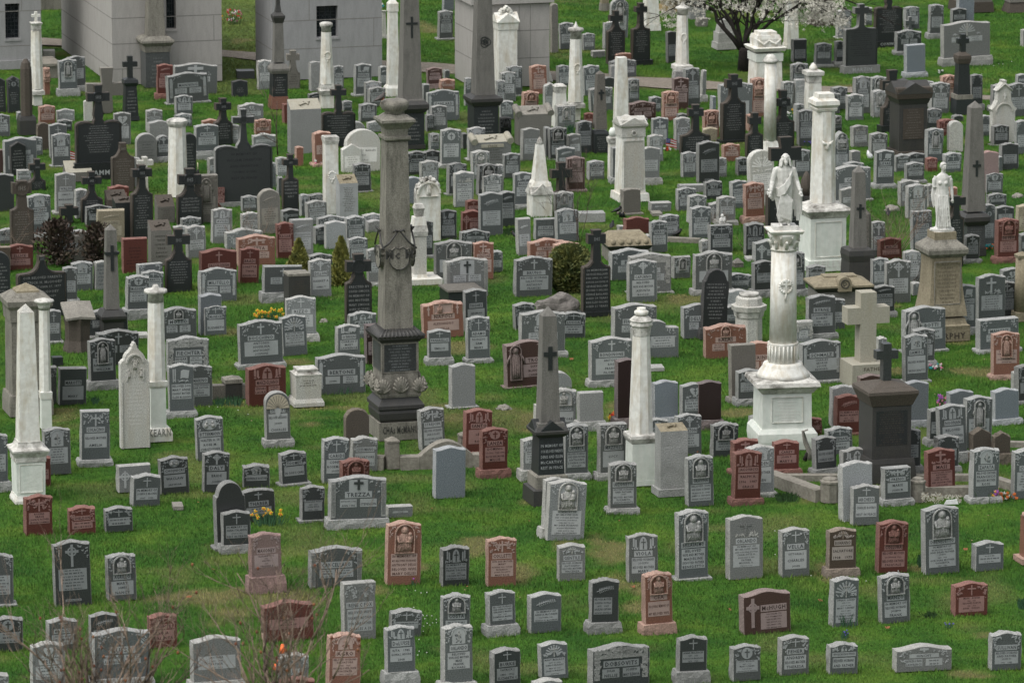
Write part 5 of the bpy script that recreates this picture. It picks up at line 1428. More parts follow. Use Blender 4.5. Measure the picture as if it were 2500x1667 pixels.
CM = [
 (0, 2, 165, -62, 665, 540, 110, -40, -40, 60, 60, 0, 'k', 'wide black tablet with scrolled top and leaning cross at left', dict(txt=['OUR BELOVED PARENTS', 'PATRICK H. McGOOEY', 'DIED OCTOBER 27, 1877', 'ANN E. McGOOEY', 'JOHN P. McGOOEY', 'GARTLAND', 'REST'], shoulders='round')),
 (0, 1, 1625, 965, 1900, 1590, 1270, 1170, 1070, 215, 80, 0, 'k', 'black slate IHS cross tablet right of slim grey obelisk', {}),
 (0, 1, 700, 990, 930, 1310, 1170, 1120, 1060, 150, 60, 0, 'a', 'grey-brown cross tablet inside the dark red bush', {}),
 (0, 1, 1290, 335, 1520, 1080, 620, 540, 410, 190, 70, 0, 'k', 'black celtic tablet with IHS ring cross, left of two', dict(ring=True)),
 (0, 1, 1740, 370, 2010, 930, 640, 560, 475, 215, 85, 0, 'k', 'black celtic tablet with IHS ring cross, beside marble column', dict(ring=True, txt=['ERECTED BY', 'ELLEN FANTRY', 'IN MEMORY OF', 'KATE BONNELL', 'REST IN PEACE'])),
 (0, 1, 790, 400, 1020, 900, 670, 580, 485, 180, 60, 0, 'k', 'brown-black cloverleaf cross tablet behind small grey stones', dict(ring=True)),
 (0, 1, 275, 275, 455, 585, 490, 440, 350, 150, 55, 0, 'k', 'small black cross tablet by the pale curled tomb', {}),
 (0, 1, 95, 490, 340, 1180, 780, 740, 560, 180, 100, 0, 'u', 'big weathered brown cross tablet near the left edge', dict(ring=True)),
 (0, 1, 630, 725, 730, 905, 890, 880, 790, 170, 70, 0, 'k', 'plain black cross above the dark red bush', dict(ihs=False)),
 (0, 1, 1095, 115, 1335, 600, 260, 170, 170, 60, 60, 0, 'u', 'brown-black ogee topped tablet with clover finial', {}),
 (0, 0, 745, 845, 1205, 1775, 1230, 1140, 960, 210, 75, 170, 'k', 'huge black tablet with curly brown top and lettered plinth', dict(name='LAMM', shoulders='lobes', ring=True)),
 (1, 1, 175, -215, 750, 735, 180, 90, -110, 205, 56, 40, 'd', 'very wide charcoal double tablet with cloverleaf cross on top', dict(txt=['IN MEMORY OF', 'WILLIAM SWANTON', 'ANN SWANTON', 'THOMAS QUINN', 'REST IN PEACE'], shoulders='lobes', ring=True)),
 (1, 1, 836, 230, 1012, 800, 480, 440, 305, 140, 52, 0, 'k', 'narrow black cross tablet with white lettering', dict(ring=True, txt=['ERECTED BY', 'MARY A SHEA', 'IN MEMORY OF', 'WILLIAM SHEA', 'REST'])),
 (1, 1, 1460, 1212, 1735, 1907, 1500, 1400, 1330, 240, 95, 0, 'k', 'dark celtic cross tablet left of the shield column', dict(ring=True, txt=['ERECTED BY', 'DAVID SIMCOX', 'IN MEMORY OF', 'HIS MOTHER', 'MARY SIMCOX', 'AGED 83 YEARS', 'ELIZABETH SIMCOX', 'BRIDGET SIMCOX'], ihs=False)),
 (1, 0, 165, 972, 360, 1430, 1210, 1150, 1050, 148, 60, 0, 'k', 'black speckled celtic IHS cross between grey headstones', dict(ring=True)),
 (1, 0, 1230, 845, 1570, 1450, 1130, 1060, 915, 145, 52, 0, 'k', 'black three-lobed tablet with cross and white lettering', dict(shoulders='lobes', ihs=False)),
 (1, 0, 875, 500, 1025, 880, 720, 640, 565, 120, 55, 0, 'a', 'small tan cross tablet before the second mausoleum', dict(ihs=False)),
 (0, 0, 1000, 670, 1110, 1120, 1110, 1100, 880, 390, 115, 0, 'a', 'big rustic brown log cross before first mausoleum', dict(ihs=False)),
 (2, 1, 1855, 975, 2150, 1820, 1340, 1270, 1060, 175, 85, 35, 'k', 'tall black IHS cross tablet beside the round evergreen bush', dict(txt=['IN MEMORIAM', 'GEORGE BAILLARD', 'DIED APRIL 15, 1871', 'BLANCHE, DAUGHTER OF', 'GEORGE BAILLARD', 'EDOUARD V. BAILLARD', 'HENRIE BAILLARD', 'AGED 39 YEARS', 'MARIE ELLEAU BAILLARD', 'AGED 51 YEARS'])),
 (2, 1, 1590, 308, 1730, 620, 610, 600, 415, 205, 75, 0, 'k', 'plain black cross behind the bare saplings', dict(ihs=False)),
 (3, 0, 160, 110, 350, 635, 310, 245, 180, 128, 50, 0, 'k', 'plain black cross tablet on the upper lawn, brown-sided', dict(ihs=False)),
 (3, 0, 405, 35, 600, 640, 290, 230, 95, 115, 48, 45, 'k', 'glossy black cross tablet with slanting name band', dict(ihs=False, shoulders='round')),
 (3, 0, 1290, 738, 1545, 1410, 1020, 950, 825, 160, 75, 25, 'k', 'large black tablet with IHS cross on the right', dict(shoulders='ogee')),
 (3, 0, 885, 1035, 1195, 1530, 1340, 1280, 1110, 150, 68, 0, 'k', 'black shouldered tablet with cross and white lettering in centre right', {}),
 (3, 0, 1535, 1115, 1715, 1560, 1330, 1290, 1190, 120, 60, 0, 'k', 'small black leaning cross tablet left of a round column', dict(ihs=False)),
 (3, 0, 1790, 895, 2025, 1480, 1200, 1140, 1010, 135, 65, 0, 'k', 'black celtic ring cross tablet right of a round column', dict(ring=True)),
 (4, 0, 558, 45, 905, 725, 290, 245, 105, 145, 55, 75, 'd', 'wide charcoal tablet topped with cross under blossom branches', dict(name='MARTIN', shoulders='round', ihs=False)),
 (4, 0, 860, -120, 1150, 465, 90, 20, -60, 110, 50, 60, 'k', 'wide black lobed tablet with lettered base at top right', dict(name='CONWAY', shoulders='lobes', ring=True)),
 (3, 1, 1735, 60, 2115, 1015, 620, 480, 225, 310, 115, 0, 'k', 'very big black cross tablet behind the Christ statue', dict(ihs=False)),
 (4, 1, 1575, 640, 1750, 1340, 860, 800, 690, 190, 70, 0, 'k', 'black cross tablet behind the white woman statue', dict(ihs=False)),
 (4, 0, 930, 695, 1150, 1300, 1060, 960, 840, 220, 85, 60, 'k', 'black cross tablet behind the black portico monument', dict(ihs=False)),
 (0, 1, 1390, 255, 1475, 600, 560, 420, 310, 150, 45, 0, 'w', 'small white cross behind the black IHS tablets', dict(ihs=False)),
 (4, 0, 1175, 165, 1255, 300, 290, 280, 215, 90, 30, 0, 'g', 'thin grey cross on the upper lawn behind a portrait stone', dict(ihs=False)),
]
for e in CM: crossmono(*e[:13], label=e[13], **e[14])
# ---------------------------------------------------------------- pulpit stones with a cross on the slanting top
def pulpit(c, r, L, T, Rr, B, yf, pl, F, Tm, label, name=None, dep=.42, cr=None, roll=False, crm=None, ntx=10):
    px, py = NX(c, (L + Rr) / 2), NY(r, B); g, d = ground(px, py); s = d / FPX / ZS
    a = YAW - math.atan2(g.x, g.y); w_ = max(.2, ((Rr - L) * s - dep * math.sin(a)) / math.cos(a)); hw = w_ / 2
    t = thing('pulpit_tomb', label, 'tomb', (g.x + .04, g.y, 0), YAW)
    zf = (B - yf) * s / cP; zt = ((B - T) * s - dep * SINP) / cP; zp = pl * s
    b = MB(); pr = [(0, zp), (0, zf), (dep, zt), (dep, zp)]
    rings = [[(x, y, z) for y, z in pr] for x in (-hw, hw)]
    b.add(rings[0] + rings[1], [(0, 1, 5, 4), (2, 3, 7, 6), (0, 3, 2, 1), (4, 5, 6, 7)], F); o = len(b.v) - 8
    b.f.append((o + 1, o + 2, o + 6, o + 5)); b.m.append(Tm); b.smooth.append(False); b.build('block', t)
    if zp > .02: q = MB(); q.box(-hw - .06, hw + .06, -.06, dep + .06, -.02, zp, F); q.build('base', t)
    sl = Vector((0, dep, zt - zf)); Ls = sl.length; u = sl.normalized(); n = Vector((0, -u.z, u.y))
    f = MB(); h = min(Ls * .8, w_ * .6); rot = -1.05
    pts = cross_pts(0, -h * .5, h * .6, h * 1.0, h * .17)
    if w_ > Ls * 1.3: h = w_ * .42; pts = cross_pts(0, -h * .5, min(h * .55, Ls * .95), h, h * .13); ang = rot
    else: ang = rot
    cs, sn = math.cos(ang), math.sin(ang); P0 = Vector((0, 0, zf)) + u * Ls * .5; kq = min(1, Ls * .95 / (h * (abs(cs) + .6 * abs(sn)) + 1e-6)) if w_ <= Ls * 1.3 else 1
    p3 = []
    for x, z in pts:
        X = (x * cs - z * sn); Y = (x * sn + z * cs) * (kq if kq < 1 else 1); Y = max(-Ls * .46, min(Ls * .46, Y * .8))
        p3.append(P0 + Vector((X, 0, 0)) + u * Y)
    nn = len(p3); f.add([tuple(p + n * .05) for p in p3] + [tuple(p - n * .01) for p in p3], [tuple(range(nn))] + [(i, nn + i, nn + (i + 1) % nn, (i + 1) % nn) for i in range(nn)], crm or Tm); f.build('cross_relief', t)
    if roll:
        q = MB()
        for sx in (-1, 1): q.tube([(sx * hw * .97, -.03, zf + .02), (sx * hw * .97, dep, zt - .02)], [.1, .1], Tm, 10)
        q.build('rolled_ends', t)
    k = MB()
    if name: k.prism([(-hw * .6, zf * .78), (hw * .6, zf * .78), (hw * .6, zf * .92), (-hw * .6, zf * .92)], -.02, .0, Tm); k.text(name, 0, zf * .80, hw * .9, zf * .09, -.026, 'ink_t1')
    if ntx: bars(k, -hw * .75, hw * .75, zp + (zf - zp) * .2, zf * (.72 if name else .9), ntx, 'panel_d1' if 'k' in F else 'ink_a1', random.Random(int(L)), -.003)
    if k.v: k.build('inscription', t)
pulpit(3, 3, 655, 290, 975, 1005, 372, 65, 'side_g1', SSN, 'grey rock-sided tomb with tan slanting top and cross beside marble column', ntx=0)
pulpit(1, 0, 900, 975, 1240, 1520, 1085, 0, 'face_n0', 'cream_stone', 'wide grey tomb with cream slanting top and relief cross', ntx=0)
pulpit(1, 1, 1380, 425, 1605, 870, 520, 0, 'panel_h0', SSN, 'lettered grey tomb with pinkish slanting top and cross', ntx=14)
pulpit(2, 0, 765, 1325, 1172, 1640, 1410, 0, 'face_l0', 'cream_stone', 'wide cream cross-topped tomb with rolled ends and lettering', name='STACK', roll=True, ntx=5)
pulpit(2, 0, 1205, 1040, 1570, 1430, 1135, 0, 'face_a2', 'side_a2', 'wide rock-sided grey tomb with thin cross lying on top', roll=True, ntx=0)
pulpit(0, 1, 1460, 875, 1710, 1330, 985, 0, 'face_a2', 'face_u2', 'brown mottled pulpit tomb with rustic cross at left', ntx=6)
pulpit(0, 1, 1525, 625, 1740, 910, 750, 0, 'face_a1', 'face_u1', 'brown slanted tomb with cross between black IHS tablets', ntx=6)
pulpit(0, 1, 1030, 575, 1270, 900, 680, 0, 'face_u1', 'face_u0', 'dark brown slanted tomb behind a black diagonal-band tomb', ntx=0)
pulpit(0, 1, 1110, 645, 1345, 1055, 710, 0, 'face_k1', 'face_u1', 'black-faced slanted tomb with diagonal name band', ntx=0)
pulpit(0, 1, 620, 285, 920, 500, 410, 0, 'face_a1', 'cream_stone', 'pale curled slanting tomb with black cross', crm='face_k1', ntx=0)
# ---------------------------------------------------------------- other monuments
def at(c, r, x, y): return ground(NX(c, x), NY(r, y))
def yawd(g): return YAW - math.atan2(g.x, g.y)
# white gothic tablet
g, d = at(0, 3, 1345, 540); s = d / FPX / ZS; t = thing('gothic_tablet', 'tall white marble gothic tablet with finial and carved crucifixion niche', 'tablet', (g.x, g.y, 0), YAW)
hw = 145 * s; Zt = lambda y: (540 + 1297 - y) * s / cP
R_ = [(hw, 0), (hw, Zt(1000)), (hw * .93, Zt(990)), (hw * .86, Zt(975)), (hw * .72, Zt(965)), (hw * .68, Zt(935)), (hw * .55, Zt(905)), (hw * .35, Zt(880)), (hw * .26, Zt(860)), (hw * .12, Zt(845)), (hw * .2, Zt(835)), (hw * .12, Zt(822)), (hw * .06, Zt(800))]
mb = MB(); mb.prism(R_ + [(-x, z) for x, z in reversed(R_)], 0, .22, WF, WS); mb.build('slab', t)
mb = MB(); ringarc(mb, 0, Zt(990), hw * .5, hw * .62, 0, math.pi, -.05, .0, WF, 14)
for (x0, x1, y0, y1) in ((-.95, -.88, 0, .80), (.88, .95, 0, .80), (-.62, -.5, .80, .86), (.5, .62, .80, .86)): mb.prism([(hw * x0, Zt(1837) + Zt(1000) * y0), (hw * x1, Zt(1837) + Zt(1000) * y0), (hw * x1, Zt(1000) * y1 + (.0 if y1 < .85 else .12)), (hw * x0, Zt(1000) * y1 + (.0 if y1 < .85 else .12))], -.03, 0, WF)
for k in (-1, 1): mb.prism([(0 if k < 0 else 0, 0)] and [(hw * .02 * k - .006, Zt(1000)), (hw * .02 * k + .006, Zt(1000)), (hw * .02 * k + .006, Zt(1001)), (hw * .02 * k - .006, Zt(1001))], -.01, 0, WF)
mb.build('tracery', t)
mb = MB()
for x, zz, hh in ((-.42, 1140, 90), (0, 1060, 130), (.42, 1140, 90)): figure(mb, hw * x, Zt(zz), hh * s, WF, False, True)
mb.prism(cross_pts(0, Zt(1140), hw * .5, 230 * s, .03), -.012, 0, WF); mb.build('carved_figures', t)
mb = MB(); bars(mb, -hw * .7, hw * .7, .5, Zt(1170), 12, 'panel_w0', random.Random(2), -.002); mb.build('inscription', t)
# ornate white marble grave with arched relief (centre)
g, d = at(2, 1, 352, 1090); s = d / FPX / ZS; t = thing('arched_tomb', 'tall white marble round-arched stone crowned with carved scrolls', 'tomb', (g.x, g.y, 0), YAW); hw = 122 * s; H = 600 * s
mb = MB(); tp = [(hw * math.cos(math.pi * i / 14), H - hw + hw * math.sin(math.pi * i / 14)) for i in range(15)]; mb.prism([(-hw, 0), (hw, 0)] + tp, 0, .3, MA, MD); mb.build('slab', t)
mb = MB(); R = random.Random(4); ringarc(mb, 0, H - hw, hw * .86, hw * 1.0, 0, math.pi, -.05, 0, MA, 16)
for i in range(46): a = R.uniform(.45, math.pi - .45) if i < 40 else R.uniform(0, math.pi); rr = hw * (1.0 + .3 * R.random() * math.sin(a) ** 3); mb.ball((rr * math.cos(a), R.uniform(0, .2), H - hw + rr * math.sin(a)), (.05, .05, .05), MD, 6, 5)
mb.build('scroll_crown', t)
mb = MB(); figure(mb, 0, H - hw * 1.15, hw * 1.2, MA, False, True); mb.prism([(-hw * .8, H - hw * 1.25), (hw * .8, H - hw * 1.25), (hw * .8, H - hw * 1.2), (-hw * .8, H - hw * 1.2)], -.05, 0, MA); mb.build('angel_relief', t)
# white pedestal monument to the right of the shield column
m = mono('white_pedestal', 'bright white marble stele with arched cornice and small urn top', 'monument', 2, 1, 250, 1530, [
    ('slab_base', 'q', MA, [(1530, 480), (1475, 480)]), ('base', 'q', MA, [(1473, 190), (1420, 170)]), ('stele', 'q', WF, [(1418, 160), (1045, 160)]), ('cornice', 'q', MD, [(1043, 180), (1000, 195), (940, 170)]), ('upper_block', 'q', MA, [(938, 165), (855, 140)]), ('urn', 'q', MD, [(850, 95), (790, 110), (770, 130), (725, 90)])])
m = mono('marble_stump', 'squat white marble pedestal with black stains, its top missing', 'monument', 1, 2, 1075, 1435, [
    ('base', 'q', WF, [(1435, 385), (1400, 385), (1360, 340)]), ('die', 'q', WF, [(1358, 318), (1140, 330), (1120, 340)]), ('top', 'q', MD, [(1118, 300), (1095, 250), (1065, 265)])])
panel_on(m['t'], 'inscription', m['prof'][1][2][0][1] + .01, m['prof'][1][2][1][0] - .22, m['prof'][1][2][1][0] - .05, None, .8, None, 'ink_a0', 3, 3)
m = mono('urn_pedestal', 'short white marble octagonal pedestal with round ringed cap', 'monument', 3, 2, 1575, 820, [
    ('shaft', 'o', WF, [(820, 252), (560, 245)]), ('dark_band', 'o', MD, [(558, 265), (500, 290)]), ('cornice', 'o', WF, [(498, 315), (450, 335), (440, 260)]), ('top', 'o', WF, [(438, 250), (370, 240), (350, 200)]), ('lid', 'c', MD, [(348, 195), (320, 195)])])
m = mono('garland_monument', 'large white marble pedestal with garlands and flat block top', 'monument', 3, 0, 1740, 890, [
    ('die', 'q', MA, [(890, 330), (620, 310)]), ('frieze', 'q', MGN, [(618, 335), (540, 340)]), ('cornice', 'q', MA, [(520, 370), (490, 410), (480, 380)]), ('drum', 'q', MA, [(478, 290), (400, 300), (360, 270)]), ('top_block', 'q', MA, [(355, 220), (325, 215)])])
mb = MB(); hw = m['prof'][3][2][1][1]; zz = m['prof'][3][2][1][0]
for sx in (-1, 1): mb.tube([(sx * hw * .95, -hw * 1.0, zz), (sx * hw * .5, -hw * 1.06, zz - .16), (0, -hw * 1.02, zz - .03)], [.03, .045, .03], MA, 6)
mb.build('garlands', m['t'])
# tomb with pediment
m = mono('pediment_tomb', 'tall white marble tomb with pediment, recessed panel and heavy base', 'tomb', 3, 1, 400, 705, [
    ('base', 'q', MA, [(705, 385), (630, 370)]), ('body', 'q', MA, [(625, 300), (70, 275)]), ('cornice', 'q', WF, [(68, 300), (-20, 295), (-40, 350), (-55, 350)]), ('cap', 'q', WF, [(-60, 290), (-100, 280)])])
pr = {a: p for a, _, p in m['prof']}; gable(m, 'pediment', pr['cornice'][-1][0] - .02, pr['cornice'][-1][1], .20, WF)
hw = (pr['body'][0][1] + pr['body'][1][1]) / 2 + .02; panel_on(m['t'], 'panel', hw, pr['body'][0][0] + .15, pr['body'][1][0] - .1, 'face_w0', .78, frame=WF)
mb = MB(); ringarc(mb, 0, pr['cornice'][0][0] + .12, .05, .075, 0, 6.28, -hw - .06, 0, WF, 12); mb.build('wreath', m['t'])
# white tablet with pediment behind monogram obelisk
m = mono('pediment_tomb', 'white marble tablet with carved crest in front of third mausoleum', 'tomb', 2, 0, 1110, 905, [('body', 'q', MA, [(905, 235), (310, 235)]), ('cornice', 'q', MA, [(308, 250), (250, 265), (235, 290)])])
pr = {a: p for a, _, p in m['prof']}; gable(m, 'pediment', pr['cornice'][-1][0] - .01, pr['cornice'][-1][1], .28, MA)
mb = MB(); R = random.Random(5)
for i in range(24): x = R.uniform(-.28, .28); mb.ball((x, 0, pr['cornice'][-1][0] + .12 + .36 * (1 - abs(x) / .32) * R.uniform(.7, 1)), (.07, .12, .06), MA, 6, 5)
mb.build('carved_crest', m['t'])
# white gothic aedicule, right
g, d = at(4, 0, 2150, 1410); s = d / FPX / ZS; t = thing('gothic_tablet', 'white marble house-shaped gothic tablet with gables at upper right', 'tablet', (g.x, g.y, 0), YAW); Zt = lambda y: (1410 - y) * s / cP
R_ = [(115 * s, 0), (115 * s, Zt(1110)), (132 * s, Zt(1085)), (95 * s, Zt(1050)), (70 * s, Zt(1000)), (65 * s, Zt(910)), (85 * s, Zt(905)), (15 * s, Zt(825)), (22 * s, Zt(805))]
mb = MB(); mb.prism(R_ + [(-x, z) for x, z in reversed(R_)], 0, .3, WF, WS); mb.build('slab', t)
mb = MB(); ringarc(mb, 0, Zt(1110), 80 * s, 92 * s, 0, math.pi, -.04, 0, WF, 12); mb.tube([(-80 * s, -.02, Zt(905)), (0, -.02, Zt(835)), (80 * s, -.02, Zt(905))], [.03, .03, .03], WF, 5); mb.prism(cross_pts(0, Zt(990), 30 * s, 65 * s, 9 * s), -.04, 0, 'panel_w0'); mb.build('tracery', t)
# black portico
g, d = at(4, 0, 1215, 1530); s = d / FPX / ZS
m = mono('portico_monument', 'large near-black stone monument with temple pediment and inscribed face', 'monument', 4, 0, 1215, 1540, [
    ('base', 'q', 'face_u0', [(1540, 400), (1500, 380)]), ('die', 'q', 'monument_dark', [(1498, 345), (1040, 345)]), ('frieze', 'q', 'monument_dark', [(1038, 350), (990, 400)]), ('cornice', 'q', 'face_u0', [(988, 420), (940, 440), (890, 430), (880, 420)])])
pr = {a: p for a, _, p in m['prof']}; gable(m, 'pediment', pr['cornice'][1][0], pr['cornice'][1][1] * 1.01, .32, 'monument_dark'); hw = pr['die'][0][1]
panel_on(m['t'], 'inscription', hw + .01, pr['die'][0][0] + .35, pr['die'][1][0] - .12, 'face_u0', .72, None, 'face_a0', 12, 3)
# sarcophagi
for (c, r, cx, yb, w0, w1, yt, yr, lab, letter) in ((3, 1, 355, 1290, 430, 490, 985, 1115, 'brown stone sarcophagus with carved drapery roof and dark band', None), (4, 2, 525, 570, 560, 640, 120, 232, 'low sandstone sarcophagus with hipped roof and letter medallion', 'D')):
    g, d = at(c, r, cx, yb); s = d / FPX / ZS; t = thing('sarcophagus', lab, 'tomb', (g.x, g.y + .5, 0), YAW * .7); hx, hy = w0 * s / 2 * .94, .5; Hx = w1 * s / 2 * .94
    z1 = (yb - yr - 60) * s; z2 = (yb - yr) * s; z3 = ((yb - yt) * s - .5 * SINP) / cP
    def rg(z, x, y): return [(-x, -y, z), (x, -y, z), (x, y, z), (-x, y, z)]
    mb = MB(); mb.loft([rg(-.02, hx, hy), rg(z1, hx, hy)], MBR if c == 3 else 'face_a2'); mb.build('body', t)
    mb = MB(); mb.loft([rg(z1 + .002, hx * .98, hy * .98), rg(z1 + .08, Hx * .97, hy + .08), rg(z1 + .12, Hx, hy + .11)], DK); mb.build('cornice', t)
    mb = MB()
    if c == 3: mb.loft([rg(z1 + .123, Hx * .97, hy + .08), rg(z1 + .12 + (z3 - z1) * .35, Hx * .93, hy * .95), rg(z1 + (z3 - z1) * .75, Hx * .85, hy * .7), rg(z3, Hx * .68, hy * .35)], SSN)
    else: mb.loft([rg(z1 + .123, Hx, hy + .11), rg(z2 + .02, Hx, hy + .11), rg(z3 - .04, Hx * .55, hy * .4), rg(z3, Hx * .55, hy * .4)], SSN)
    mb.build('roof', t); mb = MB()
    if letter: 
        mb.prism([(x, z2 - .05 + z) for x, z in arch(0, -.06, .34, .36, 12)], -hy - .15, -hy * .6, SSN); ringarc(mb, 0, z2 + .08, .09, .11, 0, 6.28, -hy - .17, -hy - .15, DK, 14); mb.text('D', 0, z2 + .03, .12, .1, -hy - .156, DK); mb.build('medallion', t)
    else:
        for i in range(5): mb.ball(((i - 2) * Hx * .36, -hy * .95, z1 + .2), (.09, .12, .09), SSN, 8, 6)
        mb.build('carved_bosses', t)
# dark squat slab with hipped cap, posts, low dark monuments
for (c, r, cx, yb, prt, lab) in (
    (1, 2, 990, 500, [('die', 'q', 'monument_dark', [(500, 275), (145, 275)]), ('cap', 'q', MBR, [(143, 285), (120, 280), (85, 20)])], 'dark square pillar with low pyramid cap and faint lettering'),
    (1, 2, 348, 1350, [('die', 'q', 'monument_dark', [(1350, 210), (1205, 210)]), ('cap', 'q', MBR, [(1203, 228), (1165, 225), (1118, 10)])], 'squat dark corner post with pyramid cap beside red headstone'),
    (2, 2, 670, 430, [('die', 'q', 'face_k1', [(430, 430), (300, 430)]), ('cap', 'q', 'face_a0', [(298, 460), (280, 455), (218, 60)])], 'low dark tomb with hipped roof behind pink framed stone'),
    (3, 1, 1465, 1350, [('die', 'q', 'face_a0', [(1350, 110), (1310, 110)]), ('cap', 'q', 'face_a1', [(1308, 120), (1258, 15)])], 'small brown gabled post on the grass'),
    (4, 0, 1215, 890, [('block', 'q', 'face_u0', [(890, 110), (845, 105)])], 'small dark block peeking above the black portico'),
    (0, 2, 560, 1025, [('block', 'q', 'face_k1', [(1025, 130), (945, 130)])], 'low dark block behind the grey flat-topped stone'),
    (3, 0, 1330, 495, [('base', 'q', 'side_l1', [(495, 240), (430, 230)]), ('die', 'q', 'side_l1', [(428, 205), (330, 200)]), ('shaft', 'q', 'side_l1', [(328, 170), (200, 120)])], 'rough pale pedestal behind the blossoming tree'),
    (4, 0, 360, 260, [('base', 'q', 'face_u1', [(260, 290), (200, 280)]), ('die', 'q', 'face_a0', [(198, 220), (20, 210)])], 'dark based tomb beneath blossoms at top'),
    (4, 0, 1840, 130, [('base', 'q', 'face_u0', [(130, 420), (30, 400)]), ('die', 'q', 'face_a1', [(28, 380), (-60, 380)])], 'dark grey wide tomb base cut by the top edge'),
    (4, 0, 2270, 130, [('base', 'q', 'face_u1', [(130, 250), (30, 180)]), ('die', 'q', 'face_a1', [(28, 200), (-60, 160)])], 'craggy tomb base at the top right corner'),
    (3, 0, 830, 130, [('base', 'q', 'gold_lichen', [(130, 300), (70, 290)]), ('die', 'q', SSN, [(68, 260), (-120, 260)])], 'ochre lichen covered tomb base at top'),
    (3, 0, 1050, 195, [('die', 'q', 'face_n0', [(195, 190), (-120, 180)])], 'plain pale tomb block behind blossoms at top'),
    (2, 0, 2090, 115, [('base', 'q', MBR, [(115, 110), (40, 100)]), ('die', 'q', SSN, [(38, 90), (-80, 90)])], 'small brown tomb base at the top centre'),
    (1, 0, 1850, 385, [('base', 'q', WF, [(385, 95), (355, 90)]), ('shaft', 'q', WF, [(353, 60), (130, 40), (115, 60)])], 'slim white marble post beside the second mausoleum'),
    ):
    m = mono('stone_post' if 'post' in lab else 'stone_tomb', lab, 'stone', c, r, cx, yb, prt)
    if 'faint' in lab: panel_on(m['t'], 'inscription', m['prof'][0][2][0][1], .4, m['prof'][0][2][1][0] - .1, None, .8, None, 'face_u2', 7, 3)
# white stub headstone in the far left, wedge books on a stump
g, d = at(0, 2, 765, 890); s = d / FPX / ZS; t = thing('book_monument', 'dark carved tree stump carrying an open stone book', 'monument', (g.x, g.y + .3, 0), YAW)
mb = MB(); R = random.Random(3)
rr = []
for z, rad in ((-.02, .34), (.25, .27), (.6, .27), (.8, .30)): rr.append([(rad * (1 + .12 * math.sin(7 * a) + .08 * R.random()) * math.cos(a), rad * (1 + .12 * math.sin(7 * a)) * math.sin(a), z) for a in [2 * math.pi * k / 20 for k in range(20)]])
mb.loft(rr, 'face_u1', True, False); mb.build('stump', t)
mb = MB()
for sx in (-1, 1): mb.add([(0, -.32, .86), (sx * .36, -.36, .83), (sx * .36, .28, 1.12), (0, .26, 1.14), (0, -.32, .80), (sx * .36, -.36, .78), (sx * .36, .28, 1.05), (0, .26, 1.06)], [(0, 1, 2, 3), (4, 7, 6, 5), (0, 4, 5, 1), (1, 5, 6, 2), (2, 6, 7, 3)], 'side_a1')
mb.build('open_book', t)
g, d = at(0, 0, 878, 1200); mb = MB(); s = d / FPX / ZS; hw = 42 * s; mb.prism([(-hw, 0), (hw, 0), (hw, 195 * s), (0, 215 * s), (-hw, 195 * s)], 0, .15, WF, WS); o = mb.build('white_stub'); o.location = g; o.rotation_euler.z = YAW; tag(o, 'small bright white pointed stub left of the rustic log cross', 'headstone')
# boulder
def rock(c, r, cx, yb, w_, h_, lab, mat='boulder', seed=1, ry=.8, nm='boulder'):
    g, d = at(c, r, cx, yb); s = d / FPX / ZS; W, H = w_ * s / 2, h_ * s; mb = MB(); nu, nv = 26, 14; R = random.Random(seed); vs = []; rings = []
    for j in range(nv + 1):
        t_ = math.pi / 2 * j / nv; ring = []
        for i in range(nu):
            a = 2 * math.pi * i / nu; dv = Vector((math.cos(a) * math.cos(t_), math.sin(a) * math.cos(t_), math.sin(t_)))
            k = 1 + .28 * mnoise.noise(dv * 1.6 + Vector((seed, 0, 0))) + .12 * mnoise.noise(dv * 4)
            ring.append((W * dv.x * k, W * ry * dv.y * k, H * dv.z ** 1.2 * k - .02))
        rings.append(ring)
    mb.loft(rings, mat, False, False); o = mb.build(nm); o.location = (g.x, g.y + W * ry, 0); tag(o, lab, 'rock' if nm == 'boulder' else 'grave marker')
rock(2, 2, 1620, 500, 500, 165, 'large grey-brown boulder on grass between headstones', seed=3, ry=.6)
rock(1, 2, 1258, 592, 85, 38, 'small pale stone lying in the grass', 'side_a1', 5)
rock(4, 1, 2290, 665, 130, 50, 'small mottled rock at the right edge', 'side_a1', 6)
rock(2, 3, 1090, 160, 160, 45, 'low flat rough marker in the grass', 'side_a1', 8, nm='grave_marker')
rock(4, 1, 1050, 790, 160, 60, 'pale fallen block on the lawn behind bare shrub', 'side_a2', 9, nm='grave_marker')
for (c, r, x0, x1, y0, y1, lab, m_) in ((0, 3, 1715, 1815, 1125, 1145, 'tiny flat grey marker flush with the grass', 'side_a1'), (3, 2, 600, 740, 1052, 1070, 'flat pale marker flush with the grass near marble column', 'side_l1'), (2, 1, 1845, 2100, 840, 895, 'long flat grey ledger stone on the lawn', 'side_g1'),
                                   (3, 1, 620, 720, 800, 835, 'small flat brown marker behind ferned stone', 'side_a1'), (3, 1, 1555, 1640, 1268, 1285, 'small flat pale marker behind grey headstone', 'side_l1'), (1, 0, 400, 575, 690, 775, 'long low dark granite block near second mausoleum', 'face_d1'), (0, 2, 1370, 1465, 715, 745, 'flat white marker beside slender marble column', 'side_w1'),
                                   (0, 0, 432, 545, 535, 575, 'flat white marker near the far left mausoleum', 'side_w1')):
    g, d = at(c, r, (x0 + x1) / 2, y1); s = d / FPX / ZS; mb = MB(); hgt = .06 if y1 - y0 < 40 else .22; mb.box(-(x1 - x0) * s / 2, (x1 - x0) * s / 2, 0, .45, -.02, hgt, m_); o = mb.build('grave_marker'); o.location = g; o.rotation_euler.z = YAW * .5; tag(o, lab, 'grave marker')
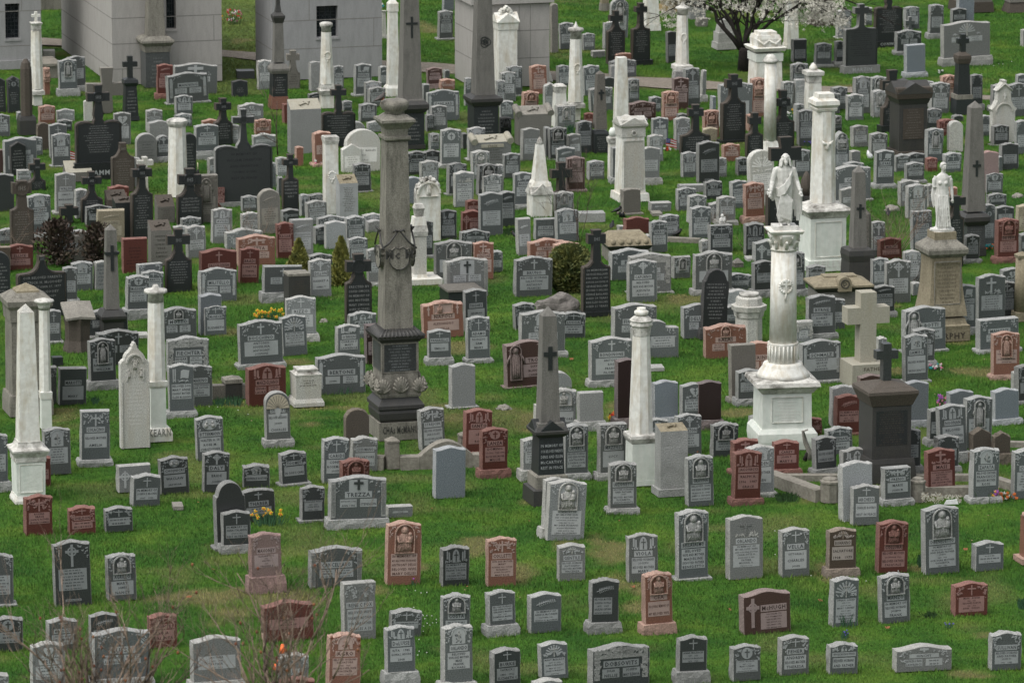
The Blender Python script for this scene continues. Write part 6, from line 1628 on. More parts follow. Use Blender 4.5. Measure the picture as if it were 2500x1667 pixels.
# ---------------------------------------------------------------- mausoleums
def mausoleum(c, r, xc, yc, fw, dp, ht, lab, mat, win=None, courses=(), seams=(), base=None, left=0, cor=None):
    """xc,yc: near corner foot pixel; fw: front width px to the right; dp: depth m"""
    g, d = at(c, r, xc, yc); s = d / FPX / ZS; yw = YAW; a = yw - math.atan2(g.x, g.y); W = fw * s / math.cos(a)
    t = thing('mausoleum', lab, 'mausoleum', g, yw); H = ht
    mb = MB()
    if win:
        wx0, wx1, wz0, wz1 = [(v - xc) * s / math.cos(a) for v in win[:2]] + [(yc - win[3]) * s / cP, min(H - .6, (yc - win[2]) * s / cP)]
        D = .35
        for (x0, x1, z0, z1) in ((0, wx0, 0, H), (wx1, W, 0, H), (wx0, wx1, 0, wz0), (wx0, wx1, wz1, H)): mb.box(x0, x1, 0, D, z0, z1, mat)
        mb.box(0, W, D + .002, dp, 0, H, mat)
        fr = MB(); fr.box(wx0, wx1, D - .06, D - .02, wz0, wz1, 'window_dark')
        R = random.Random(3)
        for i in range(1, 4): x = wx0 + (wx1 - wx0) * i / 4; fr.box(x - .008, x + .008, D - .075, D - .058, wz0, wz1, 'bronze')
        for i in range(1, 9): z = wz0 + (wz1 - wz0) * i / 9; fr.box(wx0, wx1, D - .07, D - .056, z - .008, z + .008, 'bronze')
        for i in range(14): x, z = R.uniform(wx0 + .05, wx1 - .05), R.uniform(wz0 + .05, wz1 - .05); ringarc(fr, x, z, .03, .045, 0, 6.28, D - .08, D - .06, 'bronze', 8)
        w_ = fr.build('window', t); sl = MB(); sl.box(wx0 - .03, wx1 + .03, -.03, D * .5, wz0 - .07, wz0 - .002, mat); sl.build('sill', w_)
    else: mb.box(0, W, 0, dp, 0, H, mat)
    mb.build('wall', t)
    j = MB()
    for z in courses:
        zz = (yc - z) * s / cP; j.box(-.003, W + .003, -.003, .01, zz - .012, zz + .012, 'mortar'); j.box(-.003, .01, 0, dp, zz - .012, zz + .012, 'mortar')
    for x, y0, y1 in seams:
        xx = (x - xc) * s / math.cos(a); z0, z1 = (yc - y1) * s / cP, (yc - y0) * s / cP; j.box(xx - .009, xx + .009, -.003, .01, z0, min(z1, H), 'mortar')
    if j.v: j.build('joints', t)
    if base: b = MB(); b.box(-.08, W + .08, -.08, dp + .08, -.02, (yc - base) * s / cP, mat); b.build('base_course', t)
    rf = MB(); e = .25; rf.loft([[(-e, -e, H), (W + e, -e, H), (W + e, dp + e, H), (-e, dp + e, H)], [(-e, -e, H + .35), (W + e, -e, H + .35), (W + e, dp + e, H + .35), (-e, dp + e, H + .35)], [(W * .2, dp * .2, H + 1.1), (W * .8, dp * .2, H + 1.1), (W * .8, dp * .8, H + 1.1), (W * .2, dp * .8, H + 1.1)]], mat); rf.build('roof', t)
    if cor: cb = MB(); z = (yc - cor) * s / cP; cb.box(-.12, W + .12, -.12, dp + .12, z, z + .3, mat); cb.build('cornice', t)
mausoleum(0, 0, -900, 720, 1240, 3.6, 4.2, 'grey granite mausoleum with dark slit window cut by left edge', 'mausoleum_grey', (5, 140, 85, 430), (160, 500), ((160, 0, 160), (-250, 0, 160)), 640)
mausoleum(0, 0, 1115, 845, 1045, 8.2, 4.6, 'warm grey granite mausoleum with tall narrow dark window behind obelisk', 'mausoleum_stone', (1632, 1725, -400, 320), (195, 445, 690), ((1455, 195, 445), (2085, 195, 445), (1210, 690, 830)), None)
mausoleum(1, 0, 750, 800, 1065, 2.3, 4.4, 'grey granite mausoleum with square leaded window behind white column', 'mausoleum_grey', (1180, 1388, 90, 398), (225, 500), ((1735, 225, 500), (1110, -200, 225)), None)
mausoleum(2, 0, 800, 875, 745, 2.3, 3.9, 'grey speckled granite mausoleum with cornice behind two tall obelisks', 'mausoleum_stone', None, (330, 600, 70), ((1245, 80, 330), (1355, 80, 870)), None, cor=60)
for (c, r, x0, x1, yb, yt, lab) in ((0, 0, 300, 640, 100, -150, 'dark grey distant mausoleum between two nearer ones'), (0, 0, 415, 600, 770, 655, 'low grey wall block at the foot of the mausoleums')):
    g, d = at(c, r, (x0 + x1) / 2, yb); s = d / FPX / ZS; mb = MB(); mb.box(-(x1 - x0) * s / 2, (x1 - x0) * s / 2, 0, 1.5, -.02, (yb - yt) * s, 'monument_brown')
    mb.box(-(x1 - x0) * s / 2 - .05, (x1 - x0) * s / 2 + .05, -.05, 1.55, (yb - yt) * s + .002, (yb - yt) * s + .08, 'concrete'); o = mb.build('mausoleum' if 'maus' in lab and 'distant' in lab else 'low_wall'); o.location = g; o.rotation_euler.z = YAW; tag(o, lab, 'wall')
# ---------------------------------------------------------------- low plot walls
def wall_run(pts, h, th, nm, lab, mat='concrete', arcs=None):
    mb = MB()
    for k, ((c, r, x, y), (c2, r2, x2, y2)) in enumerate(zip(pts, pts[1:])):
        a, _ = at(c, r, x, y); b, _ = at(c2, r2, x2, y2); dv = (b - a).normalized(); n = Vector((-dv.y, dv.x, 0)) * th / 2
        N = 12 if arcs and k in arcs else 1; bot, tp = [], []
        for i in range(N + 1):
            u = i / N; p = a + (b - a) * u; hh = h + (arcs[k] * math.sin(math.pi * u) if arcs and k in arcs else 0)
            bot.append(p); tp.append(hh)
        for i in range(N):
            p, q = bot[i], bot[i + 1]
            v = [p - n, q - n, q + n, p + n]; mb.add([(w_.x, w_.y, -.02) for w_ in v] + [(v[0].x, v[0].y, tp[i]), (v[1].x, v[1].y, tp[i + 1]), (v[2].x, v[2].y, tp[i + 1]), (v[3].x, v[3].y, tp[i])],
                             [(0, 3, 2, 1), (4, 5, 6, 7), (0, 1, 5, 4), (1, 2, 6, 5), (2, 3, 7, 6), (3, 0, 4, 7)], mat)
    o = mb.build(nm); return tag(o, lab, 'low wall')
def post(c, r, cx, yb, yt, w_, lab, dome=False, mat='concrete'):
    m = mono('plot_post', lab, 'post', c, r, cx, yb, [('shaft', 'o' if dome else 'q', mat, [(yb, w_), (yt + 70, w_ * .96)]), ('cap', 'o' if dome else 'q', mat, [(yt + 68, w_ * 1.05), (yt + 50, w_ * 1.05)] + ([(yt + 35, w_ * .8), (yt + 20, w_ * .75), (yt + 8, w_ * .5), (yt, w_ * .15)] if dome else [(yt, 6)]))], group='plot corner posts')
post(1, 3, 1933, 752, 425, 155, 'brown stone plot post with pyramid cap, left of the curved wall')
post(2, 3, 712, 565, 370, 155, 'brown stone plot post with pyramid cap, right of the curved wall')
post(4, 3, 435, 1085, 830, 185, 'brown domed plot post at the left wall corner', True)
post(4, 3, 1303, 1080, 825, 140, 'brown domed plot post between small and red headstones', True)
wall_run([(1, 3, 1640, 735), (1, 3, 1860, 742)], .27, .3, 'plot_wall', 'short low concrete wall left of the brown post')
wall_run([(1, 3, 2010, 740), (1, 3, 2200, 735), (2, 3, 780, 715), (2, 3, 900, 715)], .27, .3, 'plot_wall', 'low concrete wall curving up to a round arch', arcs={1: .32})
wall_run([(3, 3, 1780, 880), (3, 3, 2290, 1065)], .25, .3, 'plot_wall', 'low concrete kerb wall slanting towards the domed post')
wall_run([(3, 3, 1850, 855), (4, 3, 1800, 855)], .12, .22, 'plot_kerb', 'thin concrete kerb behind the dark cross monument')
wall_run([(4, 3, 920, 1010), (4, 3, 2100, 1010)], .2, .25, 'plot_kerb', 'front concrete kerb behind bouquets')
wall_run([(4, 3, 1950, 860), (4, 3, 2400, 1000)], .16, .22, 'plot_kerb', 'thin concrete kerb at the right behind orange flowers')
wall_run([(1, 2, 150, 1340), (1, 2, 480, 1330)], .3, .25, 'plot_wall', 'low dark wall behind the dark corner post', 'face_a0')
wall_run([(3, 1, 765, 1085), (3, 1, 1090, 1100)], .1, .2, 'plot_kerb', 'thin kerb beside two grey headstones')
wall_run([(4, 3, 2100, 515), (4, 3, 2400, 525)], .1, .2, 'plot_kerb', 'thin kerb at the right edge beyond brown twins')
# ---------------------------------------------------------------- statues
def solid(mb, name, parent, voxel, sub=0, mat=None):
    """fuse the overlapping pieces into one continuous surface"""
    o = mb.build(name, None); md = o.modifiers.new('r', 'REMESH'); md.mode = 'VOXEL'; md.voxel_size = voxel; md.use_smooth_shade = True
    sm = o.modifiers.new('s', 'SMOOTH'); sm.iterations = 2; sm.factor = .5
    me = bpy.data.meshes.new_from_object(o.evaluated_get(bpy.context.evaluated_depsgraph_get())); bpy.data.objects.remove(o)
    me.materials.clear(); me.materials.append(MATS[mat or mb.m[0]]); me.polygons.foreach_set('use_smooth', [True] * len(me.polygons))
    me.polygons.foreach_set('material_index', [0] * len(me.polygons))
    n = bpy.data.objects.new(name, me); col.objects.link(n); n.parent = parent; return n
def robe(mb, secs, folds, amp, m, n=44, ph=0):
    rings = []
    for (z, cx, cy, rx, ry, k) in secs:
        rings.append([(cx + rx * math.cos(a) * (1 + k * amp * math.sin(folds * a + ph + z * 3)), cy + ry * math.sin(a) * (1 + k * amp * math.sin(folds * a + ph + z * 3)), z) for a in [2 * math.pi * i / n for i in range(n)]])
    mb.loft(rings, m, True, True)
def hand(mb, p, dr, up, m, s=1.0, curl=.3):
    p, dr, up = Vector(p), Vector(dr).normalized(), Vector(up).normalized(); sd = dr.cross(up).normalized()
    mb.tube([tuple(p), tuple(p + dr * .05 * s), tuple(p + dr * .085 * s)], [.026 * s, .036 * s, .032 * s], m, 8)
    for i, L in enumerate((.062, .072, .068, .052)):
        b = p + dr * .08 * s + sd * (.027 - .018 * i) * s; q = b + dr * L * .55 * s - up * curl * .012; e = q + dr * L * .45 * s - up * curl * .035
        mb.tube([tuple(b), tuple(q), tuple(e)], [.0095 * s, .009 * s, .007 * s], m, 6)
    b = p + dr * .03 * s + sd * .03 * s; mb.tube([tuple(b), tuple(b + dr * .03 * s + sd * .022 * s), tuple(b + dr * .06 * s + sd * .025 * s)], [.012 * s, .011 * s, .008 * s], m, 6)
def head(mb, c, m, s=1.0, yaw=0, tilt=0, beard=False, hair='long'):
    sub = MB(); H = .115 * s
    sub.ball((0, 0, 0), (.076 * s, .092 * s, .112 * s), m, 16, 12); sub.ball((0, -.02 * s, -.06 * s), (.055 * s, .066 * s, .062 * s), m, 12, 8)
    sub.tube([(0, -.088 * s, .015 * s), (0, -.108 * s, -.018 * s), (0, -.098 * s, -.03 * s)], [.010 * s, .015 * s, .014 * s], m, 6)
    sub.tube([(-.05 * s, -.076 * s, .026 * s), (0, -.098 * s, .032 * s), (.05 * s, -.076 * s, .026 * s)], [.010 * s] * 3, m, 6)
    for sx in (-1, 1): sub.ball((sx * .030 * s, -.080 * s, .008 * s), (.015 * s, .010 * s, .009 * s), m, 8, 6); sub.ball((sx * .076 * s, .005 * s, -.01 * s), (.010 * s, .02 * s, .03 * s), m, 8, 6); sub.ball((sx * .040 * s, -.070 * s, -.03 * s), (.02 * s, .015 * s, .02 * s), m, 8, 6)
    sub.tube([(-.024 * s, -.088 * s, -.052 * s), (0, -.095 * s, -.050 * s), (.024 * s, -.088 * s, -.052 * s)], [.007 * s] * 3, m, 6)
    if beard: sub.ball((0, -.058 * s, -.098 * s), (.048 * s, .042 * s, .058 * s), m, 12, 8); sub.ball((0, -.062 * s, -.14 * s), (.026 * s, .026 * s, .04 * s), m, 8, 6)
    sub.ball((0, .018 * s, .035 * s), (.088 * s, .098 * s, .098 * s), m, 14, 10)
    if hair == 'long':
        for sx in (-1, 1):
            for k in range(4): sub.tube([(sx * (.055 + .01 * k) * s, (-.05 + .03 * k) * s, .06 * s), (sx * (.088 + .008 * k) * s, (-.025 + .03 * k) * s, -.03 * s), (sx * (.095 + .012 * k) * s, (-.02 + .03 * k) * s, -.12 * s), (sx * (.11 + .014 * k) * s, (-.03 + .035 * k) * s, -.20 * s)], [.028 * s, .03 * s, .028 * s, .014 * s], m, 6)
        sub.tube([(0, .09 * s, .05 * s), (0, .11 * s, -.06 * s), (0, .10 * s, -.18 * s)], [.06 * s, .07 * s, .06 * s], m, 8)
    else:
        sub.ball((0, .10 * s, .03 * s), (.045 * s, .05 * s, .045 * s), m, 10, 8)
        for sx in (-1, 1): sub.tube([(sx * .01 * s, -.07 * s, .10 * s), (sx * .06 * s, -.04 * s, .07 * s), (sx * .085 * s, .02 * s, .0), (sx * .05 * s, .08 * s, -.02 * s)], [.018 * s, .024 * s, .024 * s, .02 * s], m, 6)
    M = Matrix.Translation(c) @ Matrix.Rotation(yaw, 4, 'Z') @ Matrix.Rotation(tilt, 4, 'X'); mb.merge(sub, M)
def christ():
    t0 = CHR['t']; pr = {a: p for a, _, p in CHR['prof']}; z0 = pr['abacus'][-1][0]; s = CHR['s']; H = (1000 - 262) * s / cP
    P = thing('christ_statue', 'white marble statue of robed bearded man with lowered open arms on the column', 'statue', t0.location + Vector((0, 0, z0)), YAW * .35)
    k = H / 1.92; m = 'statue_marble'; mb = MB()
    b = MB(); b.box(-.30, .30, -.27, .27, 0, .10, m); b.build('statue_base', P)
    # body: feet, legs under robe, torso
    S = [(.16, 0.05, .03, .15, .14, .6), (.26, .04, .02, .165, .15, 1), (.45, .02, .02, .19, .165, 1.1), (.75, -.02, .02, .215, .17, 1.1), (1.0, .0, .02, .225, .165, .9), (1.18, .0, .02, .20, .145, .7), (1.36, .0, .02, .225, .14, .45), (1.50, .0, .02, .235, .125, .25), (1.57, 0, .02, .17, .10, .1), (1.62, 0, .01, .075, .07, 0)]
    robe(mb, S, 11, .075, m, 66)
    mb.tube([(0, .0, 1.58), (0, -.015, 1.70)], [.062, .058], m, 10)
    head(mb, Vector((.02, -.03, 1.79)), m, 1.05, 0.0, -.28, True)
    for sx in (-1, 1):
        sh = Vector((sx * .215, .02, 1.50)); el = Vector((sx * .31, -.02, 1.20)); wr = Vector((sx * .37, -.20, .99))
        mb.tube([tuple(sh + Vector((-sx * .06, 0, .03))), tuple(sh), tuple((sh + el) / 2), tuple(el), tuple((el + wr) / 2), tuple(wr)], [.07, .088, .078, .066, .058, .042], m, 12)
        hand(mb, wr, (sx * .25, -.55, -.75), (0, -.8, .6), m, 1.1, .2)
        # sleeve / mantle falling from the arm
        for q in range(6):
            u = q / 5; x = .19 + .20 * u; top = Vector((sx * x, .03 - .10 * u, 1.42 - .40 * u)); ln = (.75, .85, .95, .98, .9, .66)[q] if sx > 0 else (.5, .6, .55, .42, .3, .15)[q]
            mb.tube([tuple(top), tuple(top + Vector((sx * .015, .05, -ln * .5))), tuple(top + Vector((sx * (.01 + .02 * u), .06 - .03 * (q % 2), -ln)))], [.06, .052, .032], m, 8)
    # mantle swung across the chest and over the left shoulder
    for q in range(7):
        o_ = q * .032
        mb.tube([(.20, -.02, 1.52 - o_ * .4), (.12, -.15 - .006 * q, 1.36 - o_), (-.02, -.185 - .004 * q, 1.16 - o_ * 1.2), (-.17, -.14, 1.04 - o_ * 1.0), (-.23, 0, 1.04 - o_)], [.024, .026, .028, .024, .02], m, 7)
    for q in range(9):
        x = -.17 + q * .043; mb.tube([(x * .8 + .05, -.165, 1.02 - .03 * q), (x * .9 + .01, -.185, .7), (x * 1.0 - .03, -.175 + .02 * abs(x) * 3, .38 - .02 * q), (x * .9, -.16, .2 + .01 * q)], [.018, .024, .024, .016], m, 6)
    # legs and bare feet below the hem
    for sx, fy in ((-1, -.19), (1, -.12)):
        mb.tube([(sx * .085, -.06, .45), (sx * .09, -.08, .25), (sx * .09, -.07, .14)], [.075, .058, .045], m, 10); mb.tube([(sx * .09, -.04, .135), (sx * .10, fy, .125), (sx * .105, fy - .08, .115)], [.042, .038, .026], m, 8)
        for i in range(5): mb.tube([(sx * (.082 + .012 * i), fy - .07, .115), (sx * (.08 + .013 * i), fy - .12 + .008 * i, .11)], [.011, .009], m, 6)
    o = solid(mb, 'figure', P, .0105, mat=m); 
    for q in (P,): q.scale = (k, k, k)
def woman():
    t0 = WOM['t']; pr = {a: p for a, _, p in WOM['prof']}; z0 = pr['cap'][-1][0]; s = WOM['s']; H = (1000 - 318) * s / cP; k = H / 1.85; m = 'statue_marble'
    P = thing('woman_statue', 'weathered white marble statue of woman in long gown missing one forearm', 'statue', t0.location + Vector((0, 0, z0)), YAW * .2)
    b = MB(); R = random.Random(2); b.loft([[(.31 * math.cos(a) * (1 + .08 * R.random()), .26 * math.sin(a) * (1 + .08 * R.random()), z) for a in [2 * math.pi * i / 18 for i in range(18)]] for z in (0, .03, .06)], m); b.build('statue_base', P)
    mb = MB()
    S = [(.05, .03, .0, .25, .20, 1), (.12, .03, .0, .20, .17, 1), (.3, .02, .0, .175, .15, 1), (.6, .0, -.02, .19, .155, 1), (.85, -.01, 0, .195, .15, .8), (1.02, -.01, 0, .185, .135, .6), (1.12, -.01, 0, .172, .125, .4), (1.28, -.01, 0, .175, .13, .25), (1.42, 0, .0, .19, .11, .15), (1.49, 0, 0, .13, .085, .05), (1.54, 0, 0, .06, .055, 0)]
    robe(mb, S, 13, .055, m, 66, 1)
    for q in range(7): x = -.15 + q * .05; mb.tube([(x * .8, -.13, .95), (x, -.165, .6), (x * 1.2 + .02, -.18, .12)], [.014, .02, .024], m, 6)
    mb.tube([(-.17, -.04, 1.02), (0, -.13, .94), (.17, -.04, 1.02)], [.03, .026, .03], m, 8); mb.tube([(-.2, -.05, .98), (-.02, -.15, .80), (.18, -.06, .9)], [.02, .02, .02], m, 6)
    for sx in (-1, 1): mb.ball((sx * .075, -.10, 1.28), (.062, .05, .06), m, 10, 8)
    mb.tube([(0, 0, 1.5), (.01, -.01, 1.62)], [.05, .046], m, 10); head(mb, Vector((.015, -.02, 1.70)), m, .98, .45, .02, False, 'up')
    mb.tube([(.17, 0, 1.44), (.205, 0, 1.36), (.235, .01, 1.15), (.25, -.02, .98), (.26, -.06, .86)], [.062, .06, .05, .042, .030], m, 10); hand(mb, (.26, -.06, .86), (.05, -.2, -1), (0, -1, 0), m, .95, .5)
    mb.tube([(-.17, 0, 1.44), (-.215, -.01, 1.36), (-.23, -.02, 1.22), (-.225, -.04, 1.15)], [.062, .066, .055, .05], m, 10)
    for q in range(4): mb.tube([(-.19 - .01 * q, .06, 1.3), (-.23 - .012 * q, .06, .95), (-.22 - .012 * q, .05, .6 + .05 * q)], [.03, .035, .018], m, 7)
    solid(mb, 'figure', P, .0105, mat=m); P.scale = (k, k, k)
mk('statue_marble', (.60, .595, .565), (.50, .495, .465), scale=10, rough=.7, bump=.1, stain=.5, stain_col=(.30, .29, .25), streak=True)
christ(); woman()
# draped urn
g, d = at(3, 1, 2140, 760); s = d / FPX / ZS; mb = MB(); robe(mb, [(0, 0, 0, .32, .3, .5), (.5, 0, 0, .34, .3, 1), (.9, 0, 0, .30, .27, 1), (1.2, 0, 0, .18, .17, .7), (1.45, 0, 0, .06, .06, .2)], 9, .09, 'face_u1', 40)
P = thing('draped_urn', 'brown draped stone urn behind the Christ statue', 'urn', (g.x, g.y, 0), 0); b = MB(); b.box(-.25, .25, -.25, .25, 0, .35, 'monument_dark'); b.build('pedestal', P); o = mb.build('draped_cloth', P); o.location = (0, 0, .352); o.scale = (.5, .5, .45)
# small bust behind the dark arched stone
g, d = at(3, 1, 1325, 1180); P = thing('small_bust', 'small white stone bust peeking above a dark flat-topped headstone', 'statue', (g.x, g.y, 0), YAW); s = d / FPX / ZS
b = MB(); b.box(-.22, .22, 0, .3, 0, 245 * s, 'side_w1'); b.build('pedestal', P); mb = MB(); figure(mb, 0, 245 * s, 110 * s, 'statue_marble', True); o = mb.build('figure', P); o.location = (0, .15, 0)
# ---------------------------------------------------------------- ground, path, grass
def noise2(x, y, sc_, seed=0):
    """cheap smooth value noise on numpy arrays"""
    xs, ys = x * sc_ + seed * 17.3, y * sc_ + seed * 9.1; xi, yi = np.floor(xs).astype(int), np.floor(ys).astype(int); fx, fy = xs - xi, ys - yi
    def h(a, b): n = (a * 374761393 + b * 668265263 + seed * 1442695) & 0x7fffffff; n = (n ^ (n >> 13)) * 1274126177 & 0x7fffffff; return ((n ^ (n >> 16)) & 0xffff) / 65535.0
    fx, fy = fx * fx * (3 - 2 * fx), fy * fy * (3 - 2 * fy)
    return (h(xi, yi) * (1 - fx) + h(xi + 1, yi) * fx) * (1 - fy) + (h(xi, yi + 1) * (1 - fx) + h(xi + 1, yi + 1) * fx) * fy
PATH_PX = [(-200, 95), (100, 102), (400, 118), (640, 140), (1050, 166), (1350, 186), (1600, 203), (1780, 211), (2100, 221), (2420, 240), (2800, 262)]
PATH_HW = [(-200, 9), (600, 9), (1050, 11), (1600, 13), (1780, 9), (2100, 6), (2420, 6), (2800, 6)]
pxs, pys = zip(*PATH_PX); hxs, hws = zip(*PATH_HW)
DRY = [(1120, 845, 70, 18), (1125, 1022, 60, 14), (1280, 1030, 70, 28), (1215, 1015, 55, 22), (760, 1036, 35, 6), (800, 992, 90, 8), (590, 985, 60, 8), (1080, 985, 40, 8), (640, 1442, 140, 12), (700, 1463, 90, 16), (430, 1455, 80, 14), (1160, 1330, 50, 22), (1260, 1400, 50, 30), (1490, 1350, 50, 30),
       (1490, 1420, 40, 30), (1560, 1440, 40, 20), (2030, 1395, 50, 14), (2250, 1385, 40, 10), (1450, 1315, 22, 14), (1600, 1440, 30, 30), (1560, 1475, 40, 18), (1690, 730, 80, 14), (2150, 740, 50, 14), (2380, 905, 60, 14), (2190, 910, 40, 12), (560, 810, 40, 12), (720, 880, 45, 8), (1800, 1005, 60, 10),
       (1500, 1005, 30, 30), (2020, 1395, 40, 30), (1380, 1325, 30, 14), (1050, 75, 30, 12), (1030, 58, 25, 8), (590, 98, 30, 8), (570, 130, 40, 12), (1990, 905, 30, 30), (2320, 830, 40, 16), (1970, 1215, 30, 10), (2100, 1000, 60, 20), (900, 1440, 50, 14), (500, 1460, 120, 30), (560, 1500, 60, 30),
       (2470, 250, 60, 12), (2080, 215, 60, 14), (2200, 700, 30, 10), (2060, 705, 60, 20), (1740, 680, 60, 10), (140, 1010, 60, 16), (1300, 1225, 30, 14), (2400, 1550, 40, 8), (2380, 1640, 60, 14), (1000, 1380, 40, 14)]
def dryness(X, Y):
    dist = (Y * cP + CAM_H * sP); u = X / dist; vv = (-Y * sP + CAM_H * cP) / dist
    px, py = u * FPX + PH_W / 2, vv * FPX + PH_H / 2
    D = np.zeros_like(X); wob = noise2(X, Y, 2.2, 3) - .5
    for (cx, cy, rx, ry) in DRY:
        q = ((px - cx) / rx) ** 2 + ((py - cy) / ry) ** 2 + wob * 1.6; D = np.maximum(D, np.clip(1.25 - q, 0, 1) * .85)
    D = np.maximum(D, np.clip((noise2(X, Y, .33, 1) * .6 + noise2(X, Y, 1.3, 2) * .4 - .64) * 2.4, 0, .42))
    pc = np.interp(px, pxs, pys); ph = np.interp(px, hxs, hws); e = np.abs(py - pc) / ph; D = np.maximum(D, np.clip(1.5 - e, 0, 1) * .8)
    onpath = e < (1.0 + .22 * wob)
    D[(py < 230) & (py > 0) & (px > 470) & (px < 640)] = np.maximum(D[(py < 230) & (py > 0) & (px > 470) & (px < 640)], .35)
    return D, onpath, px, py
xs = np.concatenate([[-3000, -400, -80], np.linspace(-26, 26, 209), [80, 400, 3000]]); ys = np.concatenate([[-3000, -200, 60], np.linspace(92, 210, 473), [260, 500, 4000]])
GX, GY = np.meshgrid(xs, ys); D, OP, _, _ = dryness(GX.ravel(), GY.ravel()); nx_, ny_ = len(xs), len(ys)
Zg = (noise2(GX.ravel(), GY.ravel(), .8, 5) - .5) * .05 + (noise2(GX.ravel(), GY.ravel(), 2.5, 6) - .5) * .02; Zg -= .02
me = bpy.data.meshes.new('ground'); idx = np.arange(nx_ * ny_).reshape(ny_, nx_)
F_ = np.stack([idx[:-1, :-1], idx[:-1, 1:], idx[1:, 1:], idx[1:, :-1]], -1).reshape(-1, 4)
def quick_mesh(me, V, F, k):
    me.vertices.add(len(V)); me.vertices.foreach_set('co', V.astype(np.float32).ravel()); me.loops.add(F.size); me.loops.foreach_set('vertex_index', F.astype(np.int32).ravel())
    me.polygons.add(len(F)); me.polygons.foreach_set('loop_start', np.arange(0, F.size, k, dtype=np.int32)); me.polygons.foreach_set('loop_total', np.full(len(F), k, np.int32)); me.update(calc_edges=True)
quick_mesh(me, np.stack([GX.ravel(), GY.ravel(), Zg], -1), F_, 4)
at_ = me.attributes.new('dry', 'FLOAT', 'POINT'); at_.data.foreach_set('value', D.astype(np.float32))
def grass_mat(name, blade):
    m = bpy.data.materials.new(name); m.use_nodes = True; t = m.node_tree; n = t.nodes; l = t.links; b = n['Principled BSDF']; b.inputs['Roughness'].default_value = .8 if blade else .95; b.inputs['Specular IOR Level'].default_value = .15
    a = n.new('ShaderNodeAttribute'); a.attribute_name = 'dry'; geo = n.new('ShaderNodeNewGeometry')
    n1 = n.new('ShaderNodeTexNoise'); n1.inputs['Scale'].default_value = .55; n1.inputs['Detail'].default_value = 7; n1.inputs['Roughness'].default_value = .62; l.new(geo.outputs['Position'], n1.inputs['Vector'])
    r1 = n.new('ShaderNodeValToRGB'); e = r1.color_ramp.elements; e[0].position = .36; e[1].position = .66; e[0].color = (.030, .100, .012, 1); e[1].color = (.098, .182, .022, 1); k = e.new(.52); k.color = (.054, .142, .015, 1)
    l.new(n1.outputs['Fac'], r1.inputs[0])
    n2 = n.new('ShaderNodeTexNoise'); n2.inputs['Scale'].default_value = 14; n2.inputs['Detail'].default_value = 3; l.new(geo.outputs['Position'], n2.inputs['Vector'])
    r2 = n.new('ShaderNodeValToRGB'); r2.color_ramp.elements[0].position = .3; r2.color_ramp.elements[1].position = .7; r2.color_ramp.elements[0].color = (.8, .8, .8, 1); r2.color_ramp.elements[1].color = (1.16, 1.16, 1.12, 1); l.new(n2.outputs['Fac'], r2.inputs[0])
    mm = n.new('ShaderNodeMix'); mm.data_type = 'RGBA'; mm.blend_type = 'MULTIPLY'; mm.inputs['Factor'].default_value = 1; l.new(r1.outputs[0], mm.inputs['A']); l.new(r2.outputs[0], mm.inputs['B'])
    st = n.new('ShaderNodeMix'); st.data_type = 'RGBA'; st.inputs['A'].default_value = (.30, .225, .115, 1) if blade else (.17, .125, .075, 1); st.inputs['B'].default_value = (.145, .165, .04, 1); l.new(n2.outputs['Fac'], st.inputs['Factor'])
    mx = n.new('ShaderNodeMix'); mx.data_type = 'RGBA'; l.new(a.outputs['Fac'], mx.inputs['Factor']); l.new(mm.outputs['Result'], mx.inputs['A']); l.new(st.outputs['Result'], mx.inputs['B'])
    l.new(mx.outputs['Result'], b.inputs['Base Color'])
    if blade:
        vm = n.new('ShaderNodeMix'); vm.data_type = 'VECTOR'; vm.inputs['Factor'].default_value = .78; l.new(geo.outputs['Normal'], vm.inputs['A']); vm.inputs['B'].default_value = (0, -.15, 1); l.new(vm.outputs['Result'], b.inputs['Normal'])
    if not blade:
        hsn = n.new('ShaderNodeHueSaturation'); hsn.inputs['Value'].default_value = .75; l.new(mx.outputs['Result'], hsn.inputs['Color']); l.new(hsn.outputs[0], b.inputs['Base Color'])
        n3 = n.new('ShaderNodeTexNoise'); n3.inputs['Scale'].default_value = 40; l.new(geo.outputs['Position'], n3.inputs['Vector']); bp = n.new('ShaderNodeBump'); bp.inputs['Strength'].default_value = .8; bp.inputs['Distance'].default_value = .05; l.new(n3.outputs['Fac'], bp.inputs['Height']); l.new(bp.outputs[0], b.inputs['Normal'])
    MATS[name] = m; return m
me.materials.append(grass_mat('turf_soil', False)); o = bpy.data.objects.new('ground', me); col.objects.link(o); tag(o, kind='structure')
# gravel path
gm = mk('gravel', (.27, .235, .195), (.16, .135, .11), scale=45, rough=.95, bump=1, stain=.5, stain_col=(.12, .11, .07), bscale=60)
mb = MB(); pp = []
for x in np.arange(-200, 2801, 25): c_ = float(np.interp(x, pxs, pys)); h_ = float(np.interp(x, hxs, hws)) * (1 + .12 * math.sin(x * .031)); a, _ = ground(x, c_ + h_); b, _ = ground(x, c_ - h_); pp.append((a, b))
for (a, b), (c_, d_) in zip(pp, pp[1:]): mb.add([(a.x, a.y, .012), (c_.x, c_.y, .012), (d_.x, d_.y, .012), (b.x, b.y, .012)], [(0, 1, 2, 3)], 'gravel')
tag(mb.build('path'), kind='structure')
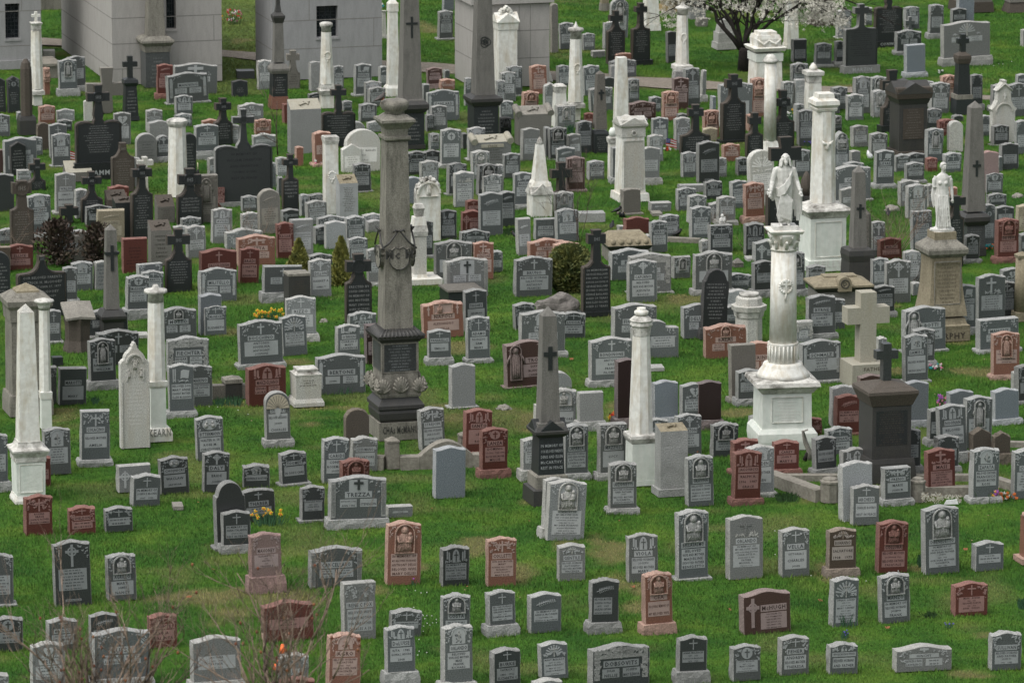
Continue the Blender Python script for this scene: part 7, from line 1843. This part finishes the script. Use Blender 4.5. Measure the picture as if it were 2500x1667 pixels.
# grass blades
rng = np.random.default_rng(11); NB = 1150000; T_ = rng.random(NB); Y = 97 + (205 - 97) * T_ ** 1.15; Wd = Y * .098 + 2.0; X = (rng.random(NB) * 2 - 1) * Wd
Dv, op, px, py = dryness(X, Y); keep = ~op & (rng.random(NB) > Dv * .45); X, Y, Dv = X[keep], Y[keep], Dv[keep]; N = len(X)
hgt = (.030 + .024 * rng.random(N)) * (.75 + .6 * noise2(X, Y, 1.1, 8)) * (1 + .35 * (noise2(X, Y, .25, 9) > .6)) * (1 - .35 * Dv); wid = .0075 + .000085 * (Y - 97) + .004 * rng.random(N)
# longer tufts against the foot of every stone
fx, fy, fh = [], [], []
for (a, b, w_, e_) in FEET:
    n = int(34 * w_ / .5); u = rng.random(n) * 1.12 - .56; k_ = rng.random(n); ox = u * w_; oy = -.015 - e_ - .05 * k_; sd = rng.random(n) < .28; ox = np.where(sd, -w_ / 2 - e_ - .04 * k_, ox); oy = np.where(sd, rng.random(n) * .26, oy)
    fx.append(a + ox * math.cos(YAW) - oy * math.sin(YAW)); fy.append(b + ox * math.sin(YAW) + oy * math.cos(YAW)); fh.append(.05 + .055 * rng.random(n) ** 2)
fx, fy, fh = map(np.concatenate, (fx, fy, fh)); X = np.concatenate([X, fx]); Y = np.concatenate([Y, fy]); hgt = np.concatenate([hgt, fh]); Dv = np.concatenate([Dv, np.full(len(fx), .12)]); wid = np.concatenate([wid, np.full(len(fx), .009)]); N = len(X)
az = rng.random(N) * np.pi; ca, sa = np.cos(az), np.sin(az); lx, ly = (rng.random(N) - .5) * .05, (rng.random(N) - .5) * .05
z0 = (noise2(X, Y, .8, 5) - .5) * .05 + (noise2(X, Y, 2.5, 6) - .5) * .02 - .028
V = np.empty((N, 3, 3)); V[:, 0] = np.stack([X - ca * wid, Y - sa * wid, z0], -1); V[:, 1] = np.stack([X + ca * wid, Y + sa * wid, z0], -1); V[:, 2] = np.stack([X + lx, Y + ly, z0 + hgt + .012], -1)
me = bpy.data.meshes.new('grass'); quick_mesh(me, V.reshape(-1, 3), np.arange(N * 3).reshape(-1, 3), 3)
at_ = me.attributes.new('dry', 'FLOAT', 'POINT'); at_.data.foreach_set('value', np.repeat(np.clip(Dv + .18 * (rng.random(N) > .9), 0, 1), 3).astype(np.float32))
gmat = grass_mat('grass_blades', True); me.materials.append(gmat); o = bpy.data.objects.new('grass', me); col.objects.link(o); tag(o, 'short green spring grass with straw patches', 'grass', kind='stuff')
# ---------------------------------------------------------------- plants
def bush(c, r, cx, yb, w_, h_, mat, lab, nm, cone=False, seed=1, n=2600, lsz=.05):
    g, d = at(c, r, cx, yb); s = d / FPX / ZS; W, H = w_ * s / 2, h_ * s; R = random.Random(seed); P = thing(nm, lab, 'shrub', (g.x, g.y + W * .6, 0))
    mb = MB()
    for i in range(n):
        u = R.random(); z = H * u ** .8
        if cone: rad = W * (1 - (z / H)) ** .75 * (.55 + .55 * R.random() ** .5) * (1 + .12 * math.sin(z * 9))
        else: rad = W * math.sqrt(max(.02, 1 - ((z - H * .45) / (H * .58)) ** 2)) * ((.5 + .52 * R.random() ** .4) if mat != 'redleaf' else R.uniform(.2, 1.25))
        a = R.uniform(0, 6.283); k = 1 + (.5 if mat == 'redleaf' else .28) * mnoise.noise(Vector((math.cos(a) * 2.5, math.sin(a) * 2.5, z * 3 + seed))); x, y = rad * k * math.cos(a), rad * k * math.sin(a)
        L = lsz * R.uniform(.6, 1.4); dv = Vector((x, y, (z - H * .3) * .6 + (.4 if cone else .15))).normalized() * .7 + Vector((R.uniform(-1, 1), R.uniform(-1, 1), R.uniform(-.6, 1))) * .6; dv.normalize(); sd = dv.orthogonal().normalized() * L * .38
        p = Vector((x, y, z)); q = p + dv * L; mb.add([tuple(p - dv * L * .5), tuple(p + sd), tuple(q), tuple(p - sd)], [(0, 1, 2, 3)], mat)
    mb.build('foliage', P); tr = MB(); tr.tube([(0, 0, -.05), (.02, 0, H * .5), (0, .02, H * .85)], [.04, .03, .01], 'bark', 6)
    for i in range(6): a = i * 1.05; tr.tube([(0, 0, H * .15), (W * .5 * math.cos(a), W * .5 * math.sin(a), H * .5)], [.02, .008], 'bark', 5)
    tr.build('stems', P)
bush(1, 1, 1010, 1420, 235, 330, 'conifer', 'narrow cone-shaped yellow-green evergreen, left of two', 'conifer_shrub', True, 1, 3600, .075)
bush(1, 1, 1430, 1530, 245, 465, 'conifer', 'taller cone-shaped yellow-green evergreen, right of two', 'conifer_shrub', True, 2, 4600, .075)
bush(2, 1, 1750, 1600, 420, 445, 'round_bush', 'rounded dense evergreen bush with yellowish tips', 'evergreen_bush', False, 3, 6500, .075)
bush(0, 1, 560, 1330, 330, 440, 'redleaf', 'dark red-leaved bush, left part, around cross tablet', 'red_leaf_bush', False, 4, 1150, .085)
bush(0, 1, 960, 1330, 260, 400, 'redleaf', 'dark red-leaved bush, right part, beside slim obelisk', 'red_leaf_bush', False, 5, 800, .085)
def tuft(c, r, cx, yb, w_, h_, lab, mat='spike_green', n=60, nm='leafy_tuft', flowers=None, nf=0, fs=.028, head=None):
    g, d = at(c, r, cx, yb); s = d / FPX / ZS; R = random.Random(int(cx + yb)); W, H = w_ * s / 2, h_ * s; P = thing(nm, lab, 'flowers' if flowers else 'plant', (g.x, g.y + .1, 0)); mb = MB()
    for i in range(n):
        x, y = R.gauss(0, W * .4), R.gauss(0, .09); lx = x * 1.5 + R.uniform(-.05, .05); h = H * R.uniform(.5, .95)
        mb.add([(x - .007, y, -.03), (x + .007, y, -.03), (x + (lx - x) * .5 + .006, y, h * .7), (lx, y - .02, h), (x + (lx - x) * .5 - .006, y, h * .7)], [(0, 1, 2, 3, 4)], mat)
    mb.build('leaves', P)
    if flowers:
        fm = MB()
        for i in range(nf):
            m_ = flowers[i % len(flowers)]; x, y, z = R.uniform(-W, W), R.uniform(-.12, .10), H * R.uniform(.45 if head is None else .15, 1.0); q = fs * R.uniform(.8, 1.25)
            for k in range(6): a = k * 1.047 + R.random(); leaf3(fm, (x, y, z), q, a, m_)
            fm.ball((x, y - q * .35, z), (q * .33, q * .5, q * .33), 'orange_petal' if m_ == 'yellow' else m_, 6, 4)
        fm.build('blooms', P)
def leaf3(mb, c, r, a, m):
    x, y, z = c; ca, sa = math.cos(a), math.sin(a); o = (x + r * 1.0 * ca, y - r * .25, z + r * 1.0 * sa); p1 = (x + r * .55 * math.cos(a + .5), y - r * .4, z + r * .55 * math.sin(a + .5)); p2 = (x + r * .55 * math.cos(a - .5), y - r * .4, z + r * .55 * math.sin(a - .5)); mb.add([(x, y, z), p2, o, p1], [(0, 1, 2, 3)], m)
tuft(1, 3, 705, 1300, 330, 150, 'yellow daffodils in bloom beside the tall blank rounded stone', flowers=['yellow'], nf=13, n=110, nm='daffodils', fs=.045)
tuft(1, 2, 715, 640, 300, 180, 'bright yellow daffodils behind a wide grey headstone', flowers=['yellow'], nf=22, n=110, nm='daffodils', fs=.05)
tuft(1, 4, 2140, 590, 110, 70, 'single lilac iris with blades before a pink headstone', flowers=['purple'], nf=1, n=14, nm='iris')
tuft(1, 2, 1440, 1300, 190, 100, 'green leaf blades before the wide grey headstone'); tuft(1, 2, 230, 1410, 140, 90, 'leafy clump beside dark low wall'); tuft(1, 2, 380, 1415, 170, 110, 'leafy clump before the dark corner post')
tuft(4, 4, 600, 1010, 260, 150, 'tall grass blades against a ray-carved grey headstone', n=40); tuft(4, 4, 1330, 400, 60, 110, 'dark leaf clump left of saint-and-child headstone', n=50); tuft(4, 4, 2330, 830, 80, 110, 'dark leaf tuft at the right edge')
tuft(0, 3, 940, 100, 100, 70, 'small leaf tuft on the lawn behind flat-topped stone'); tuft(3, 3, 1950, 1060, 250, 90, 'low weeds along the slanting kerb wall', 'leaf_green', 160); tuft(2, 1, 1165, 1020, 120, 75, 'dense green clump behind tall grey headstone', 'leaf_green', 160)
tuft(4, 4, 1420, 920, 160, 60, 'pale green weeds on the lawn between headstones', 'leaf_green', 70); tuft(4, 4, 585, 1120, 80, 70, 'tiny blue squill on the grass', flowers=['violet'], nf=5, n=30, nm='blue_flowers', fs=.02)
tuft(4, 4, 1610, 1020, 90, 50, 'tiny blue flowers on open grass, farther right', flowers=['violet'], nf=4, n=20, nm='blue_flowers', fs=.02); tuft(4, 0, 50, 1215, 100, 130, 'pale daffodils beside a round marble column', flowers=['white_petal', 'yellow'], nf=12, n=60, nm='daffodils', fs=.045)
tuft(4, 0, 190, 1440, 120, 50, 'small violet flowers at a grey headstone foot', flowers=['violet'], nf=7, n=50, nm='violet_flowers'); tuft(2, 0, 1750, 1320, 90, 100, 'dark green clump before small niche column', n=70)
for (c, r, cx, yb, w_, h_, fl, nf, lab) in ((4, 3, 1965, 1075, 250, 160, ['purple', 'yellow', 'pink', 'purple'], 46, 'purple and yellow silk bouquet below a grey headstone'), (4, 3, 2195, 1055, 170, 70, ['orange_petal', 'white_petal', 'orange_petal'], 22, 'orange and white flowers at the right edge'),
        (2, 3, 2155, 275, 60, 95, ['red_petal', 'orange_petal', 'yellow'], 9, 'orange-red flowers beside near-black slab'), (4, 2, 1535, 1440, 110, 120, ['pink', 'purple'], 12, 'pink orchid-like flowers behind dark headstone'), (1, 1, 1215, 350, 80, 65, ['pink', 'white_petal'], 16, 'pink hyacinths at a salmon headstone'),
        (2, 1, 595, 310, 90, 50, ['blue_petal'], 14, 'bright blue flowers at a pale headstone base'), (1, 0, 370, 245, 150, 150, ['pink', 'white_petal', 'red_petal'], 34, 'pink and white bouquet between two mausoleums'), (1, 0, 225, 240, 70, 90, ['yellow'], 10, 'yellow flowers at the mausoleum corner'),
        (1, 0, 218, 110, 40, 90, ['orange_petal', 'yellow'], 8, 'orange flowers at the mausoleum edge'), (4, 2, 1480, 1075, 130, 60, ['white_petal', 'pink', 'teal'], 16, 'white and teal flowers lying by a headstone'), (4, 1, 2020, 1180, 80, 60, ['orange_petal', 'teal'], 12, 'orange and teal flowers near a maroon headstone'),
        (4, 0, 1535, 725, 50, 22, ['white_petal'], 5, 'few white flowers on the upper lawn'), (1, 0, 1835, 85, 50, 45, ['white_petal', 'teal'], 8, 'white flowers beside the second mausoleum'), (3, 1, 765, 195, 70, 22, ['red_petal', 'white_petal'], 6, 'red and white blooms below the small flag')):
    tuft(c, r, cx, yb, w_, h_, lab, 'leaf_green', 30, 'bouquet', fl, nf, .042, True)
# dried wreath
g, d = at(4, 3, 1530, 1090); P = thing('dried_wreath', 'white dried flower wreath leaning below the red tool-carved headstone', 'wreath', (g.x, g.y - .05, 0)); mb = MB(); R = random.Random(9); s = d / FPX / ZS
for i in range(230):
    x = R.uniform(-195, 195) * s; z = (20 + 95 * R.random() ** .8 * (1 if x < 0 else .8)) * s
    if 20 * s < x < 150 * s and 15 * s < z < 65 * s: continue
    q = .022 * R.uniform(.7, 1.3)
    for k in range(5): leaf3(mb, (x, R.uniform(-.1, .05), z), q, k * 1.25 + R.random(), 'blossom' if R.random() < .8 else 'wood')
mb.build('flowers', P); mb = MB(); mb.prism([(25 * s, 10 * s), (165 * s, 14 * s), (150 * s, 62 * s), (45 * s, 50 * s)], -.12, -.09, 'white_paint'); mb.build('ribbon', P)
# ---------------------------------------------------------------- bare shrubs and trees
def branch(mb, tips, p, dv, L, rad, lev, R, mat, spread=.6, up=.25, nseg=4):
    pts = [p.copy()]; q = p.copy(); d2 = dv.copy()
    for i in range(nseg): d2 = (d2 + Vector((R.gauss(0, .13), R.gauss(0, .13), R.gauss(0, .1) + up * .1))).normalized(); q = q + d2 * L / nseg; pts.append(q.copy())
    mb.tube([tuple(v) for v in pts], [rad * (1 - .6 * i / nseg) for i in range(nseg + 1)], mat, 5 if rad > .01 else 3, True)
    tips.append((pts[-1], d2, rad)); tips.append((pts[-2], d2, rad))
    if lev <= 0: return
    for k in range(R.choice((2, 3, 3))):
        i = R.choice(range(1, nseg + 1)); b = pts[i]; nd = (d2 + Vector((R.gauss(0, spread), R.gauss(0, spread), R.gauss(0, spread * .7) + up))).normalized()
        branch(mb, tips, b, nd, L * R.uniform(.5, .78), rad * .55, lev - 1, R, mat, spread, up, nseg)
def bare(c, r, cx, yb, h_, lab, mat, nst, seed, spread=.45, rad=.012, lev=3, w0=.1, nm='bare_shrub', lean=.45):
    g, d = at(c, r, cx, yb); s = d / FPX / ZS; H = h_ * s; R = random.Random(seed); P = thing(nm, lab, 'shrub', (g.x, g.y, 0)); mb = MB(); tp = []
    for i in range(nst): a = R.uniform(0, 6.28); dv = Vector((math.cos(a) * lean, math.sin(a) * lean * .5, 1)).normalized(); branch(mb, tp, Vector((R.uniform(-w0, w0), R.uniform(-w0, w0) * .5, -.03)), dv, H * R.uniform(.45, .62), rad, lev, R, mat, spread)
    mb.build('branches', P); return P
bare(1, 1, 520, 1150, 430, 'pale bare bush of fine twigs in front of salmon headstones', 'pale_twig', 15, 3, .5, .009, 3, .25, lean=.9)
bare(1, 1, 800, 240, 950, 'bare slender sapling before the grey cream-topped tomb', 'twig', 1, 5, .55, .022, 4, .02, 'bare_sapling', .05)
bare(2, 1, 1560, 850, 420, 'bare sapling beside the small white marble spire', 'twig', 3, 8, .45, .011, 3, .1, 'bare_sapling'); bare(2, 1, 1845, 1100, 900, 'bare thin sapling between grey headstones and lawn', 'twig', 3, 12, .4, .013, 3, .08, 'bare_sapling')
bare(2, 1, 1690, 770, 560, 'bare thin sapling in front of plain black cross', 'twig', 2, 14, .4, .011, 3, .08, 'bare_sapling')
bare(4, 1, 1020, 1240, 780, 'reddish bare shrub between obelisk and woman monument', 'pale_twig', 15, 21, .5, .011, 3, .3, lean=.9); bare(4, 1, 1240, 1500, 500, 'thin bare twigs at left of woman monument', 'twig', 4, 23, .4, .01, 3, .1)
bare(0, 1, 120, 1300, 700, 'thin pale bare twigs near the left edge', 'pale_twig', 4, 31, .5, .008, 3, .3, lean=.7); bare(3, 1, 1270, 930, 250, 'fine pale twigs behind the dark flat-topped headstone', 'pale_twig', 8, 33, .5, .006, 2, .2, lean=.8)
bare(3, 1, 1500, 1180, 420, 'fine pale twigs left of the Christ column', 'pale_twig', 5, 35, .5, .005, 2, .2, lean=.6)
# dead branch stub beside the Christ pedestal
g, d = at(3, 3, 2175, 668); P = thing('dead_stump', 'twisted grey dead wood beside the Christ column pedestal', 'stump', (g.x, g.y, 0)); mb = MB(); s = d / FPX / ZS
mb.tube([(0, 0, 0), (-5 * s, 0, 90 * s), (-45 * s, 0, 190 * s), (-70 * s, 0, 300 * s), (-20 * s, 0, 318 * s)], [.075, .06, .055, .035, .02], 'side_a0', 7); mb.tube([(-50 * s, 0, 0), (-25 * s, 0, 70 * s), (-8 * s, 0, 110 * s)], [.06, .05, .03], 'bark', 6); mb.build('wood', P)
# near tall shrub, bottom left, out of focus
def near_shrub(x, y, htop, seed, lab, ns):
    R = random.Random(seed); P = thing('bare_tree', lab, 'tree', (x, y, 0)); mb = MB(); tp = []; zt = htop
    mb.tube([(0, 0, -.1), (.05, 0, zt * .3), (0, 0, zt * .62)], [.16, .12, .075], 'twig', 8)
    for i in range(ns):
        a = R.uniform(0, 6.28); z = zt * R.uniform(.66, .76); dv = Vector((math.cos(a) * .62, math.sin(a) * .4, 1)).normalized(); branch(mb, tp, Vector((0, 0, z)), dv, zt * .15 * R.uniform(.7, 1.1), .026, 4, R, R.choice(('pale_twig', 'pale_twig', 'twig')), .42, .3, 5)
    mb.build('branches', P); hp = MB()
    for i, (p, dv, rd) in enumerate(tp):
        if R.random() < .012: hp.ball(tuple(p), (.019, .019, .024), 'rosehip' if R.random() < .6 else 'dead_leaf', 6, 5)
    hp.build('berries', P)
def top_at(px, py, y):      # height at which the pixel's ray passes distance y
    u = (px - PH_W / 2) / FPX; v = (py - PH_H / 2) / FPX; d = Vector((u, cP - v * sP, -sP - v * cP)); t = y / d.y; return d.x * t, CAM_H + d.z * t
for k, (px, py, y, sd, n, lab) in enumerate(((690, 1345, 72, 3, 15, 'near out-of-focus bare tree tip, right of two at bottom left'), (240, 1375, 72, 6, 24, 'near out-of-focus bare tree tip, left of two at bottom left'))):
    x, z = top_at(px, py, y); near_shrub(x, y, z, sd, lab, n)
# blossoming tree
g, d = at(3, 0, 1520, 700); s = d / FPX / ZS; P = thing('blossom_tree', 'dark-trunked tree covered with white spring blossom at the top edge', 'tree', (g.x, g.y, 0)); R = random.Random(17); mb = MB(); tips = []
mb.tube([(0, 0, -.1), (.0, 0, .6), (.02, 0, 230 * s)], [.20, .155, .17], 'bark', 12)
for (dx, dy, rr) in ((-1.25, .2, .085), (-.75, -.5, .08), (-.25, .5, .075), (.25, -.3, .085), (.8, .3, .09), (1.2, -.2, .07), (.1, .9, .06)):
    p0 = Vector((dx * .08, dy * .05, 215 * s)); L = 1.9; dv = Vector((dx * .75, dy * .7, 1.15)).normalized(); pts = [p0 + dv * L * i / 5 + Vector((R.gauss(0, .04), R.gauss(0, .04), .0)) * i for i in range(6)]
    mb.tube([tuple(p) for p in pts], [rr * (1 - .5 * i / 5) for i in range(6)], 'bark', 8)
    for k in range(5):
        b = pts[R.choice((2, 3, 4, 5))]; nd = (dv + Vector((R.gauss(0, .5), R.gauss(0, .5), R.gauss(0, .25)))).normalized(); branch(mb, tips, b, nd, 1.35, rr * .42, 3, R, 'bark', .55, .12)
for sgn, xx in ((1, 1.5), (1, 2.2), (-1, 1.3), (1, 2.9)):    # drooping outer boughs
    b = Vector((sgn * .9, 0, 2.3)); pts = [b, Vector((sgn * xx, .1, 2.35)), Vector((sgn * (xx + .8), 0, 2.05)), Vector((sgn * (xx + 1.35), 0, 1.75))]; mb.tube([tuple(p) for p in pts], [.04, .03, .02, .008], 'bark', 6)
    for p in pts[1:]:
        for k in range(4): branch(mb, tips, p, Vector((sgn * .6, R.gauss(0, .4), R.gauss(-.2, .4))).normalized(), .6, .010, 2, R, 'bark', .5, -.05)
mb.build('trunk', P); cr = MB()
for (p, dv, rd) in tips:
    if p.z < 1.35 or p.x > 3.2 or p.x < -2.7 or R.random() < .2: continue
    for k in range(R.choice((2, 3, 5))):
        c_ = p + Vector((R.gauss(0, .11), R.gauss(0, .11), R.gauss(0, .09))); q = R.uniform(.03, .05)
        for j in range(5): 
            a = j * 1.257 + R.random(); ax = Vector((R.gauss(0, .5), -1, R.gauss(0, .5) + .3)).normalized(); u = ax.orthogonal().normalized(); v_ = ax.cross(u); e = u * math.cos(a) + v_ * math.sin(a); f = u * math.cos(a + .6) + v_ * math.sin(a + .6)
            cr.add([tuple(c_), tuple(c_ + e * q), tuple(c_ + (e + f) * q * .75), tuple(c_ + f * q)], [(0, 1, 2, 3)], 'blossom')
cr.build('crown', P)
# ---------------------------------------------------------------- birds, flags, cone, small things
def bird(loc, k, lab, robin=False, yaw=0.6):
    P = thing('robin' if robin else 'blackbird', lab, 'bird', loc, yaw, None if robin else 'black birds feeding on the grass'); B = 'robin_back' if robin else 'bird_black'; mb = MB()
    mb.tube([(-.13, 0, .045), (-.075, 0, .065), (-.03, 0, .085), (.02, 0, .105), (.05, 0, .13), (.062, 0, .155)], [.006, .018, .038, .042, .030, .022], B, 10); mb.ball((.066, 0, .163), (.028, .022, .023), B, 8, 6); mb.build('body', P)
    if robin: q = MB(); q.ball((.022, 0, .095), (.040, .038, .045), 'robin_breast', 10, 8); q.build('breast', P)
    q = MB(); q.tube([(.088, 0, .163), (.112, 0, .158)], [.007, .001], 'beak', 5); q.build('beak', P)
    q = MB(); [q.tube([(0, sx * .015, .06), (.008, sx * .015, 0), (.03, sx * .017, 0)], [.004, .003, .002], 'wood', 4) for sx in (-1, 1)]; q.build('legs', P)
    q = MB(); [q.tube([(.02, sx * .036, .11), (-.04, sx * .034, .085), (-.11, sx * .012, .055)], [.016, .018, .004], B, 6) for sx in (-1, 1)]; q.build('wings', P); P.scale = (k, k, k)
bird(MCT.location + Vector((-.30, -.20, MCTOP - .06)), 1.35, 'American robin with orange breast perched on the shield column top', True, .5)
for i, (c, r, x, y) in enumerate(((2, 1, 2215, 825), (2, 1, 2165, 975), (2, 1, 1210, 1078), (2, 1, 2262, 880), (3, 1, 320, 880), (3, 1, 870, 1052), (4, 1, 1005, 850))): bird(at(c, r, x, y)[0], 1.3, 'small black bird on the lawn, ' + ['beside the pediment tomb', 'left of mottled pink headstone', 'behind grey smooth lily stone', 'above mottled pink headstone', 'touching mottled pink headstone', 'at the thin kerb', 'near bare reddish shrub'][i], False, i * 1.3)
for (c, r, x, y, h, lab) in ((3, 1, 752, 195, 120, 'small American flag right of the pediment tomb'), (0, 1, 640, 290, 95, 'small faded flag by the pale curled tomb')):
    g, d = at(c, r, x, y); s = d / FPX / ZS; P = thing('small_flag', lab, 'flag', (g.x, g.y, 0), YAW); q = MB(); q.tube([(0, 0, 0), (0, 0, h * s)], [.005, .004], 'wood', 5); q.build('stick', P); q = MB(); W, H = .34, .22
    for i in range(7): z0 = h * s - H * (i + 1) / 7; m_ = 'flag_red' if i % 2 == 0 else 'white_paint'; q.add([(0 if i > 3 else W * .42, .0, z0), (W, .05, z0 - .08), (W, .05, z0 + H / 7 - .08), (0 if i > 3 else W * .42, 0, z0 + H / 7)], [(0, 1, 2, 3)], m_)
    q.add([(0, 0, h * s - H * 4 / 7), (W * .42, .02, h * s - H * 4 / 7 - .01), (W * .42, .02, h * s - .01), (0, 0, h * s)], [(0, 1, 2, 3)], 'flag_blue')
    for i in range(9): q.box(.02 + .04 * (i % 3), .03 + .04 * (i % 3), -.006, .0, h * s - .10 + .03 * (i // 3), h * s - .09 + .03 * (i // 3), 'white_paint')
    q.build('cloth', P)
g, d = at(1, 4, 852, 1413); P = thing('traffic_cone', 'orange traffic cone half hidden behind a grey headstone', 'traffic cone', (g.x, g.y, 0)); q = MB(); q.box(-.17, .17, -.17, .17, 0, .03, 'cone_orange'); q.build('cone_base', P)
q = MB(); q.stack([(.03, .13), (.16, .10)], 'c', 'cone_orange'); q.stack([(.161, .10), (.25, .078)], 'c', 'white_paint'); q.stack([(.251, .078), (.45, .03)], 'c', 'cone_orange'); q.build('cone', P)
g, d = at(0, 1, 1957, 430); P = thing('candle_lantern', 'white candle in a black holder on a grey stone', 'candle', (g.x, g.y, 0)); s = d / FPX / ZS; q = MB(); q.stack([(0, .045), (25 * s, .05), (50 * s, .02)], 'c', 'bird_black'); q.build('holder', P); q = MB(); q.stack([(50 * s, .018), (110 * s, .014), (125 * s, .002)], 'c', 'candle'); q.build('candle', P)
g, d = at(4, 0, 825, 1580); P = thing('white_bird_ornament', 'small white goose-like ornament between grey headstones', 'ornament', (g.x, g.y, 0)); q = MB(); q.tube([(.07, 0, .05), (0, 0, .10), (-.05, 0, .19), (-.06, 0, .27)], [.05, .085, .05, .02], 'white_paint', 8); q.build('body', P)
q = MB(); R = random.Random(2)
for (c, r, x, y) in ((0, 4, 2100, 470), (0, 4, 1860, 735), (1, 4, 150, 465), (3, 4, 415, 635), (4, 4, 325, 770), (4, 4, 985, 1040), (2, 2, 1755, 975), (3, 0, 1285, 540), (3, 4, 1365, 860), (4, 4, 1760, 265)):
    g, d = at(c, r, x, y)
    for k in range(2): a = R.random() * 3; u = Vector((math.cos(a), math.sin(a), .3)) * .05; v_ = Vector((-math.sin(a), math.cos(a), .5)) * .03; p = g + Vector((.04 * k, 0, .05)); q.add([tuple(p - u), tuple(p + v_), tuple(p + u), tuple(p - v_)], [(0, 1, 2, 3)], 'dead_leaf')
wf = MB(); R = random.Random(5)
for (c, r, x, y, n, sx, sy) in ((1, 4, 2230, 1000, 26, 70, 130), (1, 3, 300, 100, 10, 200, 60), (4, 4, 400, 380, 8, 300, 200), (4, 0, 2080, 640, 8, 120, 60)):
    for i in range(n): g, d = at(c, r, x + R.gauss(0, sx), y + R.gauss(0, sy)); [leaf3(wf, (g.x, g.y, .07), .016, k * 1.26, 'white_petal') for k in range(5)]
tag(wf.build('daisies'), 'tiny white daisies dotted in the grass', 'flowers', kind='stuff')
for i in range(260):
    x, y = R.uniform(0, 2500), 1667 - 1600 * R.random() ** .7; g, d = ground(x, y); a = R.random() * 3; u = Vector((math.cos(a), math.sin(a), R.uniform(-.3, .3))) * .024; v_ = Vector((-math.sin(a), math.cos(a), .4)) * .016; p = g + Vector((0, 0, .045)); q.add([tuple(p - u), tuple(p + v_), tuple(p + u), tuple(p - v_)], [(0, 1, 2, 3)], R.choice(('wood', 'wood', 'dead_leaf')))
tag(q.build('dead_leaves'), 'scattered orange dead leaves lying on the grass', 'leaves', kind='stuff')
print('objects', len(bpy.data.objects))
